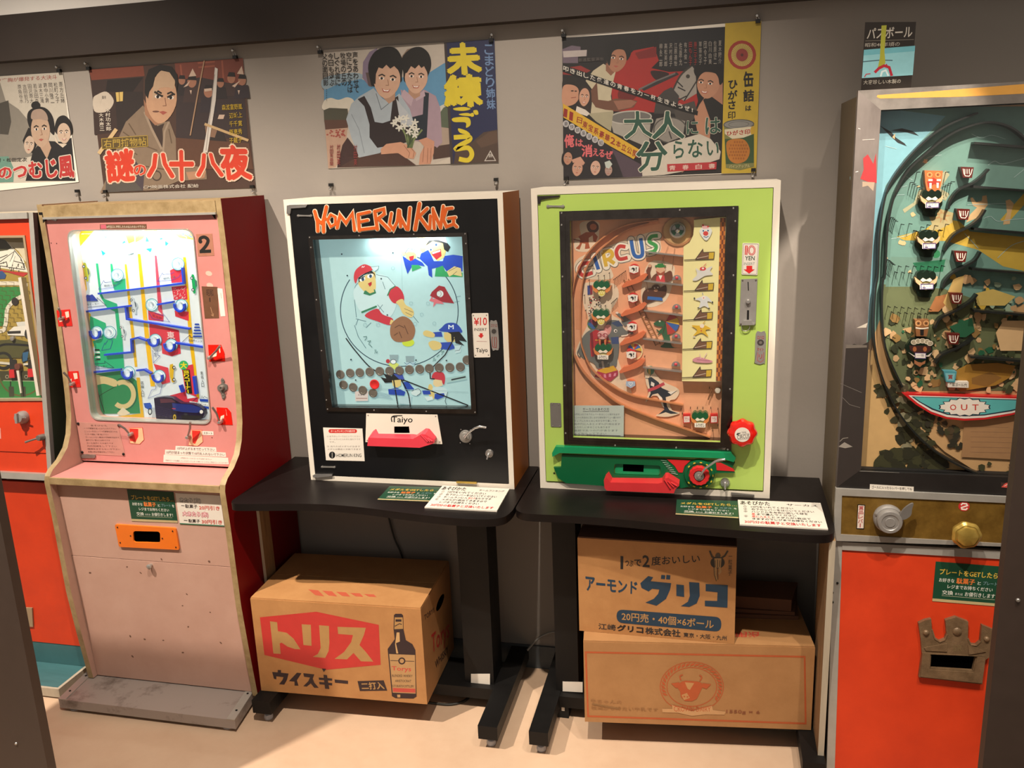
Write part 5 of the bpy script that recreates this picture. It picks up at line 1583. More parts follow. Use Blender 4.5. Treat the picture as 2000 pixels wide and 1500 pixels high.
A.line([(1124, 1184), (1150, 1186)], 4, '3a3030').text('駄菓子', [(1156, 1174), (1240, 1178), (1242, 1204), (1158, 1200)], '3a3030', .02).text('30円引き', [(1254, 1178), (1402, 1184), (1404, 1214), (1256, 1208)], 'c8544a', .03)
A.poly([(1094, 1204), (1419, 1222), (1420, 1230), (1094, 1212)], '3a6a50')
A.build('lettering', w1, M['ink_gloss'])
# ================================================================== ball game with crown, right
S1, S2, S3 = (1580, 160, 3.75), (1580, 520, 1432/420), (1580, 920, 1086/420)
BXL, BXR = .937, 1.47
ball = thing('ball_game', 'tall orange and steel ball game with peeling teal playfield and bronze crown', 'game machine', (1.2, -.18, 0))
FB1 = Face((0, -.32, 1.72), (1, 0, 0), (0, .019, 1))
FB2 = Face((0, -.336, .65), (1, 0, 0), (0, .108, 1))
fs = Face((BXL+.002, 0, 0), (0, 1, 0), (0, 0, 1))
plate('side_panel', fs, [(-.012, 1.714), (-.31, 1.714), (-.326, .78), (-.326, .65), (-.372, .012), (-.012, .012)], M['olive_wood'], ball, 0, .018)
fs2 = Face((BXR-.02, 0, 0), (0, 1, 0), (0, 0, 1))
plate('side_panel', fs2, [(-.012, 1.714), (-.31, 1.714), (-.326, .78), (-.326, .65), (-.372, .012), (-.012, .012)], M['olive_wood'], ball, 0, .018)
box('top_panel', BXL+.02, BXR-.02, -.31, -.012, 1.70, 1.714, M['olive_wood'], ball, .001)
box('back_panel', BXL+.02, BXR-.02, -.024, -.012, .02, 1.70, M['black_soft'], ball, 0)
box('side_batten', BXL-.003, BXL+.002, -.3, -.27, .66, 1.70, M['olive_wood'], ball, .001)
oq = [FB1.px((1676, 177)), (BXR, FB1.px((1676, 177))[1]), (BXR, FB1.px((1633, 952))[1]), FB1.px((1633, 952))]
iq = [FB1.px((1720.5, 215)), (BXR-.045, FB1.px((1720.5, 215))[1]), (BXR-.045, FB1.px((1677, 920))[1]), FB1.px((1677, 920))]
names = ['steel_worn', 'steel_worn', 'frame_dark', 'frame_left']
mk('frame_left', '8a817c', .42, .4, var=.5, scale=5, col2='4a403c', mid=.5, width=.35, stretch=(1, 1, .35))
mk('frame_dark', '2c2826', .42, .3, var=.4, scale=9)
for i, lab in enumerate(('top steel frame bar', 'right frame bar', 'dark bottom frame bar', 'dented left frame bar')):
    j = (i+1) % 4
    bm = bmesh.new()
    bplate(bm, FB1, [oq[i], oq[j], iq[j], iq[i]], (), -.02, .002)
    o = fin(bm, 'frame_bar', M[names[i]], ball, lab, .002)
    if i == 0:
        A = Art(FB1, S1, .0022)
        A.poly([(500, 97), (1000, 62), (1900, -10), (1900, 70), (1100, 110), (520, 122), (495, 112)], 'c8913c')
        A.build('tape_strip', o, None, 'ochre tape strip')
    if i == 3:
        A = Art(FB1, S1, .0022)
        A.poly([(395, 560), (430, 530), (470, 600), (490, 520), (495, 740), (440, 735), (375, 710), (400, 640)], 'a02a2e').poly([(390, 730), (480, 735), (470, 800), (430, 760), (390, 770)], '9c8874')
        A.line([(360, 340), (375, 345)], 5, 'c8c0b8').line([(340, 660), (360, 655)], 5, 'd0c8c0').line([(390, 425), (480, 420)], 4, 'b8b0a8')
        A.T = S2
        A.poly([(245, 540), (300, 515), (340, 530), (398, 500), (345, 1352), (182, 1470)], '2e2724')  # dark reflection in the lower bar, painted as a flat patch
        A.poly([(315, 410), (390, 375), (380, 408)], 'a49c90').poly([(195, 1200), (235, 1170), (290, 1200), (240, 1210)], '8c857c').line([(205, 1165), (225, 1145), (260, 1140)], 5, '7c756c').line([(210, 780), (350, 840)], 3, '6a645e').line([(220, 870), (270, 920), (340, 940)], 3, '6a645e')
        A.poly([(245, 520), (385, 525), (385, 540), (245, 545)], '6a625a')
        A.build('scratches_reflection', o)
D = .045
reveal('window_reveal', FB1, iq, [(q[0], q[1]) for q in iq], D, M['black_soft'], ball)
FBA = FB1.off(-D)
A = Art(FBA, S1)
s2 = lambda *ps: [((p[0]/S2[2]+S2[0]-S1[0])*S1[2], (p[1]/S2[2]+S2[1]-S1[1])*S1[2]) for p in ps]
A.v += [FBA.w((q[0], q[1]), 0) for q in iq]
A.f.append([0, 1, 2, 3])
A.c += [lin('c49c6c')]*4
R9 = random.Random(11)
TEAL, TAN, OLV = '6a9186', 'd8b484', '3c3c24'


def blob(x, y, r, col, k=9, sx=1.):
    A.poly([(x+r*sx*(.5+R9.random()*.8)*math.cos(6.283*i/k), y+r*(.5+R9.random()*.8)*math.sin(6.283*i/k)) for i in range(k)], col)


A.poly([(380, 180), (1900, 180), (1900, 1500)]+s2((1432, 250), (1250, 330), (1080, 260), (900, 330), (700, 260), (560, 300), (480, 330), (440, 440), (385, 520), (340, 500)), TEAL)
A.poly([(450, 180), (1000, 250), (700, 560), (560, 760), (505, 1100), (470, 1520)]+s2((400, 400), (380, 520), (340, 500))+[(300, 700)], '7cb0bc')
A.poly(s2((490, 120), (900, 150), (1432, 330), (1432, 830), (1000, 830), (640, 830), (560, 740), (500, 560), (480, 300)), '626a48', 0)
A.poly([(600, 1280), (1000, 1290), (1200, 1400), (1250, 1500), (560, 1500)], '66877a')
A.poly([(760, 1325), (1000, 1300), (980, 1390), (800, 1400)], '1c6444').ell(930, 1260, 32, 30, '2c7c50')
A.poly([(640, 1135), (850, 1080), (960, 1000), (1100, 1020), (1180, 1095), (1900, 1170), (1900, 1420), (1575, 1385), (1420, 1350), (1240, 1230), (1000, 1165), (700, 1160)], 'c0a03c')
A.poly([(1400, 1010), (1575, 815), (1900, 560), (1900, 760), (1575, 900), (1450, 1040)], 'c0a03c')
A.poly([(880, 990), (960, 930), (1060, 960), (1050, 1030), (960, 1080), (870, 1090), (900, 1040)], 'b0a274')
for k in range(7):
    a = 2*math.pi*k/7
    A.poly([(975+20*math.cos(a-.5), 980+20*math.sin(a-.5)), (975+70*math.cos(a), 980+60*math.sin(a)), (975+20*math.cos(a+.5), 980+20*math.sin(a+.5))], 'b08a5c')
# acrobats left by the peeled paint
A.poly([(1180, 850), (1195, 845), (1225, 880), (1265, 870), (1270, 835), (1300, 830), (1310, 900), (1270, 950), (1220, 1000), (1150, 1030), (1180, 970), (1230, 920), (1200, 905)], 'c8a678').poly([(1440, 870), (1470, 860), (1500, 890), (1480, 960), (1470, 1040), (1420, 1045), (1450, 960)], 'c8a678')
A.poly([(800, 800), (860, 760), (1000, 650), (1030, 680), (960, 780), (1030, 820), (1000, 870), (900, 820), (780, 900), (700, 960), (685, 935), (770, 880)], 'a8a684')
A.poly([(520, 320), (600, 365), (640, 410), (700, 450), (715, 470), (650, 445), (600, 400)], '1c2020').poly([(600, 355), (680, 340), (760, 360), (805, 395), (720, 370), (650, 360)], '1c2020').poly([(610, 405), (632, 375), (628, 420)], TAN)
for l in ([(830, 590), (880, 550), (970, 535)], [(600, 1150), (700, 1130), (790, 1090)], [(1310, 610), (1360, 580), (1420, 600), (1575, 560)], [(1190, 380), (1260, 410), (1340, 390), (1440, 420)], [(560, 470), (640, 490)], [(690, 680), (760, 720)], [(1280, 1000), (1330, 985), (1380, 1020), (1470, 1010), (1575, 1000)], [(1380, 1290), (1480, 1200), (1575, 1165)], [(1160, 900), (1440, 890)], [(640, 780), (720, 760)], [(620, 830), (700, 825)], [(1140, 1110), (1240, 1220)], [(1500, 700), (1575, 640)]):
    A.line(l, 4, 'a8c4c0', sm=1)
for x, y, r in ((850, 580, 18), (760, 975, 22), (680, 1180, 24), (800, 765, 10), (740, 1390, 14), (570, 1290, 9)):
    blob(x, y, r, TAN)
# peeled mid zone: shards of bare wood and scraps of green and olive paint
P = lambda x, y: s2((x, y))[0]
for k in range(210):
    x, y = R9.uniform(500, 1420), R9.uniform(330, 830)
    if x < 520+(y-500)*.4:
        continue
    blob(*P(x, y), R9.uniform(8, 42), R9.choice([TAN, TAN, 'b89468', '2f3420', '3c4428', '2f3420', '1f5a3c', 'c8a478', '8a6c3c']), R9.choice((6, 7, 9)))
for k in range(26):
    blob(*P(R9.uniform(900, 1420), R9.uniform(60, 330)), R9.uniform(8, 44), R9.choice([TAN, TAN, 'b89468', 'c0a03c', '8fa48a']), 7)
A.poly(s2((840, 200), (930, 180), (920, 240), (860, 300), (790, 300)), 'a0683c').poly(s2((960, 80), (1030, 60), (1010, 170), (960, 330), (890, 240)), 'c0a060').poly(s2((1100, 180), (1220, 150), (1370, 200), (1300, 260), (1120, 260)), 'c0a85c')
A.poly(s2((930, 400), (1080, 340), (1100, 430), (1040, 470), (1000, 470)), '1f5a3c').poly(s2((1290, 360), (1432, 360), (1432, 560), (1270, 560), (1240, 440)), TAN).poly(s2((960, 700), (1050, 650), (1250, 640), (1370, 660), (1330, 740), (1240, 790), (1000, 830)), 'a0762c').poly(s2((1080, 740), (1200, 700), (1280, 740), (1180, 800), (1080, 780)), '86602c')
# bare wood below, with dark scraps
A.poly(s2((360, 540), (425, 560), (450, 720), (520, 900), (640, 1100), (800, 1230), (1000, 1330), (1150, 1420), (330, 1380)), 'd0aa72')
A.poly(s2((640, 840), (1432, 860), (1432, 1420), (1200, 1420), (900, 1230), (720, 1060)), 'c49c6c')
for k in range(105):
    t = R9.random()
    x, y = 470+R9.uniform(-30, 190)+t*240, 780+t*560
    if y < 1350:
        blob(*P(x, y), R9.uniform(14, 44), R9.choice([OLV, OLV, '2c2c1c', '4c4a34', '8a8468']), 8, 1.2)
for k in range(44):
    blob(*P(R9.uniform(460, 900), R9.uniform(1235, 1345)), R9.uniform(20, 48), R9.choice([OLV, '2c2c1c']), 8, 1.4)
for k in range(46):
    t = R9.random()
    x, y = 660+t*340+R9.uniform(-10, 60), 900+t*300+R9.uniform(-50, 50)
    blob(*P(x, y), R9.uniform(12, 34), R9.choice([OLV, '2c2a1e', '2c2a1e', '4a3c28']), 7)
for k in range(8):
    blob(*P(R9.uniform(1080, 1400), R9.uniform(1300, 1380)), R9.uniform(18, 40), OLV, 7)
A.poly(s2((1030, 985), (1418, 985), (1395, 1282), (1010, 1262)), 'a07a54')
for k in range(6):
    A.line(s2((1070, 1060+34*k), (1380-R9.uniform(0, 60), 1066+34*k)), 3, '86644a')
A.build('playfield', ball)
pf = ball.children[-1]
rail('track', FBA, [(1215, 232), (1000, 320), (840, 430), (700, 575), (595, 720), (543, 850), (505, 1100), (492, 1400)]+s2((432, 150), (420, 400), (440, 600), (505, 800), (600, 980), (760, 1160), (950, 1290), (1230, 1410)), .004, .026, M['dark_rail'], ball, S1)
rail('track', FBA, [(1900, 1100), (1800, 760), (1700, 560), (1575, 430), (1450, 335), (1300, 300), (1150, 330), (1000, 400), (850, 520), (720, 640), (640, 770), (592, 900), (560, 1100), (545, 1400)]+s2((480, 100), (475, 300), (500, 540), (610, 790)), .004, .026, M['dark_rail'], ball, S1)
for p in ((1185, 450), (1180, 765), (1185, 1072), (1170, 1362), s2((1075, 285))[0], s2((1055, 590))[0]):
    rail('shelf', FBA, [p, (p[0]+760, p[1]+62)], .005, .028, M['dark_rail'], ball, S1, 0)
for l in ([(1300, 640), (1250, 690), (1180, 742), (1080, 790), (1020, 870), (1005, 930)], [(1275, 935), (1230, 1000), (1150, 1060), (1050, 1112), (992, 1190), (980, 1232)], [(1240, 1240), (1200, 1300), (1130, 1342), (1040, 1390), (980, 1450), (965, 1500)],
          s2((1105, 180), (1060, 230), (960, 290), (860, 340), (825, 405)), s2((1080, 465), (1040, 500), (950, 545), (870, 582), (828, 635))):
    rail('chute', FBA, l, .0045, .022, M['dark_rail'], ball, S1)
mk('bucket_red', '5c1c16', .35)
mk('bucket_teal', '4c94a0', .4)
mk('bowl_dark', '16241a', .3)


def bucket(x, y, mat, mark):
    o = plate('bucket', FBA, FBA.many([(x-48, y-40), (x+48, y-36), (x+34, y+42), (x-30, y+38)], S1), M[mat], ball, 0, .022, bev=.002)
    A = Art(FBA, S1, .0222)
    if mark:
        A.line([(x-30, y-26), (x-24, y+10), (x-14, y+26), (x+14, y+28), (x+26, y+12), (x+36, y-24)], 6, 'e8dccc')
        for d in (-12, 4, 20):
            A.line([(x+d-6, y-24), (x+d-5, y+12)], 6, 'e8dccc')
    else:
        A.poly([(x-36, y-26), (x+36, y-24), (x+26, y+32), (x-24, y+30)], '78b4bc').text('賞', (x-16, y-14, x+18, y+18), '8a3a34', .03)
    A.build('print', o)


for q in ((1140, 662), (1112, 966), (1092, 1272), s2((965, 205))[0], s2((945, 472))[0]):
    bucket(*q, 'bucket_red', 1)
bucket(*s2((925, 722))[0], 'bucket_teal', 0)
FBT = FBA.off(.004)
for q in ((885, 862), (862, 1158), (845, 1452)):
    o = plate('catcher_bowl', FBA, FBA.many(smooth([(q[0]-80, q[1]-10), (q[0]-92, q[1]+40), (q[0]-60, q[1]+80), (q[0]-48, q[1]+118), (q[0]+40, q[1]+122), (q[0]+50, q[1]+84), (q[0]+84, q[1]+40), (q[0]+80, q[1]-10), (q[0]+40, q[1]-70), (q[0]-40, q[1]-70)], True, 3), S1), M['bowl_dark'], ball, 0, .008, bev=.002)
    tulip(FBT, S1, q[0], q[1]-6, 1.15, ball, 'bowl_dark', None, '', 'e0b488')
    A = Art(FBT, S1, .0225)
    A.line([(q[0]-40, q[1]+20), (q[0]+50, q[1]+18), (q[0]+48, q[1]+54), (q[0]-38, q[1]+58)], 5, '5a4880', closed=True).text('当 り 穴', (q[0]-26, q[1]+28, q[0]+34, q[1]+40), 'b06a7c', .0).line([(q[0]-28, q[1]+46), (q[0]-6, q[1]+46)], 5, '4a4a90')
    A.build('bowl_label', o)
# owl block at top, brown owl and pale bowl below
oq_ = plate('owl_block', FBA, FBA.many([(832, 648), (965, 652), (955, 740), (940, 800), (850, 800), (838, 740)], S1), mk('owl_orange', 'c8703c', .4), ball, 0, .02, bev=.002)
A = Art(FBA, S1, .0203)
for dx in (-26, 34):
    A.ring(895+dx, 680, 17, 15, 6, 'e0a060', n=14).ell(895+dx, 680, 5, 5, '3a2010', n=10)
A.poly([(850, 730), (895, 700), (945, 730), (940, 760), (905, 745), (860, 770)], 'b02c1c').poly([(860, 712), (890, 712), (890, 726), (860, 726)], 'e8dccc').poly([(920, 712), (950, 712), (950, 726), (920, 726)], 'e8dccc').poly([(866, 740), (884, 740), (882, 780), (868, 780)], 'c8d0cc').poly([(918, 738), (936, 738), (934, 776), (920, 776)], 'c8d0cc')
A.build('print', oq_)
x, y = s2((740, 395))[0]
oq_ = plate('owl_block', FBA, FBA.many([(x-52, y-52), (x+52, y-52), (x+48, y+10), (x+36, y+68), (x-40, y+68), (x-46, y+10)], S1), mk('owl_brown', '8a5c38', .4), ball, 0, .02, bev=.002)
A = Art(FBA, S1, .0203)
for dx in (-26, 30):
    A.ring(x+dx, y-26, 18, 17, 8, 'c89460', n=14).ell(x+dx, y-26, 5, 5, '2a1808', n=10)
A.line([(x-46, y+6), (x-10, y+12), (x+10, y+12), (x+48, y+6)], 9, 'e4d8c4').poly([(x-14, y+18), (x+14, y+18), (x+12, y+62), (x-12, y+62)], '14100c')
A.build('print', oq_)
x, y = s2((735, 545))[0]
ob = plate('catcher_bowl', FBA, FBA.many(smooth([(x-110, y-10), (x-70, y-70), (x-40, y-85), (x, y-78), (x+40, y-85), (x+76, y-66), (x+84, y-10), (x+80, y+40), (x+40, y+60), (x+36, y+125), (x-40, y+130), (x-50, y+60), (x-90, y+30)], True, 3), S1), M['bowl_dark'], ball, 0, .016, bev=.002)
A = Art(FBA, S1, .0163)
for dx, dy in ((-50, -52), (-20, -60), (12, -62), (44, -56), (66, -44)):
    A.ring(x+dx, y+dy, 20, 16, 6, 'd8ccb4', n=14).ell(x+dx, y+dy, 14, 11, 'a89c84')
A.poly([(x-84, y-28), (x+70, y-26), (x+78, y+4), (x+50, y+24), (x-50, y+26), (x-80, y+4)], '3c1a14').poly([(x-92, y+20), (x-50, y+44), (x+50, y+44), (x+84, y+20), (x+60, y+52), (x-50, y+54)], 'd8ccc0').ell(x-45, y-2, 14, 18, 'a05c34').ell(x+30, y-2, 14, 18, 'a05c34')
A.poly([(x-42, y+26), (x+36, y+28), (x+35, y+66), (x-42, y+64)], 'e4dcd4').line([(x-42, y+26), (x+36, y+28), (x+35, y+66), (x-42, y+64)], 4, '5a4880', closed=True).text('一等', (x-28, y+34, x+24, y+54), '5a5a70', .0)
A.poly([(x-48, y+76), (x-20, y+92), (x+5, y+96), (x+34, y+80), (x+30, y+104), (x+10, y+112), (x-6, y+128), (x-30, y+114), (x-46, y+104)], '9c6440')
A.build('print', ob)
# nails: bent wires standing from the board
NL = [(790, 660), (1000, 660)]+[(742+17*k, 735+12*k) for k in range(5)]+[(1040-20*k, 730+12*k) for k in range(4)]+[(600+10*k, 990+9*k) for k in range(4)]+[(675, 1040), (733, 1036), (820, 1060), (865, 1045), (920, 1050), (1000, 1040)]+[(765+8*k, 1085+4*k) for k in range(3)]+[(945+8*k, 1085-4*k) for k in range(2)]
NL += [(575+9*k, 1300+8*k) for k in range(5)]+[(655, 1345), (710, 1345), (765, 1345), (820, 1345), (872, 1348), (920, 1350), (970, 1342), (628, 1388), (680, 1390), (735, 1392)]
NL += [s2((525+45*k, 262+3*k))[0] for k in range(7)]+[s2((548+45*k, 300+2*k))[0] for k in range(6)]+[s2((512, 468))[0], s2((556, 466))[0]]
for p in NL:
    c = FBA.px(p, S1)
    tube('nail', [FBA.w((c[0], c[1]-.0005), 0), FBA.w((c[0], c[1]-.0005), .024), FBA.w((c[0]+.002, c[1]-.0005), .026)], .0009, M['black_steel'], pf, 5)
# OUT sign
osgn = s2((610, 832), (1432, 858), (1700, 868), (1500, 925), (1330, 975), (1150, 1005), (1020, 1012), (900, 1000), (800, 968), (700, 908))
so = plate('out_sign', FBA, FBA.many(osgn, S1), M['red_plastic'], ball, 0, .022, bev=.001, label='red and turquoise bowl shaped sign reading OUT')
A = Art(FBA, S1, .0223)
A.poly(s2((650, 845), (1432, 868), (1640, 876), (1500, 915), (1330, 962), (1150, 992), (1020, 998), (905, 988), (800, 952), (710, 896)), 'e0d8d0').poly(s2((668, 852), (1432, 874), (1600, 880), (1490, 908), (1330, 950), (1150, 978), (1020, 984), (905, 974), (805, 940), (720, 890)), '1c2c3c').poly(s2((685, 856), (1432, 880), (1560, 884), (1480, 904), (1320, 942), (1150, 970), (1020, 976), (908, 966), (812, 932), (726, 886)), '58b0b0')
bp = []
for k in range(32):
    a = 2*math.pi*k/32
    r = 1.0 if k % 2 else .84
    bp.append((1020+165*r*math.cos(a)*(1.12 if k in (0, 16) else 1), 922+58*r*math.sin(a)))
A.poly(s2(*[(1020+(x-1020)*1.06, 922+(y-922)*1.1) for x, y in bp]), '1c2c3c').poly(s2(*bp), 'e4dcd0')
for ch, x in zip('OUT', (945, 1018, 1092)):
    A.text(ch, s2((x-22, 905), (x+20, 905), (x+20, 944), (x-22, 944)), 'c03a2c', .02)
A.build('print', so)
gp = plate('goal_plate', FBA, FBA.many(s2((910, 755), (1048, 758), (1048, 797), (910, 793)), S1), M['paper'], ball, 0, .02)
A = Art(FBA, S1, .0203)
A.text('↑当ゴール穴', s2((922, 764), (1036, 768), (1036, 789), (922, 785)), '3a342c', .01)
A.build('lettering', gp)
plate('window_glass', FB1, iq, M['glass'], ball, -.012, -.009)
# bottom bar of bright metal, labels
rail('sill', FB1, [(330, 1366), (1800, 1432)], .003, .001, M['aluminium'], ball, S2, 0)
sticker('white_label', FB1, S3, [(307, 65), (528, 78), (527, 102), (306, 92)], 'paper', ball, lambda A: A.text('ゴールに入ったらレバーを押してね', [(316, 71), (520, 83), (519, 97), (316, 87)], '2a2420', .02), 'white strip of printed instructions', .0026)
sticker('red_sticker', FB1, S3, [(968, 56), (1034, 62), (1034, 86), (968, 82)], mk('sticker_back', '40302c', .4), ball, lambda A: A.poly([(974, 76), (990, 60), (1010, 58), (1018, 70), (1032, 70), (1030, 82), (974, 80)], 'd05048', 1).line([(985, 74), (1000, 66), (1010, 76)], 3, 'e8d0c0'), 'small red logo sticker', .0026)
# control panel
FG = Face((0, -.345, .72), (1, 0, 0), (0, .019, 1))
go = [FG.px((135, 86), S3), (BXR, FG.px((1500, 152), S3)[1]), (BXR, FG.px((1500, 400), S3)[1]), FG.px((124, 350), S3)]
gi = [FG.px((166, 122), S3), (BXR-.02, FG.px((1400, 178), S3)[1]), (BXR-.02, FG.px((1400, 388), S3)[1]), FG.px((160, 318), S3)]
frame_bars('panel_frame', FG, go, gi, -.012, .003, M['aluminium'], ball, bev=.001)
plate('control_panel', FG, gi, M['gold_panel'], ball, -.012, 0, label='gold coloured metal control panel')
st = sticker('prize_label', FG, S3, [(246, 168), (284, 170), (278, 294), (239, 292)], 'black_steel', ball, lambda A: A.poly([(249, 172), (280, 174), (275, 289), (243, 288)], 'dccabc').vtext('賞品レバー', 252, 176, 276, 286, 'a84848', .03, lean=-6), 'narrow upright label with red characters')
A = Art(FG, S3, .0006)
A.ell(783, 178, 29, 24, 'c02a2c').line([(768, 172), (775, 163), (795, 165), (800, 174), (770, 184), (772, 192), (792, 194), (800, 186)], 7, 'e8dcd4')
A.build('round_sticker', ball, None, 'round red and white sticker')
c = FG.px((396, 232), S3)
dl = lathe('dial', FG, c, [(.033, 0), (.034, .004), (.034, .016), (.031, .02), (.029, .02), (.029, .034), (.027, .038), (.02, .0385), (.0185, .037), (.012, .037), (.011, .0385), (0, .0385)], M['alloy'], ball, 48, label='grey metal prize dial')
plate('leaf_lever', FG, FG.many(smooth([(440, 205), (460, 170), (490, 145), (512, 138), (505, 165), (500, 195), (475, 215), (450, 218)], True, 4), S3), M['grey_plastic'], dl, .03, .036, bev=.001)
for a in (40, 160, 280):
    t = math.radians(a)
    lathe('screw', FG, (c[0]+.0315*math.cos(t), c[1]+.0315*math.sin(t)), [(.003, .016), (.003, .021), (0, .022)], M['steel_worn'], dl, 10)
c = FG.px((776, 296), S3)
gk = lathe('knob', FG, c, [(.012, 0), (.012, .02), (.030, .022), (.0325, .03), (.0325, .036), (.027, .042), (.0245, .042), (.022, .047), (.012, .051), (0, .052)], M['brass'], ball, 48, lob=7, amp=.035, label='polished brass lobed knob')
# lower orange door
mq = [FB2.px((124, 352), S3), FB2.px((168, 356), S3), FB2.px((150, 1490), S3), FB2.px((98, 1490), S3)]
zt = FB2.px((168, 356), S3)[1]
z2 = FB2.px((168, 396), S3)[1]
zb = FB2.w((0, -.63))[2]
plate('edge_bar', FB2, [(mq[0][0], zt), (mq[1][0], zt), (mq[1][0]+.004, -.64), (mq[0][0]+.005, -.64)], M['aluminium'], ball, -.014, .002, bev=.001)
plate('edge_bar', FB2, [(mq[1][0], zt), (BXR, zt), (BXR, z2), (mq[1][0], z2)], M['aluminium'], ball, -.014, .004, bev=.001)
dr = plate('lower_door', FB2, [(mq[1][0], z2), (BXR, z2), (BXR, -.618), (mq[1][0]+.004, -.618)], M['orange_paint'], ball, -.014, 0)
plate('skirting', FB2, [(mq[1][0]+.004, -.618), (BXR, -.618), (BXR, -.64), (mq[1][0]+.004, -.64)], M['pale_wood'], ball, -.014, -.002)
for p in ((143, 564), (118, 612), (118, 660)):
    screw(FB2, p, .003, ball, S3, 'black_steel', h=.002)
crn = [(548, 760), (580, 745), (612, 738), (615, 790), (630, 835), (655, 850), (680, 840), (690, 815), (683, 745), (735, 728), (798, 752), (796, 835), (810, 865), (838, 868), (858, 850), (866, 768), (895, 780), (930, 795), (922, 850), (905, 930), (880, 945), (868, 1066), (550, 1030), (566, 920), (560, 840)]
hl = FB2.many([(612, 916), (836, 926), (820, 998), (607, 985)], S3)
cr = plate('crown_plate', FB2, FB2.many(crn, S3), M['bronze'], ball, 0, .012, holes=[hl], label='cast bronze crown shaped payout plate')
bm = bmesh.new()
bplate(bm, FB2, hl, (), .0005, .001)
fin(bm, 'payout_hole', M['hole'], cr)
for p, r in (((586, 806), .0075), ((742, 800), .0105), ((890, 838), .007)):
    lathe('boss', FB2, FB2.px(p, S3), [(r, .011), (r*.95, .014), (r*.6, .017), (0, .018)], M['bronze'], cr, 20)
frame_bars('crown_rim', FB2, FB2.many([(566, 905), (884, 925), (866, 1058), (556, 1024)], S3), FB2.many([(606, 912), (842, 922), (824, 1004), (602, 990)], S3), .011, .0155, M['bronze'], cr, bev=.001)
for q in ([(575, 880), (690, 860), (690, 900), (585, 895)], [(795, 865), (885, 900), (800, 915)]):
    plate('relief', FB2, FB2.many(q, S3), M['bronze'], cr, .011, .0145, bev=.001)
A = Art(FB2, S3, .0122)
A.text('SR', (722, 868, 768, 900), '6e5a3c', .03)
A.build('relief_letters', cr)
tube('crown_edge', [FB2.w(FB2.px(p, S3), .012) for p in ((615, 790), (630, 838), (655, 853), (680, 843), (692, 815))], .002, M['bronze'], cr, 6)
tube('crown_edge', [FB2.w(FB2.px(p, S3), .012) for p in ((796, 835), (810, 867), (838, 871), (860, 850))], .002, M['bronze'], cr, 6)
g2 = green_card(FB2, S3, [(640, 456), (1000, 484), (966, 684), (622, 656)], 'notice_card', '', 'プレートをGETしたら…')
tag(g2, 'dark green laminated notice card taped on the orange door above the bronze crown', 'notice card')
# acrylic sign standing on top
FS = Face((0, -.27, 1.722), (1, 0, 0), (0, .06, 1))
C4 = (1540, 0, 3.0)
sg = thing('acrylic_sign', 'small dark acrylic sign standing on top of the ball game at right', 'sign', (1.0, -.24, 1.722))
zb_ = .0
qd = [FS.px((450, 130), C4), FS.px((748, 128), C4), (FS.px((718, 508), C4)[0], zb_), (FS.px((425, 515), C4)[0], zb_)]
pl_ = plate('panel', FS, qd, mk('sign_dark', '2c2622', .12, var=.1), sg, -.003, 0, bev=.0006)
box('foot', qd[3][0], qd[2][0], -.27, -.21, 1.722, 1.725, M['acrylic'], sg, .0005)
A = Art(FS, C4, .0003)
A.text('パスボール', [(465, 165), (728, 152), (724, 218), (458, 230)], 'c0b8ac', .02).line([(450, 240), (735, 232)], 3, '7a7268')
A.text('昭和40年頃の', [(450, 252), (655, 244), (650, 270), (448, 276)], 'a8a094', .01)
A.poly([(442, 292), (742, 268), (728, 440), (430, 458)], '8cc4cc').poly([(442, 292), (742, 268), (740, 300), (440, 325)], '6cb0bc').line([(436, 362), (540, 352), (610, 354)], 6, '44626c')  # blue screen reflected in the panel, painted as flat shapes
A.poly([(545, 150), (575, 148), (562, 300), (568, 370), (540, 402), (522, 402), (535, 340)], 'a8a838')
A.line([(505, 425), (530, 400), (560, 385), (590, 395), (605, 445)], 16, 'b02434').line([(540, 448), (548, 420), (570, 412), (585, 445)], 10, 'd8e8e8').poly([(560, 392), (575, 372), (585, 395)], 'b02434').line([(445, 452), (455, 435), (480, 432)], 6, 'b04a54')
A.text('大変珍しい木製の', [(440, 470), (660, 462), (656, 488), (438, 496)], 'a8a094', .01)
A.build('print', sg, M['ink_gloss'])  # lettering plus the painted reflection
# ================================================================== orange driving game at far left
O, O2 = (0, 400, 2.5), (0, 400, 1500/380)
OX = -1.36
orng = thing('coin_game', 'orange driving coin game at far left with aluminium edges and a teal foot board', 'game machine', (-1.6, -.15, 0))
FO = Face((0, -.215, 1.511), (1, 0, 0), (0, .128, 1))
sl = .128
yo_ = lambda z: -.215-(1.511-z)*sl
fs = Face((OX-.016, 0, 0), (0, 1, 0), (0, 0, 1))
plate('side_panel', fs, [(-.012, 1.51), (-.213, 1.51), (-.318, .70), (-.30, .68), (-.30, .012), (-.012, .012)], mk('side_green', '3a4434', .5, var=.2), orng, 0, .015)
fs = Face((-1.86, 0, 0), (0, 1, 0), (0, 0, 1))
plate('side_panel', fs, [(-.012, 1.51), (-.213, 1.51), (-.318, .70), (-.30, .68), (-.30, .012), (-.012, .012)], M['side_green'], orng, 0, .015)
OL = -1.86
box('top_panel', OL, OX-.016, -.213, -.012, 1.497, 1.51, M['pale_wood'], orng, .001)
wq = [FO.px((-200, 152), O), FO.px((125, 149), O), FO.px((232, 956), O), FO.px((-120, 958), O)]
r0, r1 = FO.px((166, 38), O), FO.px((262, 1330), O)
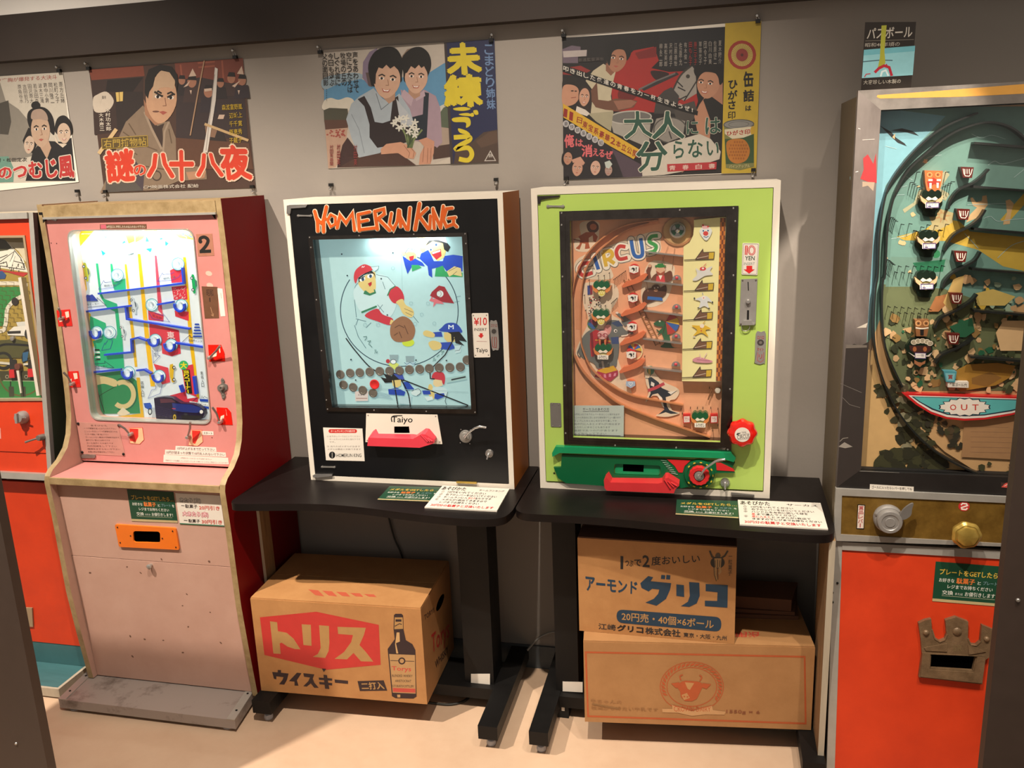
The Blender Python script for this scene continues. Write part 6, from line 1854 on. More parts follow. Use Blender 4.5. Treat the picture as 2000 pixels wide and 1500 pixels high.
# aluminium edges
plate('edge_bar', FO, [(OX-.016, r0[1]), (OX, r0[1]), (OX, r1[1]), (OX-.016, r1[1])], M['aluminium'], orng, -.01, .006, bev=.001)
plate('edge_bar', FO, [(OL, r0[1]), (OX-.016, r0[1]), (OX-.016, r0[1]-.018), (OL, r0[1]-.018)], M['aluminium'], orng, -.01, .012, bev=.001)
plate('door', FO, [(OL, r0[1]-.018), (OX-.016, r0[1]-.018), (OX-.016, FO.px((215, 1212), O)[1]), (OL, FO.px((215, 1212), O)[1])], M['orange_paint'], orng, -.012, 0, holes=[wq])
plate('lower_strip', FO, [(OL, FO.px((215, 1214), O)[1]), (OX-.016, FO.px((215, 1214), O)[1]), (OX-.016, r1[1]), (OL, r1[1])], M['orange_paint'], orng, -.014, -.003)
plate('ledge_bar', FO, [(OL, r1[1]+.012), (OX-.001, r1[1]+.012), (OX-.001, r1[1]-.008), (OL, r1[1]-.008)], M['aluminium'], orng, -.01, .016, bev=.001)
fx4 = lambda q, d: [(q[0][0]+d, q[0][1]-d), (q[1][0]-d, q[1][1]-d), (q[2][0]-d, q[2][1]+d), (q[3][0]+d, q[3][1]+d)]
frame_bars('window_frame', FO, wq, fx4(wq, .007), -.004, .004, mk('frame_beige', '9a8468', .5), orng)
reveal('window_reveal', FO, fx4(wq, .006), fx4(wq, .006), .03, M['pale_wood'], orng)
FOA = FO.off(-.03)
A = Art(FOA, O2)
A.v += [FOA.w(p, 0) for p in fx4(wq, .0)]
A.f.append([0, 1, 2, 3])
A.c += [lin('9c8438')]*4
A.poly([(-300, 240), (60, 285), (110, 340), (180, 420), (215, 520), (-300, 440)], 'd8d4c4')
A.poly([(-300, 200), (40, 270), (90, 330), (60, 350), (-300, 400)], '46442e')
for l in ([(0, 440), (110, 360), (80, 440)], [(0, 470), (190, 500)], [(95, 430), (190, 455)], [(0, 410), (60, 385)], [(110, 350), (160, 410), (195, 500)], [(0, 455), (50, 440), (60, 480)]):
    A.line(l, 6, '2c2a24')
for k in range(34):
    x, y = RND.uniform(-100, 190), RND.uniform(420, 510)
    A.rect(x, y, x+7, y+RND.uniform(8, 22), '4a463c')
A.poly([(100, 400), (60, 480), (90, 480), (120, 390)], 'e0dccc')
A.poly([(-300, 440), (60, 510), (222, 525), (180, 555), (60, 520), (-300, 500)], 'a82c28')
A.poly([(-300, 540), (20, 510), (50, 540), (40, 570), (-300, 590)], '2a4a78')
A.poly([(-300, 640), (160, 632), (190, 650), (150, 700), (100, 720), (60, 780), (45, 870), (40, 930), (-300, 990)], '2c7a38')
A.line([(-300, 610), (150, 606), (195, 640), (190, 690), (110, 740), (60, 800), (50, 880), (40, 935), (0, 975), (-300, 1000)], 30, 'd0c8b4', sm=1)
for k in range(14):
    for j in range(5):
        x, y = -80+60*j+(k % 2)*30, 560+34*k
        if 60 < y-500 and x < 260:
            A.line([(x, y), (x+40, y+4), (x+40, y+28)], 2.5, '5a4c24')
A.ell(120, 745, 26, 30, '2a2018')
A.poly([(60, 985), (110, 940), (200, 930), (235, 945), (235, 1000), (215, 1025), (190, 1010), (65, 1005)], 'd8d4c8').poly([(130, 905), (210, 898), (235, 930), (140, 935)], 'c8c8c0').poly([(60, 975), (165, 970), (165, 992), (65, 995)], '2a2824').ell(208, 995, 14, 34, '2a2824')
A.poly([(-300, 1060), (60, 1040), (110, 1030), (240, 1060), (290, 1180), (-300, 1180)], '4c4a24').line([(0, 1090), (60, 1075), (250, 1085)], 18, '14140f', sm=1)
A.ring(30, 1200, 60, 58, 20, '1c1c18').line([(-20, 1215), (90, 1225)], 18, 'c8c4b4').ring(225, 1180, 45, 60, 18, '1c1c18').line([(185, 1230), (270, 1220)], 16, 'c8c4b4')
A.poly([(180, 1140), (225, 1130), (215, 1200), (180, 1210)], '2c5a7c').poly([(80, 1190), (130, 1190), (135, 1270), (80, 1270)], '26221c').poly([(220, 1190), (265, 1190), (270, 1270), (222, 1270)], '26221c')
A.poly([(-300, 1280), (290, 1280), (300, 1370), (-300, 1355)], '3c3a20').poly([(-300, 1355), (310, 1360), (330, 1520), (-300, 1520)], '2c7a38')
A.line([(30, 1355), (310, 1360)], 4, 'a8b890').ring(170, 1300, 170, 170, 12, '5c5428', a0=10, a1=170)
for x in (60, 207):
    A.ell(x, 1325, 15, 15, '8a8468', n=12).ell(x, 1325, 8, 8, '14140f', n=12)
for x in (92, 182):
    A.poly([(x-20, 1400), (x+20, 1400), (x+24, 1478), (x-16, 1480)], '3a3c28').line([(x-5, 1360), (x-5, 1400)], 10, '1c1c14')
A.poly([(60, 288), (195, 290), (215, 450), (190, 425), (150, 360)], 'c8bc9c')
A.build('playfield', orng)
rail('guide_strip', FOA, [(190, 560), (330, 1465)], .011, .02, M['white_board'], orng, O2, 0)
for x0, y0 in ((92, 1268), (235, 1262)):
    plate('gauge', FOA, FOA.many([(x0, y0), (x0+38, y0), (x0+44, y0+62), (x0+2, y0+64)], O2), M['red_plastic'], orng, 0, .012, bev=.001)
nd = lathe('badge', FOA, FOA.px((158, 1245), O2), [(.010, 0), (.010, .014), (0, .015)], mk('badge_brown', '6a3a2c', .4), orng, 20, label='brown badge with white pointer')
plate('pointer', FOA, FOA.many([(150, 1275), (170, 1275), (190, 1445), (180, 1450)], O2), M['white_board'], nd, .008, .013)
lathe('gauge_knob', FOA, FOA.px((110, 1030), O2), [(.007, 0), (.007, .01), (0, .012)], M['steel'], orng, 16)
plate('window_glass', FO, wq, M['glass'], orng, -.008, -.005)
c = FO.px((118, 1036), O)
kb = lathe('dial', FO, c, [(.02, 0), (.02, .012), (.016, .018), (.014, .026), (0, .027)], M['alloy'], orng, 28, label='grey metal dial')
plate('dial_grip', FO, [(c[0]-.004, c[1]-.015), (c[0]+.004, c[1]-.015), (c[0]+.004, c[1]+.015), (c[0]-.004, c[1]+.015)], M['alloy'], kb, .026, .034, bev=.001)
tube('dial_tip', [FO.w((c[0]+.012, c[1]), .02), FO.w((c[0]+.028, c[1]+.003), .026)], [.003, .002], M['chrome'], kb, 8)
c = FO.px((216, 1132), O)
lv = lathe('lever_boss', FO, c, [(.010, 0), (.010, .018), (.008, .026), (0, .027)], M['steel_worn'], orng, 20)
tube('lever', [FO.w(c, .022), FO.w(FO.px((185, 1142), O), .03), FO.w(FO.px((163, 1150), O), .032)], [.003, .003, .0036], M['steel_worn'], lv)
for p in ((166, 182), (180, 320)):
    screw(FO, p, .005, orng, O, 'steel', h=.0, name='bolt')
sticker('pink_label', FO, O, [(-60, 1085), (3, 1090), (6, 1142), (-60, 1140)], mk('label_pink', 'd89a90', .5), orng, lambda A: None, 'pink label at the frame edge')
# lower body, slot, foot board
FL_ = Face((0, -.30, .68), (1, 0, 0), (0, 0, 1))
plate('lower_panel', FL_, [(OL, .0), (OX, .0), (OX, FL_.px((440, 838), PL)[1]), (OL, FL_.px((440, 838), PL)[1])], M['orange_paint'], orng, -.012, .001)
plate('kick_strip', FL_, [(OL, FL_.px((440, 838), PL)[1]), (OX, FL_.px((440, 838), PL)[1]), (OX, -.668), (OL, -.668)], M['teal_paint'], orng, -.012, -.001)
so = plate('coin_return', FL_, FL_.many([(40, 622), (180, 628), (186, 730), (50, 726)], PL), M['frame_beige'], orng, .001, .006, bev=.001, label='beige coin return plate')
A = Art(FL_, PL, .0062)
A.poly([(60, 650), (154, 652), (156, 700), (64, 698)], '0c0a08')
A.build('slot', so)
box('foot_board', OL, -1.384, -.425, -.30, .012, .034, M['teal_paint'], orng, .001)
box('foot_edge', OL, -1.384, -.433, -.425, .006, .036, M['pale_wood'], orng, .001)
box('foot_edge', -1.384, -1.374, -.433, -.30, .006, .036, M['pale_wood'], orng, .001)
box('base', OL, OX, -.3, -.012, 0, .012, M['black_soft'], orng, 0)
# ================================================================== two black tables
TOPF = Face((0, 0, .70), (1, 0, 0), (0, 1, 0))
FLR = Face((0, 0, 0), (1, 0, 0), (0, 1, 0))


def table(label, front, x0, x1, yb, colx, feetx, boardx, sticker_px):
    t = thing('table', label, 'table', ((x0+x1)/2, -.2, 0))
    out = front+[(x1, yb), (x0, yb)]
    plate('table_top', TOPF, out, M['black_top'], t, -.021, 0, bev=.003, label='dark brown black wood grain top')
    cf = (colx[0]+colx[1])/2
    box('column', colx[0], colx[1], -.235, -.13, .075, 0.679, M['black_steel'], t, .004)
    box('crossbar', min(feetx[0][1], feetx[1][1])-.03, max(feetx[0][0], feetx[1][0])+.02, -.26, -.11, .04, .076, M['black_steel'], t, .003)
    for fx0, fx1 in feetx:
        f = box('foot_bar', fx0, fx1, -.438, -.015, .036, .078, M['black_steel'], t, .004)
        for y in (-.405, -.04):
            lathe('glide', FLR, ((fx0+fx1)/2, y), [(.013, 0), (.014, .006), (.011, .014), (.006, .016), (.006, .037)], M['glide_grey'], f, 18, label='grey adjustable foot')
    wb = box('side_board', boardx[0], boardx[1], boardx[2], boardx[3], .078, 0.679, [M['old_wood'], M['pale_wood']], t, .001, fmat=lambda f: 1 if f.normal.y < -.9 else 0, label='bare wooden board used as a leg')
    fc = Face((0, -.236, 0))
    sp = plate('paper_label', fc, fc.many(sticker_px), M['paper'], t, 0, .0006)
    return t


table('black table with concave front edge carrying the black baseball game',
      smooth([(-.694, -.38), (-.692, -.410), (-.672, -.428), (-.6, -.420), (-.5, -.405), (-.40, -.398), (-.3, -.405), (-.2, -.421), (-.1, -.436), (.0, -.444), (.07, -.438), (.106, -.415), (.117, -.37)], False, 4),
      -.694, .118, -.018, (-.086, .004), ((-.69, -.63), (.008, .064)), (-.7085, -.699, -.262, -.205), [(920, 1316), (957, 1316), (957, 1337), (920, 1335)])
table('black table with concave front edge carrying the lime green circus game',
      smooth([(.121, -.32), (.124, -.36), (.15, -.385), (.20, -.388), (.28, -.386), (.4, -.392), (.52, -.405), (.65, -.418), (.8, -.425), (.89, -.424), (.922, -.405), (.93, -.36)], False, 4),
      .121, .93, -.018, (.195, .262), ((.154, .208), (.874, .93)), (.914, .929, -.405, -.22), [(1099, 1331), (1138, 1332), (1138, 1352), (1099, 1350)])


def lying_card(q, T, label, mat, hh):
    o = plate('info_card', TOPF, TOPF.many(q, T), M[mat], None, .0004, hh, bev=.0006)
    tag(o, label, 'info card', None)
    return o


def lerp(q):
    L = lambda u, v: tuple((q[0][i]*(1-u)+q[1][i]*u)*(1-v)+(q[3][i]*(1-u)+q[2][i]*u)*v for i in (0, 1))
    return lambda u0, v0, u1, v1: [L(u0, v0), L(u1, v0), L(u1, v1), L(u0, v1)]


def table_green(q, T, label):
    o = green_card(TOPF, T, q, 'info_card', '', 'メダルをGETしたら…')
    tag(o, label, 'info card')


def table_white(q, T, label, title, lines, last):
    o = lying_card(q, T, label, 'paper', .004)
    B = lerp(q)
    A = Art(TOPF, T, .0042)
    A.text('あそびかた', B(.03, .04, .38, .19), '141210', .03).text(title, B(.58, .09, .95, .17), '2c2826', .015)
    n = len(lines)
    for k, (num, s_, w, red) in enumerate(lines):
        v = .23+k*(.58/n)
        h_ = .58/n*.78
        if num:
            A.text(num, B(.06, v, .10, v+h_), '2a2624', .01)
        A.text(s_, B(.15, v, .15+w, v+h_), '2a2624', .025)
        for u0, u1, rs in red:
            A.poly(B(u0-.005, v-.01, u1+.005, v+h_+.01), 'd8d0c4')
            A.text(rs, B(u0, v, u1, v+h_), 'c83a34', .035)
    A.text(last, B(.06, .83, .93, .94), 'c03a38', .03)
    A.build('lettering', o)


table_green([(884, 1160), (1300, 1168), (1205, 1282), (788, 1266)], HT2, 'dark green info card lying on the table under the baseball game')
table_white([(1298, 1163), (1820, 1188), (1722, 1362), (1157, 1332)], HT2, 'white how to play card on the table below the baseball game', 'ホームランキング',
            [('①', '10円をいれてください', .56, ()), ('②', '右下のレバーをはじいてください', .74, ()), ('③', 'ホームランに入れば当たりです', .68, ((.50, .60, '当たり'),)), ('④', 'メダルが1枚出てきますので', .64, ()), ('', 'レジまでお持ちください', .55, ())], '30円分の駄菓子と交換いたします')
B2 = (980, 920, 1707/660)
table_green([(884, 145), (1192, 153), (1196, 241), (878, 221)], B2, 'dark green info card lying on the table under the circus game')
table_white([(1192, 152), (1610, 168), (1648, 300), (1202, 276)], B2, 'white how to play card on the table corner below the circus game', 'サーカス',
            [('①', '10円をいれてください', .5, ()), ('②', '右下のレバーをはじいてください', .74, ()), ('③', 'ハンドルを左右に回して球を', .66, ()), ('', '星まで運んでください', .52, ((.15, .19, '星'),)), ('④', '星に入るとメダルが1枚出て', .68, ((.15, .36, '星に入ると'),)), ('', 'きますのでレジまでお持ちください', .8, ())], '30円分の駄菓子と交換いたします')
# ================================================================== cartons under the tables
B1 = (440, 900, 1603/620)


def carton(name, label, T, BL, BR, z0, TL, depth, mat):
    a = on(T[0]+BL[0]/T[2], T[1]+BL[1]/T[2], 2, z0)
    b = on(T[0]+BR[0]/T[2], T[1]+BR[1]/T[2], 2, z0)
    F = Face(a, (b-a), (0, 0, 1))
    w = (b-a).length
    hgt = F.px(TL, T)[1]
    t = thing(name, label, 'box', tuple((a+b)/2-F.n*depth/2))
    bm = bmesh.new()
    bplate(bm, F, [(0, 0), (w, 0), (w, hgt), (0, hgt)], (), -depth, 0)
    fin(bm, 'carton_body', M[mat], t, bev=.003)
    return t, F, w, hgt


wb, FW, ww, wh = carton('cardboard_box', 'big brown carton with red badge and bottle picture under the left black table', B1, (182, 1160), (1020, 1230), .08, (135, 697), .31, 'kraft')
FWT = Face(FW.w((0, wh)), FW.e1, -FW.n)
for d0, d1 in ((.002, .152), (.156, .306)):
    bm = bmesh.new()
    bplate(bm, FWT, [(.001, d0), (ww-.001, d0), (ww-.001, d1), (.001, d1)], (), .0, .0035)
    fin(bm, 'flap', M['kraft'], wb, bev=.001)
A = Art(FW, B1)
A.poly([(175, 790), (460, 762), (775, 828), (785, 1030), (510, 1055), (198, 980)], 'b8302c')
KR = 'a8814e'
for p in ([(226, 810), (262, 815), (266, 860), (310, 868), (345, 898), (380, 952), (350, 950), (315, 938), (285, 918), (275, 922), (280, 975), (243, 973)],
          [(386, 825), (432, 828), (436, 934), (395, 930)], [(474, 830), (524, 834), (526, 920), (522, 960), (505, 995), (442, 990), (468, 975), (482, 945)],
          [(567, 838), (710, 843), (700, 880), (678, 930), (710, 965), (748, 1014), (685, 1012), (648, 970), (615, 1002), (552, 1000), (600, 965), (636, 915), (645, 880), (570, 874)]):
    A.poly(p, KR)
INK = '2c1c20'
A.poly([(237, 1066), (265, 1068), (265, 1056), (282, 1056), (282, 1070), (320, 1074), (312, 1105), (298, 1130), (272, 1128), (290, 1105), (294, 1092), (258, 1088), (258, 1104), (246, 1100)], INK)
A.poly([(362, 1070), (385, 1072), (362, 1108), (370, 1135), (350, 1135), (350, 1115), (322, 1112)], INK)
A.poly([(394, 1072), (450, 1078), (442, 1100), (450, 1120), (472, 1146), (450, 1146), (432, 1124), (412, 1140), (394, 1138), (420, 1112), (428, 1094), (398, 1090)], INK)
for p in ([(472, 1094), (540, 1099), (540, 1110), (474, 1106)], [(474, 1116), (540, 1122), (540, 1134), (476, 1128)], [(496, 1080), (514, 1082), (526, 1152), (504, 1150)], [(552, 1104), (620, 1110), (620, 1126), (554, 1120)]):
    A.poly(p, INK)
A.poly([(668, 1112), (800, 1108), (818, 1160), (680, 1162)], INK).text('二打入', [(684, 1120), (796, 1116), (804, 1152), (692, 1154)], KR, .04)
A.poly([(488, 1048), (510, 1050), (498, 1066)], INK)
# bottle
A.poly([(852, 778), (860, 772), (890, 772), (898, 780), (900, 850), (912, 905), (945, 925), (960, 955), (966, 1190), (950, 1200), (860, 1198), (842, 1188), (820, 950), (838, 925), (856, 900), (850, 850)], INK)
A.poly([(856, 790), (896, 790), (898, 848), (854, 850)], 'a8814e').poly([(860, 800), (890, 800), (890, 812), (860, 812)], INK).line([(856, 835), (880, 822), (892, 826)], 4, INK)
A.poly([(866, 866), (880, 866), (882, 912), (862, 920), (874, 972), (864, 972), (858, 925)], 'c09a68').poly([(828, 975), (958, 980), (962, 1175), (846, 1170)], 'b08a5c')
A.line([(834, 1008), (955, 1012)], 3, INK).ell(892, 1010, 18, 18, INK).ell(892, 1010, 11, 11, 'b08a5c').text('Torys', [(840, 1036), (940, 1040), (938, 1070), (842, 1064)], 'c0443c', .02)
for k, (x0, x1, s_) in enumerate(((842, 946, 'BLENDED WHISKY'), (858, 940, 'ARISTOCRAT'), (840, 954, 'KOTOBUKIYA DISTILLERY'))):
    A.text(s_, [(x0, 1078+26*k), (x1, 1080+26*k), (x1, 1092+26*k), (x0, 1090+26*k)], INK, .01)
A.poly([(846, 1146), (960, 1150), (961, 1170), (848, 1166)], 'b8483c').poly([(868, 1180), (884, 1180), (884, 1194), (870, 1194)], 'b08a5c')
A.build('print', wb)
A = Art(FWT, B1, .0037)
for k in range(5):
    A.poly([(420+70*k, 655+6*k), (470+70*k, 660+5*k), (500+66*k, 690+1*k), (455+68*k, 684+2*k)], 'b4543c')
A.build('top_print', wb)
FWS = Face(FW.w((ww, 0)), -FW.n, (0, 0, 1))
hc = FWS.px((1085, 715), B1)
plate('hand_hole', FWS, ell(hc[0], hc[1], .045, .016, 20), M['hole'], wb, 0, .0006)
A = Art(FWS, B1, .0004)
A.text('Torys', [(1040, 880), (1130, 790), (1131, 920), (1043, 1005)], 'b8302c', .01).text('WHISKY', [(1058, 1012), (1126, 930), (1126, 966), (1061, 1052)], INK, .02)
A.text('TORYS', [(1004, 780), (1055, 740), (1056, 762), (1006, 806)], '4a3428', .02)
A.build('side_print', wb)
# dairy carton
db, FD, dw, dh = carton('cardboard_box', 'low wide brown carton with orange cow emblem at the bottom of the stack', B2, (420, 1266), (1562, 1308), .08, (386, 862), .27, 'kraft_pale')
FDT = Face(FD.w((0, dh)), FD.e1, -FD.n)
for d0, d1, lift in ((.001, .133, .0), (.137, .268, .0)):
    bm = bmesh.new()
    bplate(bm, FDT, [(.001, d0), (dw-.001, d0), (dw-.001, d1), (.001, d1)], (), .0, .004)
    fin(bm, 'flap', M['kraft_pale'], db, bev=.001)
A = Art(FD, B2)
OR = 'b0542c'
A.line([(424, 915), (1530, 938), (1535, 1275), (436, 1238)], 9, OR, closed=True)
A.ring(960, 1090, 160, 126, 4, OR, n=40).ring(960, 1090, 126, 98, 4, OR, n=40)
for k in range(26):
    a0 = math.radians(-205+9.2*k)
    A.poly([(960+rr*math.cos(a0+d), 1090+rr*.785*math.sin(a0+d)) for rr, d in ((132, 0), (140, .14), (156, .2), (150, .06))], OR)
A.poly([(880, 1085), (910, 1062), (930, 1058), (990, 1062), (1010, 1070), (1012, 1095), (985, 1150), (960, 1162), (925, 1160), (905, 1140), (900, 1110)], OR)
A.poly([(925, 1066), (972, 1070), (950, 1105), (938, 1098)], 'b98a58').poly([(908, 1130), (935, 1120), (950, 1145), (920, 1156)], 'b98a58').ell(922, 1138, 5, 4, OR).ell(938, 1140, 5, 4, OR)
A.poly([(855, 1072), (895, 1066), (905, 1085), (880, 1096)], OR).poly([(1058, 1076), (1015, 1070), (1005, 1090), (1035, 1100)], OR).line([(905, 1055), (900, 1035), (915, 1028)], 6, OR, sm=1).line([(1000, 1060), (1010, 1040), (998, 1030)], 6, OR, sm=1)
A.poly([(860, 1180), (960, 1212), (1062, 1184), (1066, 1206), (1130, 1214), (1125, 1230), (1030, 1228), (960, 1236), (890, 1220), (812, 1218), (810, 1200), (862, 1200)], 'c09466').text('CROWN DAIRY', [(868, 1186), (1055, 1190), (1056, 1214), (870, 1214)], OR, .0)
A.line([(865, 1182), (960, 1208), (1060, 1184)], 3, OR).text('1550g × 6', [(1134, 1204), (1304, 1210), (1304, 1230), (1134, 1226)], '8a5034', .02)
A.text('牛ちゃんの', [(448, 1150), (606, 1156), (606, 1176), (448, 1170)], '9c7046', .0).text('牧場から冷たい牛乳です', [(452, 1184), (790, 1196), (790, 1214), (452, 1204)], '94683e', .0)
A.line([(455, 1175), (590, 1200)], 6, '86623c')
A.build('print', db)
A = Art(FDT, B2, .0042)
A.text('明治', [(1182, 846), (1300, 846), (1302, 820), (1184, 818)], 'b84030', .03)
A.build('top_print', db)
# caramel carton on top, turned and tilted a little
ztop = FD.o.z+dh+.0045
gb_, FG_, gw, gh = carton('cardboard_box', 'upper brown carton with blue almond caramel lettering standing on the wide carton', B2, (392, 806), (1175, 874), ztop, (396, 338), .16, 'kraft')
FGT = Face(FG_.w((0, gh)), FG_.e1, -FG_.n)
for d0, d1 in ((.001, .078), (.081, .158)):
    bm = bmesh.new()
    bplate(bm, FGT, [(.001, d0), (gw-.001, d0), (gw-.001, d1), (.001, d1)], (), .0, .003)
    fin(bm, 'flap', M['kraft_dark'], gb_, bev=.001)  # darker kraft: shade under the table put into the flap colour
A = Art(FG_, B2)
NV, BK = '17364c', '1c1a1c'
A.text('1', [(600, 430), (614, 432), (613, 494), (600, 494)], BK, .03).text('つぶ', [(624, 448), (664, 452), (664, 482), (624, 480)], BK, .03).text('で', [(670, 446), (704, 448), (704, 480), (670, 478)], BK, .04).text('2', [(712, 426), (746, 428), (746, 484), (712, 482)], BK, .05)
A.text('度おいしい', [(756, 432), (1000, 420), (1002, 462), (756, 478)], BK, .02)
A.text('アーモンド', [(424, 530), (684, 562), (682, 620), (428, 602)], NV, .045)
A.poly([(700, 566), (740, 530), (765, 536), (752, 556), (856, 566), (850, 600), (830, 645), (782, 680), (726, 664), (768, 645), (790, 620), (796, 598), (760, 594), (742, 608), (706, 590)], NV)
for q in ([(806, 524), (826, 526), (824, 546), (804, 544)], [(832, 524), (852, 526), (850, 548), (830, 546)], [(882, 572), (920, 576), (922, 636), (882, 630)]):
    A.poly(q, NV)
A.poly([(946, 560), (998, 564), (1000, 630), (985, 668), (948, 686), (905, 682), (940, 660), (950, 630)], NV)
A.poly([(1030, 570), (1142, 576), (1140, 690), (1026, 682), (1026, 654), (1088, 656), (1090, 612), (1030, 606)], NV)
A.poly(rquad([(580, 698), (1110, 738), (1108, 812), (580, 765)], 34, 5), NV).text('20円売・40個×6ボール', [(606, 710), (1072, 752), (1070, 798), (606, 754)], 'b2854e', .02)
A.text('江崎', [(488, 768), (576, 776), (576, 806), (488, 798)], '26282c', .02).text('グリコ', [(584, 776), (714, 786), (714, 820), (584, 806)], BK, .06).text('株式会社', [(726, 788), (902, 802), (902, 838), (726, 822)], '26282c', .03).text('東京・大阪・九州', [(918, 814), (1136, 832), (1136, 856), (918, 838)], '26282c', .015)
# small runner emblem
A.line([(1092, 450), (1062, 432), (1050, 402)], 9, '3a3428').line([(1094, 450), (1126, 428), (1142, 402)], 9, '3a3428').ell(1092, 428, 13, 15, '4a4034').ell(1090, 462, 36, 30, '26241f')
A.poly([(1074, 440), (1110, 440), (1106, 488), (1076, 488)], 'a88658').line([(1078, 450), (1078, 484)], 3, '2a261f').line([(1090, 446), (1090, 486)], 3, '2a261f').line([(1102, 450), (1100, 484)], 3, '2a261f')
A.line([(1080, 488), (1078, 520), (1086, 548)], 11, 'a88658').line([(1100, 488), (1106, 505), (1096, 520)], 11, 'a88658').line([(1072, 488), (1074, 522), (1084, 556)], 3, '2a261f').line([(1090, 490), (1092, 548)], 3, '2a261f')
A.vtext('一粒菓子', 1146, 418, 1166, 530, '4a3c2c', .01, lean=-4)
A.build('print', gb_)
# dark folded carton in the shadow behind
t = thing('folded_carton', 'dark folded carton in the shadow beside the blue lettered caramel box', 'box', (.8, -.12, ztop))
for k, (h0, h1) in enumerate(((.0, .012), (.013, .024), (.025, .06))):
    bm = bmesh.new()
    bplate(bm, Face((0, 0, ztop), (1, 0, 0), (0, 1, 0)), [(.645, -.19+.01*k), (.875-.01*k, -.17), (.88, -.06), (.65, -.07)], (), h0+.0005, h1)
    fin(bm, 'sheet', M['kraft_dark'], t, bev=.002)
# adapter and cables
p = on(1100, 1402, 2, 0)
ad = thing('power_adapter', 'small black power adapter on the floor beside the wide cow emblem carton', 'adapter', tuple(p))
box('body', p.x-.017, p.x+.017, p.y, p.y+.05, .0, .046, M['black_soft'], ad, .004)
fa = Face((0, p.y-.0002, 0))
plate('label_patch', fa, [(p.x-.004, .024), (p.x+.005, .024), (p.x+.005, .036), (p.x-.004, .036)], M['paper'], ad, 0, .0006)
Wp = lambda x, y, d=-.012: on(x, y, 1, d)
tag(tube('cable', smooth([tuple(Wp(*q)) for q in ((752, 985), (758, 1005), (770, 1050), (784, 1082), (796, 1130))], False, 4), .003, M['cable_dark']), 'dark cable hanging down the wall behind the whisky carton', 'cable')
tag(tube('cable', smooth([tuple(Wp(1092, 1234)), tuple(Wp(1072, 1236, -.014)), tuple(Wp(1050, 1248, -.02)), tuple(on(1030, 1270, 1, -.03))], False, 5), .0035, M['cable_grey']), 'pale grey cable running down the wall between the two tables', 'cable')
tag(tube('cable', smooth([tuple(V(on(x, y, 2, .004))) for x, y in ((825, 1370), (850, 1374), (880, 1376), (905, 1370), (918, 1358), (922, 1345))], False, 5), .004, M['cable_dark']), 'dark cable curling on the floor right of the whisky carton', 'cable')
# ================================================================== film posters on the wall
FWALL = Face((0, -.0015, 0))
C1, C2, C3 = (0, 0, 2000/560), (560, 0, 1974/500), (1060, 0, 1946/480)
mk('clip_black', '0c0b0b', .4)


def poster(name, label, T, sheet, sleeve, clips, group=None):
    pts = FWALL.many(sheet, T)
    t = thing(name, label, 'poster', tuple(FWALL.w(((pts[0][0]+pts[1][0])/2, min(p[1] for p in pts)))))
    sh = plate('sheet', FWALL, pts, M['paper'], t, 0, .0006)
    if sleeve:
        plate('clear_sleeve', FWALL, FWALL.many(sleeve, T), M['film'], t, .0062, .0066)
    for (cx, cy), (px_, py_) in clips:
        c, p = FWALL.px((cx, cy), T), FWALL.px((px_, py_), T)
        s = 1 if p[1] > c[1] else -1
        k = plate('clip', FWALL, [(c[0]-.0062, c[1]-.0045), (c[0]+.0062, c[1]-.0045), (c[0]+.0058, c[1]+.0045), (c[0]-.0058, c[1]+.0045)], M['clip_black'], t, -.001, .0095, bev=.001)
        tube('clip_wire', [FWALL.w((c[0]-.003, c[1]+s*.004), .006), FWALL.w((p[0]-.003, p[1]), .005), FWALL.w((p[0]+.003, p[1]), .005), FWALL.w((c[0]+.003, c[1]+s*.004), .006)], .0006, M['chrome'], k, 6)
        lathe('push_pin', FWALL, p, [(.0018, -.0012), (.0018, .006), (.0042, .008), (.0046, .011), (.003, .014), (0, .0145)], M['chrome'], t, 14)
    return t


# ---- far left poster
t = poster('film_poster', 'pale film poster at far left with three faces and red brush title', C1, [(-260, 545), (438, 505), (550, 1270), (-190, 1350)], [(-260, 540), (440, 498), (558, 1345), (-190, 1440)],
           [((420, 495), (411, 470)), ((545, 1332), (548, 1362))])
A = Art(FWALL, C1, .0008)
A.poly([(-260, 545), (438, 505), (525, 1262), (-200, 1285)], 'c8bfb0')
A.text('クソ度胸が爆発する大決斗', [(-60, 552), (398, 520), (400, 552), (-60, 580)], '9a5048', .02)
for k, s_ in enumerate(('原島谷水', '吉田前乃', '田沢原大', '若浜田森', '波木三滝', '霧中小霧', '岡川隆二', '松町之子', '原方丘緒')):
    A.vtext(s_, 122+36*k, 592-2.4*k, 148+36*k, 722, '4a423c', .01, lean=18)
A.poly([(-200, 600), (0, 570), (40, 700), (130, 760), (250, 900), (260, 1080), (100, 1120), (-200, 1150)], '8a8378').poly([(0, 720), (60, 700), (80, 850), (60, 940), (-60, 930)], '4a453e').poly([(-200, 1100), (60, 1090), (100, 1180), (95, 1270), (-200, 1280)], '6a9484')
A.poly([(180, 1262), (230, 1060), (290, 980), (440, 990), (500, 960), (528, 1262)], '1c1a1c')
A.poly([(160, 980), (200, 890), (250, 920), (260, 1010), (230, 1070), (180, 1040)], '1c1817').visage(205, 1010, 36, 62, 'c8b09c', 6)
A.poly([(385, 920), (400, 830), (450, 805), (495, 850), (505, 930), (460, 960)], '1c1817', 1).visage(448, 930, 46, 72, 'ccb29c', -4, smile=1).poly([(385, 940), (410, 1000), (470, 1005), (440, 1030), (390, 990)], 'd8c8b4')
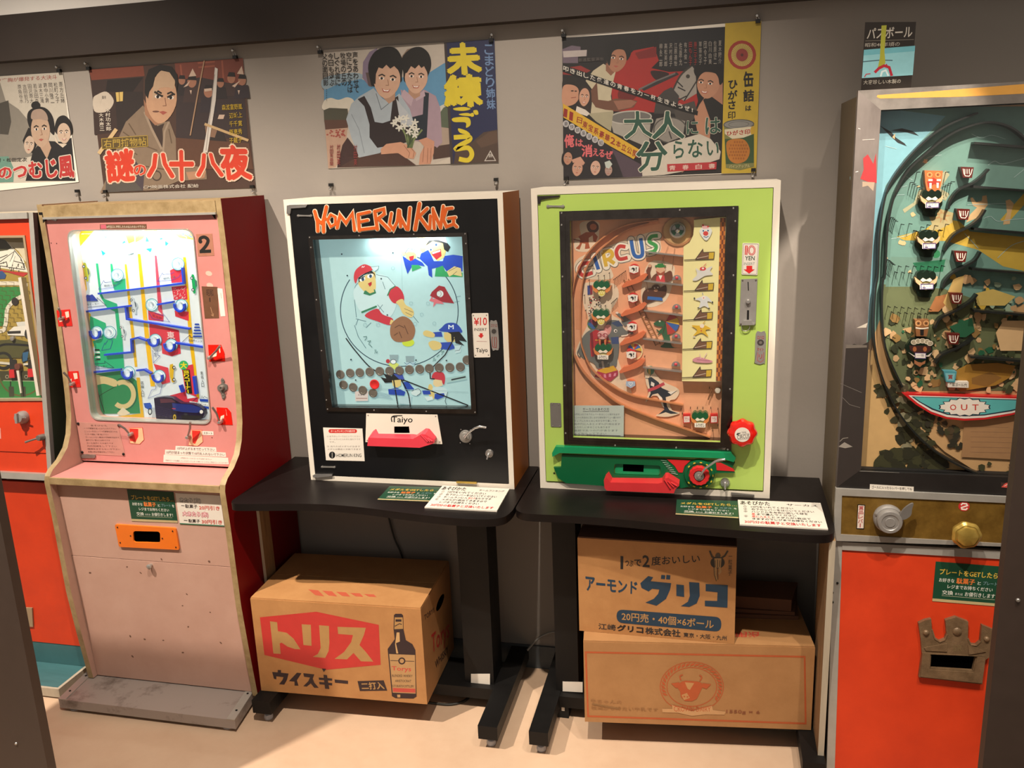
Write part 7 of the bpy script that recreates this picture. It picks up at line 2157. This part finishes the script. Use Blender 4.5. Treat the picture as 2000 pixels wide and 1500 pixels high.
A.poly([(260, 930), (330, 950), (360, 1030), (330, 1110), (285, 1030)], 'b89880').poly([(195, 850), (200, 780), (260, 745), (330, 760), (375, 830), (380, 940), (340, 900), (330, 840), (240, 860), (230, 930)], '1a1616', 1).visage(285, 910, 66, 118, 'bea088', -4).poly([(222, 830), (230, 775), (285, 760), (325, 790), (335, 840), (280, 830)], 'a89080', 1).ell(252, 735, 32, 28, '1a1616')
A.text('監督・松田定次', [(-60, 1105), (190, 1098), (190, 1126), (-60, 1132)], '3a3430', .01)
A.text('のつむじ風', [(-10, 1170), (505, 1085), (520, 1236), (0, 1250)], 'b83230', .055, 'd8ccbc', .04)
A.build('print', t, M['ink_poster'])
# ---- red brush title poster
t = poster('film_poster', 'brown film poster of a topknot man in grey kimono with red brush title', C1, [(622, 485), (1695, 405), (1785, 1310), (730, 1345)], None,
           [((625, 478), (611, 445)), ((1646, 400), (1636, 355)), ((742, 1335), (738, 1370)), ((1765, 1302), (1775, 1340))])
A = Art(FWALL, C1, .0008)
A.poly([(622, 485), (1695, 405), (1785, 1310), (730, 1345)], '4a332a')
A.poly([(622, 485), (1000, 457), (1010, 530), (640, 560)], '7c3e2c').poly([(1220, 442), (1695, 405), (1712, 620), (1400, 560), (1230, 560)], '7a3e30')
for l in ([(1380, 440), (1500, 430)], [(1385, 470), (1500, 460)], [(1550, 420), (1560, 560)], [(1260, 450), (1270, 540)]):
    A.line(l, 12, '9a5440')
A.poly([(640, 560), (1000, 535), (1000, 900), (660, 940)], '3a2a26').poly([(750, 560), (1000, 540), (925, 645), (738, 640)], '231b1a').poly([(800, 640), (1000, 640), (1000, 940), (820, 900)], '2e2422').poly([(808, 645), (860, 640), (858, 705), (815, 710)], 'd8b86a').line([(832, 642), (836, 708)], 4, '4a3420')
A.poly([(650, 690), (680, 660), (745, 640), (795, 700), (770, 760), (720, 785), (660, 775)], 'cdbfae', 1).text('御用', (690, 668, 740, 760), '3a3230', .02)
A.poly([(1230, 560), (1400, 540), (1700, 600), (1730, 960), (1230, 980)], '382b2c')
for x, y, r in ((1270, 560, 24), (1340, 570, 32), (1455, 640, 32), (1615, 545, 28), (1690, 560, 28), (1540, 580, 24)):
    A.poly([(x-r*2, y+r*4.5), (x-r*1.5, y+r*1.2), (x+r*1.5, y+r*1.2), (x+r*2, y+r*4.5)], R9.choice(['2c2426', '42302e', '332a30'])).ell(x, y, r, r*1.3, 'a8745c').poly([(x-r, y-r*.4), (x-r*.6, y-r*1.5), (x+r*.8, y-r*1.4), (x+r, y-r*.3)], '241c1c')
for q in ([(1318, 535), (1345, 478), (1372, 530)], [(1655, 515), (1688, 460), (1702, 520)], [(1280, 610), (1330, 560), (1310, 600)], [(1620, 600), (1680, 560), (1640, 610)], [(1425, 620), (1480, 615), (1480, 632), (1430, 640)], [(1530, 800), (1570, 800), (1560, 830), (1520, 830)], [(1325, 630), (1340, 630), (1335, 660)], [(1660, 630), (1675, 630), (1668, 660)]):
    A.poly(q, 'd0b4a0')
A.poly([(1420, 900), (1560, 930), (1600, 1040), (1500, 1050), (1440, 1080), (1460, 960)], '2c2422').poly([(1430, 860), (1520, 900), (1500, 960), (1440, 950)], '8a6a54')
A.poly([(1225, 960), (1740, 1000), (1770, 1180), (1225, 1180)], '5c3c2c')
A.poly([(700, 1345), (760, 1210), (800, 1100), (830, 960), (880, 850), (1000, 735), (1090, 860), (1185, 845), (1228, 960), (1232, 1120), (1440, 1180), (1445, 1250), (1250, 1262), (1100, 1325)], '86725f')
A.poly([(1010, 780), (1050, 860), (1120, 1000), (1145, 1060), (1135, 900), (1150, 860), (1100, 880)], '3c2c26').line([(1010, 780), (1060, 900), (1130, 1040)], 16, 'a08c78').line([(1180, 850), (1150, 920), (1140, 1060)], 14, 'a08c78')
for l in ([(860, 920), (980, 1000), (1100, 1050)], [(840, 1000), (960, 1080)], [(1180, 900), (1200, 1000)], [(900, 860), (950, 940)], [(960, 1150), (1200, 1190)], [(780, 1180), (960, 1260)]):
    A.line(l, 8, '64513f', sm=1)
A.poly([(930, 1100), (1010, 1200), (1000, 1330), (920, 1330)], '4a4048').poly([(740, 1240), (900, 1220), (1000, 1330), (740, 1342)], '55504c')
A.poly([(1005, 690), (1060, 800), (1150, 850), (1085, 875), (1015, 800)], 'a4765a')
A.visage(1128, 690, 108, 172, 'c89c7c', 4, smile=0, look=.18).poly([(1070, 700), (1075, 580), (1115, 500), (1180, 495), (1222, 540), (1215, 620), (1180, 610), (1110, 620)], 'c4a486', 1)
A.poly([(1012, 650), (1015, 560), (1040, 485), (1120, 450), (1200, 465), (1240, 520), (1246, 570), (1236, 640), (1222, 560), (1185, 505), (1125, 492), (1085, 535), (1072, 600), (1045, 640), (1035, 690)], '1c1614')
A.line([(1080, 640), (1125, 668), (1140, 672)], 14, '231a16').line([(1170, 680), (1215, 655)], 14, '231a16').ell(1090, 778, 24, 6, '6a4438')
A.poly([(1502, 470), (1522, 480), (1508, 700), (1450, 1065), (1418, 1065), (1478, 720)], 'd4ccc4').line([(1500, 520), (1440, 1050)], 5, '9c948c')
A.line([(1428, 420), (1385, 640), (1330, 945)], 9, 'a8866a').line([(1430, 865), (1735, 980)], 18, 'c4a478').line([(815, 900), (692, 1072)], 26, 'd0b284')
A.poly([(1300, 1200), (1440, 1190), (1430, 1240), (1320, 1255)], 'b08468').ring(1095, 1225, 30, 32, 8, '4a3c34')
A.vtext('木村功太郎', 735, 755, 770, 915, 'd8ccbc', .02, lean=10).vtext('大木康三', 692, 790, 724, 915, 'd8ccbc', .02, lean=8)
A.poly([(712, 968), (1030, 945), (1034, 1020), (716, 1040)], '5c4a26').line([(712, 968), (1030, 945), (1034, 1020), (716, 1040)], 4, 'b89a40', closed=True).text('右門捕物帖', [(725, 975), (1022, 955), (1025, 1014), (728, 1032)], 'b89a40', .01)
for k, s_ in enumerate(('森渡富野嵐', '辺城上', '千千寛', '原恵秀', '子蔵子')):
    A.text(s_, [(1548 if k == 0 else 1600, 730+58*k), (1690, 722+58*k), (1694, 762+58*k), (1552 if k == 0 else 1604, 770+58*k)], 'c0a030', .015)
A.text('謎', [(735, 1060), (930, 1040), (940, 1255), (760, 1270)], 'd03a20', .06, 'e0c4ac', .035).text('の', [(935, 1150), (1020, 1150), (1022, 1220), (940, 1225)], 'd03a20', .05, 'e0c4ac', .035)
for ch, q in (('八', [(1030, 1070), (1205, 1075), (1215, 1240), (1035, 1235)]), ('十', [(1185, 1055), (1350, 1055), (1350, 1255), (1195, 1255)]), ('八', [(1375, 1070), (1530, 1075), (1560, 1230), (1380, 1230)]), ('夜', [(1535, 1020), (1720, 1020), (1760, 1245), (1560, 1250)])):
    A.text(ch, q, 'd03a20', .06, 'e0c4ac', .035)
A.text('CM映画株式会社 配給', [(1005, 1292), (1390, 1282), (1390, 1308), (1005, 1318)], 'c8beb2', .015)
A.build('print', t, M['ink_poster'])
# ---- two women poster
t = poster('film_poster', 'film poster of two smiling women holding white flowers with yellow title on navy', C2, [(285, 385), (1603, 302), (1635, 1250), (322, 1300)], [(262, 388), (1603, 300), (1640, 1392), (330, 1438)],
           [((263, 403), (252, 366)), ((1580, 312), (1588, 272)), ((346, 1425), (347, 1455)), ((1617, 1384), (1622, 1412))])
A = Art(FWALL, C2, .0008, 1e-5)
A.poly([(285, 385), (1603, 302), (1635, 1250), (322, 1300)], 'bdb2a6')
A.poly([(288, 660), (400, 620), (560, 600), (640, 640), (1100, 560), (1210, 490), (1235, 480), (1250, 830), (290, 790)], '5c90b4').poly([(288, 600), (520, 560), (600, 600), (420, 640), (290, 690)], '94a8b4', 1)
A.poly([(288, 780), (340, 755), (400, 770), (470, 750), (520, 780), (480, 850), (288, 850)], 'd4ccbc', 1).poly([(1180, 820), (1240, 790), (1250, 840), (1190, 860)], 'c8c4b8')
A.poly([(286, 850), (330, 832), (470, 838), (480, 930), (290, 940)], '4c4a3c').poly([(1175, 880), (1210, 830), (1255, 810), (1262, 990), (1190, 1000)], '56604c').poly([(290, 925), (480, 925), (470, 1000), (300, 1010)], '5a3c30').poly([(298, 1000), (470, 985), (460, 1100), (380, 1290), (322, 1300)], 'b89680').poly([(1190, 980), (1265, 990), (1265, 1120), (1180, 1120)], 'a89484')
for k in range(26):
    A.ell(R9.uniform(315, 450), R9.uniform(1000, 1060), 9, 7, '9c4a40', n=6)
A.poly([(390, 1292), (430, 1120), (470, 1060), (560, 1180), (520, 1288)], '3c2422').poly([(400, 1292), (540, 1215), (740, 1170), (880, 1185), (1000, 1275)], '4a3028').poly([(1130, 1130), (1265, 1110), (1265, 1210), (1130, 1230)], '4a342c').poly([(1130, 1268), (1265, 1210), (1265, 1262)], 'c8bcae')
# right woman
A.poly([(885, 440), (930, 380), (1000, 362), (960, 420), (920, 520), (890, 520)], '8a7464')
A.poly([(880, 690), (980, 740), (1060, 690), (1150, 740), (1185, 830), (1195, 1000), (1200, 1100), (1160, 1140), (1080, 1080), (1060, 1100), (960, 1080), (900, 900)], 'a48c98')
A.poly([(1060, 710), (1098, 718), (1090, 880), (1080, 1080), (1030, 1080), (1010, 930), (1050, 890)], '1c2430').poly([(900, 920), (1060, 880), (1075, 1080), (980, 1080)], '1c2430').poly([(905, 690), (980, 750), (960, 820), (880, 740)], 'b8a0aa').poly([(990, 750), (1060, 695), (1070, 740), (1000, 780)], 'b8a0aa')
A.poly([(940, 690), (1030, 690), (1030, 740), (985, 765), (940, 720)], 'b08870')
A.poly([(900, 560), (890, 450), (960, 375), (1040, 365), (1100, 420), (1115, 510), (1085, 600), (1070, 640), (920, 640)], '16120f', 1)
A.visage(1000, 600, 88, 122, 'cca48c', 3, smile=1).poly([(905, 570), (900, 480), (960, 420), (1060, 430), (1100, 520), (1085, 560), (1060, 510), (1040, 525), (1020, 500), (990, 530), (960, 510), (930, 560)], '16120f')
# left woman
A.poly([(585, 600), (590, 480), (640, 400), (700, 370), (670, 640), (640, 670)], '84748a').poly([(610, 560), (640, 560), (660, 670), (630, 660)], '5c4a48')
A.poly([(460, 920), (500, 800), (560, 745), (670, 680), (740, 760), (790, 790), (870, 720), (950, 840), (985, 960), (900, 1000), (720, 1180), (560, 1215), (500, 1060)], 'a6b0b8')
A.poly([(548, 765), (600, 740), (650, 830), (680, 940), (740, 950), (800, 930), (820, 760), (860, 740), (880, 930), (960, 1000), (950, 1090), (880, 1110), (700, 1140), (640, 1060), (640, 960), (600, 820)], '281d1e').line([(690, 720), (730, 845), (810, 780)], 5, '5c646c').line([(500, 880), (560, 1000), (600, 1180)], 5, '808a92')
A.poly([(845, 760), (960, 900), (985, 960), (880, 960)], 'b4b8be')
A.poly([(715, 700), (800, 720), (840, 690), (835, 770), (790, 800), (740, 750)], 'b08a72')
A.poly([(645, 620), (630, 500), (680, 400), (770, 362), (850, 380), (895, 470), (890, 580), (870, 640), (680, 670)], '15110e', 1)
A.visage(775, 620, 102, 140, 'cca48a', 6, smile=1).poly([(665, 640), (650, 540), (690, 430), (800, 400), (880, 480), (885, 600), (860, 540), (830, 510), (800, 530), (770, 500), (740, 530), (710, 520), (690, 570), (685, 650)], '15110e')
A.poly([(725, 1150), (770, 1110), (880, 1095), (960, 1130), (1000, 1180), (980, 1225), (920, 1220), (860, 1180), (730, 1190)], 'c89478').poly([(1020, 1080), (1080, 1060), (1140, 1090), (1135, 1180), (1110, 1265), (1020, 1270), (1030, 1190), (1060, 1130)], 'c48e74')
for l in ([(905, 1120), (950, 1180), (940, 1215)], [(930, 1110), (985, 1170), (975, 1215)], [(1060, 1130), (1050, 1250)], [(1090, 1140), (1085, 1255)], [(1115, 1140), (1110, 1250)]):
    A.line(l, 4, '8a5c48')
for k in range(22):
    a = R9.uniform(-2.4, -.7)
    L_ = R9.uniform(90, 190)
    A.line([(950+R9.uniform(-20, 20), 1140), (950+L_*.8*math.cos(a), 1130+L_*math.sin(a))], R9.uniform(5, 10), R9.choice(['3c4c30', '54643c', '7c8858']))
for x, y in ((830, 950), (850, 925), (880, 915), (920, 910), (990, 945), (970, 980), (1000, 1000), (910, 970), (945, 1015), (990, 1040), (870, 985)):
    for k in range(5):
        a = 2*math.pi*k/5+x
        A.ell(x+15*math.cos(a), y+15*math.sin(a), 16, 7, 'd8d4c8', math.degrees(a), 10)
A.poly([(1215, 330), (1603, 302), (1635, 1250), (1265, 1265)], '20254a').poly([(1215, 330), (1235, 330), (1285, 1264), (1265, 1265)], '3a3030')
A.poly([(1290, 1262), (1310, 1120), (1430, 1095), (1520, 1020), (1625, 1000), (1635, 1250)], '4c3a30').poly([(1460, 1090), (1560, 1020), (1625, 1010), (1628, 1100), (1500, 1140)], '5c4638')
for k, s_ in enumerate(('声をあわせて', '空にうたえば', '牧場の丘の', 'しぐれ雲に', '今日も浮ぶ', '父の面目影')):
    A.vtext(s_, 508-47*k, 400+(2-k)*-3+6, 548-47*k, 400+53*len(s_), '2a2624', .012, lean=12)
for k in range(6):
    A.ell(310, 690+16*k, 3, 3, '2a2624', n=6)
Y = 'd8c22c'
for ch, q in (('未', [(1245, 345), (1470, 335), (1500, 560), (1250, 575)]), ('練', [(1225, 590), (1490, 580), (1505, 815), (1230, 815)])):
    A.text(ch, q, Y, .075)
for p in ([(1290, 835), (1370, 825), (1420, 840), (1370, 855), (1300, 850)], [(1330, 880), (1400, 872), (1435, 895), (1360, 892)], [(1440, 855), (1470, 850), (1480, 880), (1455, 885)], [(1415, 880), (1440, 870), (1445, 895), (1425, 900)],
          [(1285, 910), (1400, 905), (1420, 960), (1385, 985), (1380, 945), (1290, 940)], [(1325, 990), (1390, 1010), (1415, 1040), (1340, 1025)]):
    A.poly(p, Y, 1)
A.line([(1290, 1060), (1400, 1055), (1410, 1080), (1340, 1120), (1310, 1150), (1400, 1140), (1430, 1190), (1400, 1235), (1330, 1225)], 36, Y, sm=1)
A.vtext('こまどり姉妹', 1525, 345, 1590, 850, '6c88b0', .03, lean=22)
A.line([(1530, 1240), (1572, 1165), (1612, 1238)], 6, 'c8c0b8', closed=True).text('東映', [(1558, 1185), (1586, 1184), (1590, 1215), (1558, 1216)], 'c8c0b8', .02)
for x, n in ((335, 5), (390, 3), (520, 3)):
    A.vtext('村田英雄関西'[:n], x, 1100+R9.uniform(0, 30), x+26, 1280, '8c3a38', .02)
A.build('print', t, M['ink_poster'])
# ---- drum poster
t = poster('film_poster', 'red and black drummer film poster with yellow canned fruit strip at its right', C3, [(185, 298), (1445, 186), (1730, 165), (1690, 1368), (168, 1425)], [(150, 275), (1730, 150), (1692, 1372), (166, 1430)],
           [((168, 284), (160, 247)), ((1704, 170), (1695, 130)), ((190, 1412), (178, 1457)), ((1668, 1345), (1660, 1393))])
A = Art(FWALL, C3, .0008, 9e-6)
A.poly([(155, 300), (1445, 212), (1415, 1372), (165, 1425)], '171314')
A.poly([(560, 560), (720, 400), (880, 370), (920, 480), (860, 540), (1000, 570), (1180, 560), (1230, 800), (1200, 900), (560, 880), (540, 700)], 'a02420').poly([(730, 420), (900, 370), (900, 450), (760, 470)], '7a1c1c').poly([(160, 540), (300, 520), (380, 560), (300, 600), (160, 590)], '8c2824').poly([(920, 250), (1440, 214), (1430, 540), (920, 540)], '1c1c20').poly([(860, 560), (1000, 580), (940, 640), (880, 620)], '2a1416', 1).poly([(620, 700), (760, 720), (700, 800), (600, 780)], '6a1a18', 1)
A.poly([(155, 390), (230, 360), (300, 370), (300, 420), (350, 395), (350, 445), (280, 440), (280, 500), (160, 500)], '6c5c6a').poly([(160, 405), (350, 395), (345, 445), (165, 455)], 'b8aca8')
# drums and cymbals
A.poly([(780, 700), (1060, 570), (1080, 590), (800, 720)], '2c2a2c').line([(760, 710), (900, 640), (1050, 580)], 12, '6c6664')
A.poly([(1020, 740), (1090, 600), (1180, 520), (1210, 560), (1220, 740), (1120, 800)], '9c958c').line([(1020, 740), (1090, 600), (1180, 520)], 14, '38342f', sm=1).ell(1150, 605, 16, 16, '38342f')
for l in ([(1060, 640), (1110, 690)], [(1070, 690), (1130, 720)], [(1120, 800), (1220, 640)], [(1060, 800), (1140, 760)]):
    A.line(l, 10, '2c2a28')
A.poly([(960, 720), (1020, 690), (1080, 760), (1060, 900), (880, 900), (900, 780)], '3c3836')
A.poly([(1100, 830), (1200, 800), (1230, 900), (1180, 960), (1060, 960), (1040, 880)], '48423e')
A.poly([(535, 950), (860, 925), (850, 1020), (840, 1170), (560, 1050)], 'a09a90').ell(695, 930, 165, 50, '6e6a66', -3).ring(695, 930, 165, 50, 10, 'b4aea4', -3)
A.poly([(860, 1060), (900, 940), (1000, 920), (1130, 960), (1110, 1080), (980, 1130)], '8c867e').ring(1010, 1030, 130, 100, 10, '4a4642').line([(1000, 1040), (1020, 1100)], 10, '34302c')
# drummer
A.poly([(340, 640), (400, 560), (480, 505), (580, 560), (560, 640), (540, 760), (560, 900), (380, 900), (400, 720)], 'c0b498').poly([(380, 720), (430, 650), (440, 790), (520, 800), (580, 780), (700, 790), (750, 800), (720, 850), (600, 880), (500, 870), (420, 850), (380, 790)], '6c4634').poly([(560, 800), (700, 790), (745, 810), (700, 850), (600, 870)], '946450')
A.poly([(360, 900), (560, 880), (540, 1040), (420, 960)], 'a49c80').poly([(500, 500), (560, 520), (580, 560), (540, 600), (500, 560)], '8c5c46')
A.visage(585, 470, 78, 102, 'a8745a', 8, look=.05).poly([(505, 470), (500, 370), (580, 320), (680, 330), (700, 420), (665, 480), (660, 410), (600, 390), (550, 420), (530, 520)], '0e0b0b', 1)
# woman right
A.poly([(1200, 920), (1240, 830), (1290, 760), (1425, 830), (1415, 1200), (1330, 1180), (1240, 1120)], 'b98468').poly([(1270, 790), (1320, 755), (1425, 830), (1415, 1250), (1320, 1200), (1330, 960)], '1a1818').poly([(1360, 660), (1425, 640), (1425, 830), (1330, 760)], 'b07c62')
A.poly([(1225, 1130), (1260, 1120), (1300, 1180), (1220, 1260), (1150, 1330), (1100, 1370), (1180, 1240)], 'b98468')
A.visage(1310, 670, 88, 112, 'bc886c', 8, look=-.25, smile=1).poly([(1210, 600), (1200, 540), (1280, 490), (1430, 520), (1428, 640), (1400, 670), (1380, 590), (1290, 570), (1240, 600)], '0f0c0d', 1)
# small couple left
A.poly([(158, 640), (200, 615), (280, 630), (320, 680), (300, 720), (270, 690), (200, 680), (160, 730)], '18130f', 1).poly([(160, 690), (220, 670), (280, 700), (285, 780), (240, 830), (160, 830)], 'c08c70', 1).ell(235, 720, 12, 5, '2a1a14').ell(262, 722, 10, 5, '2a1a14').line([(225, 775), (265, 770)], 5, '8a4034')
A.poly([(285, 740), (310, 690), (360, 690), (385, 740), (380, 880), (340, 900), (290, 860)], '2a1c18', 1).visage(330, 770, 42, 72, 'c8967c', 5, smile=1).poly([(270, 840), (340, 870), (375, 900), (350, 920), (260, 890)], 'd8ccc0')
# bands and lettering
A.poly([(157, 520), (240, 540), (1230, 880), (1225, 915), (1100, 880), (157, 568)], '0c0a0a')
tx = '叩き出した俺達の青春を力一杯生きようぜ!'
for k, ch in enumerate(tx):
    u = (k+.0)/len(tx)
    x, y = 165+1065*u, 515+345*u
    A.text(ch, [(x, y+6), (x+40, y+20), (x+38, y+58), (x-2, y+44)], 'e0d8cc', .02)
A.poly([(165, 930), (160, 820), (775, 1190), (720, 1260), (540, 1160)], 'd0a42c')
A.poly([(165, 945), (540, 1165), (720, 1265), (780, 1400), (166, 1424)], '1c161c').poly([(540, 1170), (720, 1270), (850, 1340), (780, 1400), (640, 1405), (580, 1250)], '4c3c48')
for ch, x, y, s in (('1', 170, 858, 62), ('1', 215, 882, 64), ('日', 275, 925, 44)):
    A.text(ch, [(x, y), (x+(28 if ch == '1' else s-4), y+12), (x+(22 if ch == '1' else s-10), y+12+s), (x-6, y+s)], '8c2018', .03)
for k, ch in enumerate('東宝系豪華2本立公開'):
    x, y = 322+44*k, 955+25.5*k
    A.text(ch, [(x, y), (x+36, y+16), (x+28, y+66), (x-8, y+50)], '8c2018', .03)
for k, ch in enumerate('豪快娯楽混合組'):
    x, y = 185+46*k, 980+25*k
    A.ell(x, y, 24, 27, 'b8b4b4').text(ch, (x-14, y-17, x+15, y+17), '3c3840', .01)
for ch, q in (('俺', [(172, 1070), (245, 1060), (250, 1160), (176, 1170)]), ('は', [(262, 1100), (318, 1105), (318, 1160), (262, 1156)]), ('消', [(310, 1150), (390, 1145), (395, 1240), (312, 1240)]), ('え', [(400, 1175), (440, 1178), (440, 1235), (400, 1232)]), ('る', [(448, 1185), (490, 1188), (488, 1245), (446, 1242)]), ('ぜ', [(496, 1195), (555, 1198), (552, 1258), (494, 1256)])):
    A.text(ch, q, 'd06468', .045)
for x, y, r, sk in ((200, 1255, 40, 'b08068'), (275, 1335, 48, 'c0907a'), (418, 1330, 46, 'c8a08c'), (522, 1350, 34, 'a8887c')):
    A.poly([(x-r*1.2, y-r*.4), (x-r*.6, y-r*1.5), (x+r*.6, y-r*1.5), (x+r*1.25, y-r*.2), (x+r, y+r*1.2), (x-r, y+r*1.2)], '181214', 1).visage(x, y, r*.85, r*1.25, sk, 6)
A.poly([(230, 1265), (300, 1240), (335, 1290), (320, 1310), (290, 1280), (240, 1290)], 'c0907a').poly([(490, 1285), (530, 1270), (552, 1300), (525, 1335), (500, 1325)], 'b8c0b8')
A.poly([(780, 1250), (1000, 1130), (1240, 1060), (1330, 1100), (1410, 1200), (1400, 1260), (1100, 1360), (960, 1385), (790, 1395)], 'c8beb0')
for ch, q in (('大', [(640, 885), (860, 885), (880, 1090), (650, 1100)]), ('人', [(870, 885), (1110, 885), (1120, 1095), (870, 1100)]), ('に', [(1140, 960), (1230, 955), (1232, 1060), (1142, 1065)]), ('は', [(1290, 935), (1405, 930), (1408, 1055), (1290, 1062)]), ('分', [(735, 1125), (1000, 1120), (960, 1345), (760, 1360)]), ('ら', [(1030, 1120), (1120, 1115), (1115, 1250), (1040, 1255)]), ('な', [(1150, 1110), (1265, 1105), (1265, 1240), (1155, 1250)]), ('い', [(1300, 1120), (1405, 1130), (1385, 1235), (1300, 1230)])):
    A.text(ch, q, '285040', .03, 'd4ccbc', .022)
A.poly([(985, 1300), (1378, 1282), (1374, 1340), (988, 1360)], 'b02c34')
for k, ch in enumerate('青春白書'):
    A.text(ch, [(1002+104*k, 1311-5*k), (1052+104*k, 1309-5*k), (1052+104*k, 1346-5*k), (1002+104*k, 1350-5*k)], 'd8c0b4', .02)
for k, (a, b) in enumerate((('夏', '木陽介'), ('佐', '原健二'), ('白', '川由美'), ('団', '令子'), ('草', '笛光子'), ('藤', '三千子'), ('田', 'もん子'), ('有', '木俊一'), ('佐', '原允'), ('江', '原達怡'), ('沢', '村貞子'), ('高', '松英郎'), ('柳', '永二郎'))):
    x = 1392-39*k
    A.vtext(a+b, x, 322+2*k, x+24, 510+2*k, '9c948c' if k not in (5, 6) else '9c3434', .015)
A.text('新進監督演出', [(285, 462), (480, 452), (480, 480), (285, 492)], '5c5450', .01)
# yellow canned fruit strip
A.poly([(1445, 186), (1730, 165), (1690, 1368), (1415, 1374)], 'c6a832')
A.ell(1578, 436, 112, 115, 'a8382c').ell(1578, 436, 86, 90, 'd0b868')
for k in range(36):
    a = 2*math.pi*k/36
    A.line([(1578+50*math.cos(a), 436+50*math.sin(a)), (1578+86*math.cos(a), 436+89*math.sin(a))], 3.5, 'a88430')
A.ell(1578, 436, 48, 50, '9c3c38').ell(1578, 436, 12, 12, '5c2c2c')
for ch, q in (('缶', [(1592, 570), (1664, 570), (1668, 680), (1592, 690)]), ('詰', [(1590, 715), (1670, 712), (1670, 800), (1590, 805)]), ('は', [(1606, 838), (1650, 836), (1650, 875), (1606, 878)]), ('ひ', [(1470, 640), (1545, 635), (1535, 700), (1480, 705)]), ('が', [(1470, 720), (1540, 715), (1535, 785), (1468, 788)]), ('さ', [(1470, 800), (1525, 796), (1525, 862), (1472, 865)]), ('印', [(1465, 885), (1525, 880), (1525, 940), (1465, 945)])):
    A.text(ch, q, '1c1814', .05 if ch != '印' else .02)
A.poly([(1435, 1000), (1672, 990), (1672, 1320), (1560, 1348), (1450, 1330)], '7c7c48').ell(1552, 985, 120, 38, '8c8a84', -2).ring(1552, 985, 118, 36, 8, '5c5a56', -2).ring(1552, 985, 80, 22, 5, '6c6a66', -2)
A.poly([(1440, 1025), (1672, 1000), (1672, 1070), (1580, 1100), (1500, 1100), (1442, 1060)], 'd8ccb0').text('ひがさ印', [(1455, 1040), (1640, 1022), (1640, 1062), (1460, 1076)], 'a83024', .04).ell(1662, 1035, 18, 36, 'c8a030')
A.poly([(1442, 1100), (1500, 1100), (1590, 1090), (1672, 1060), (1672, 1290), (1450, 1300)], '34502c').poly([(1455, 1130), (1520, 1100), (1600, 1110), (1640, 1190), (1610, 1270), (1530, 1295), (1470, 1250)], 'b8742c', 1)
for k in range(8):
    for j in range(6):
        x, y = 1480+20*k+(j % 2)*10, 1125+26*j
        if ((x-1545)/85)**2+((y-1195)/90)**2 < .85:
            A.ell(x, y, 7, 9, '9c5c20', n=8)
A.text('パインアップル', [(1475, 1306), (1640, 1300), (1640, 1326), (1478, 1332)], 'c8bc8c', .02)
A.build('print', t, M['ink_poster'])
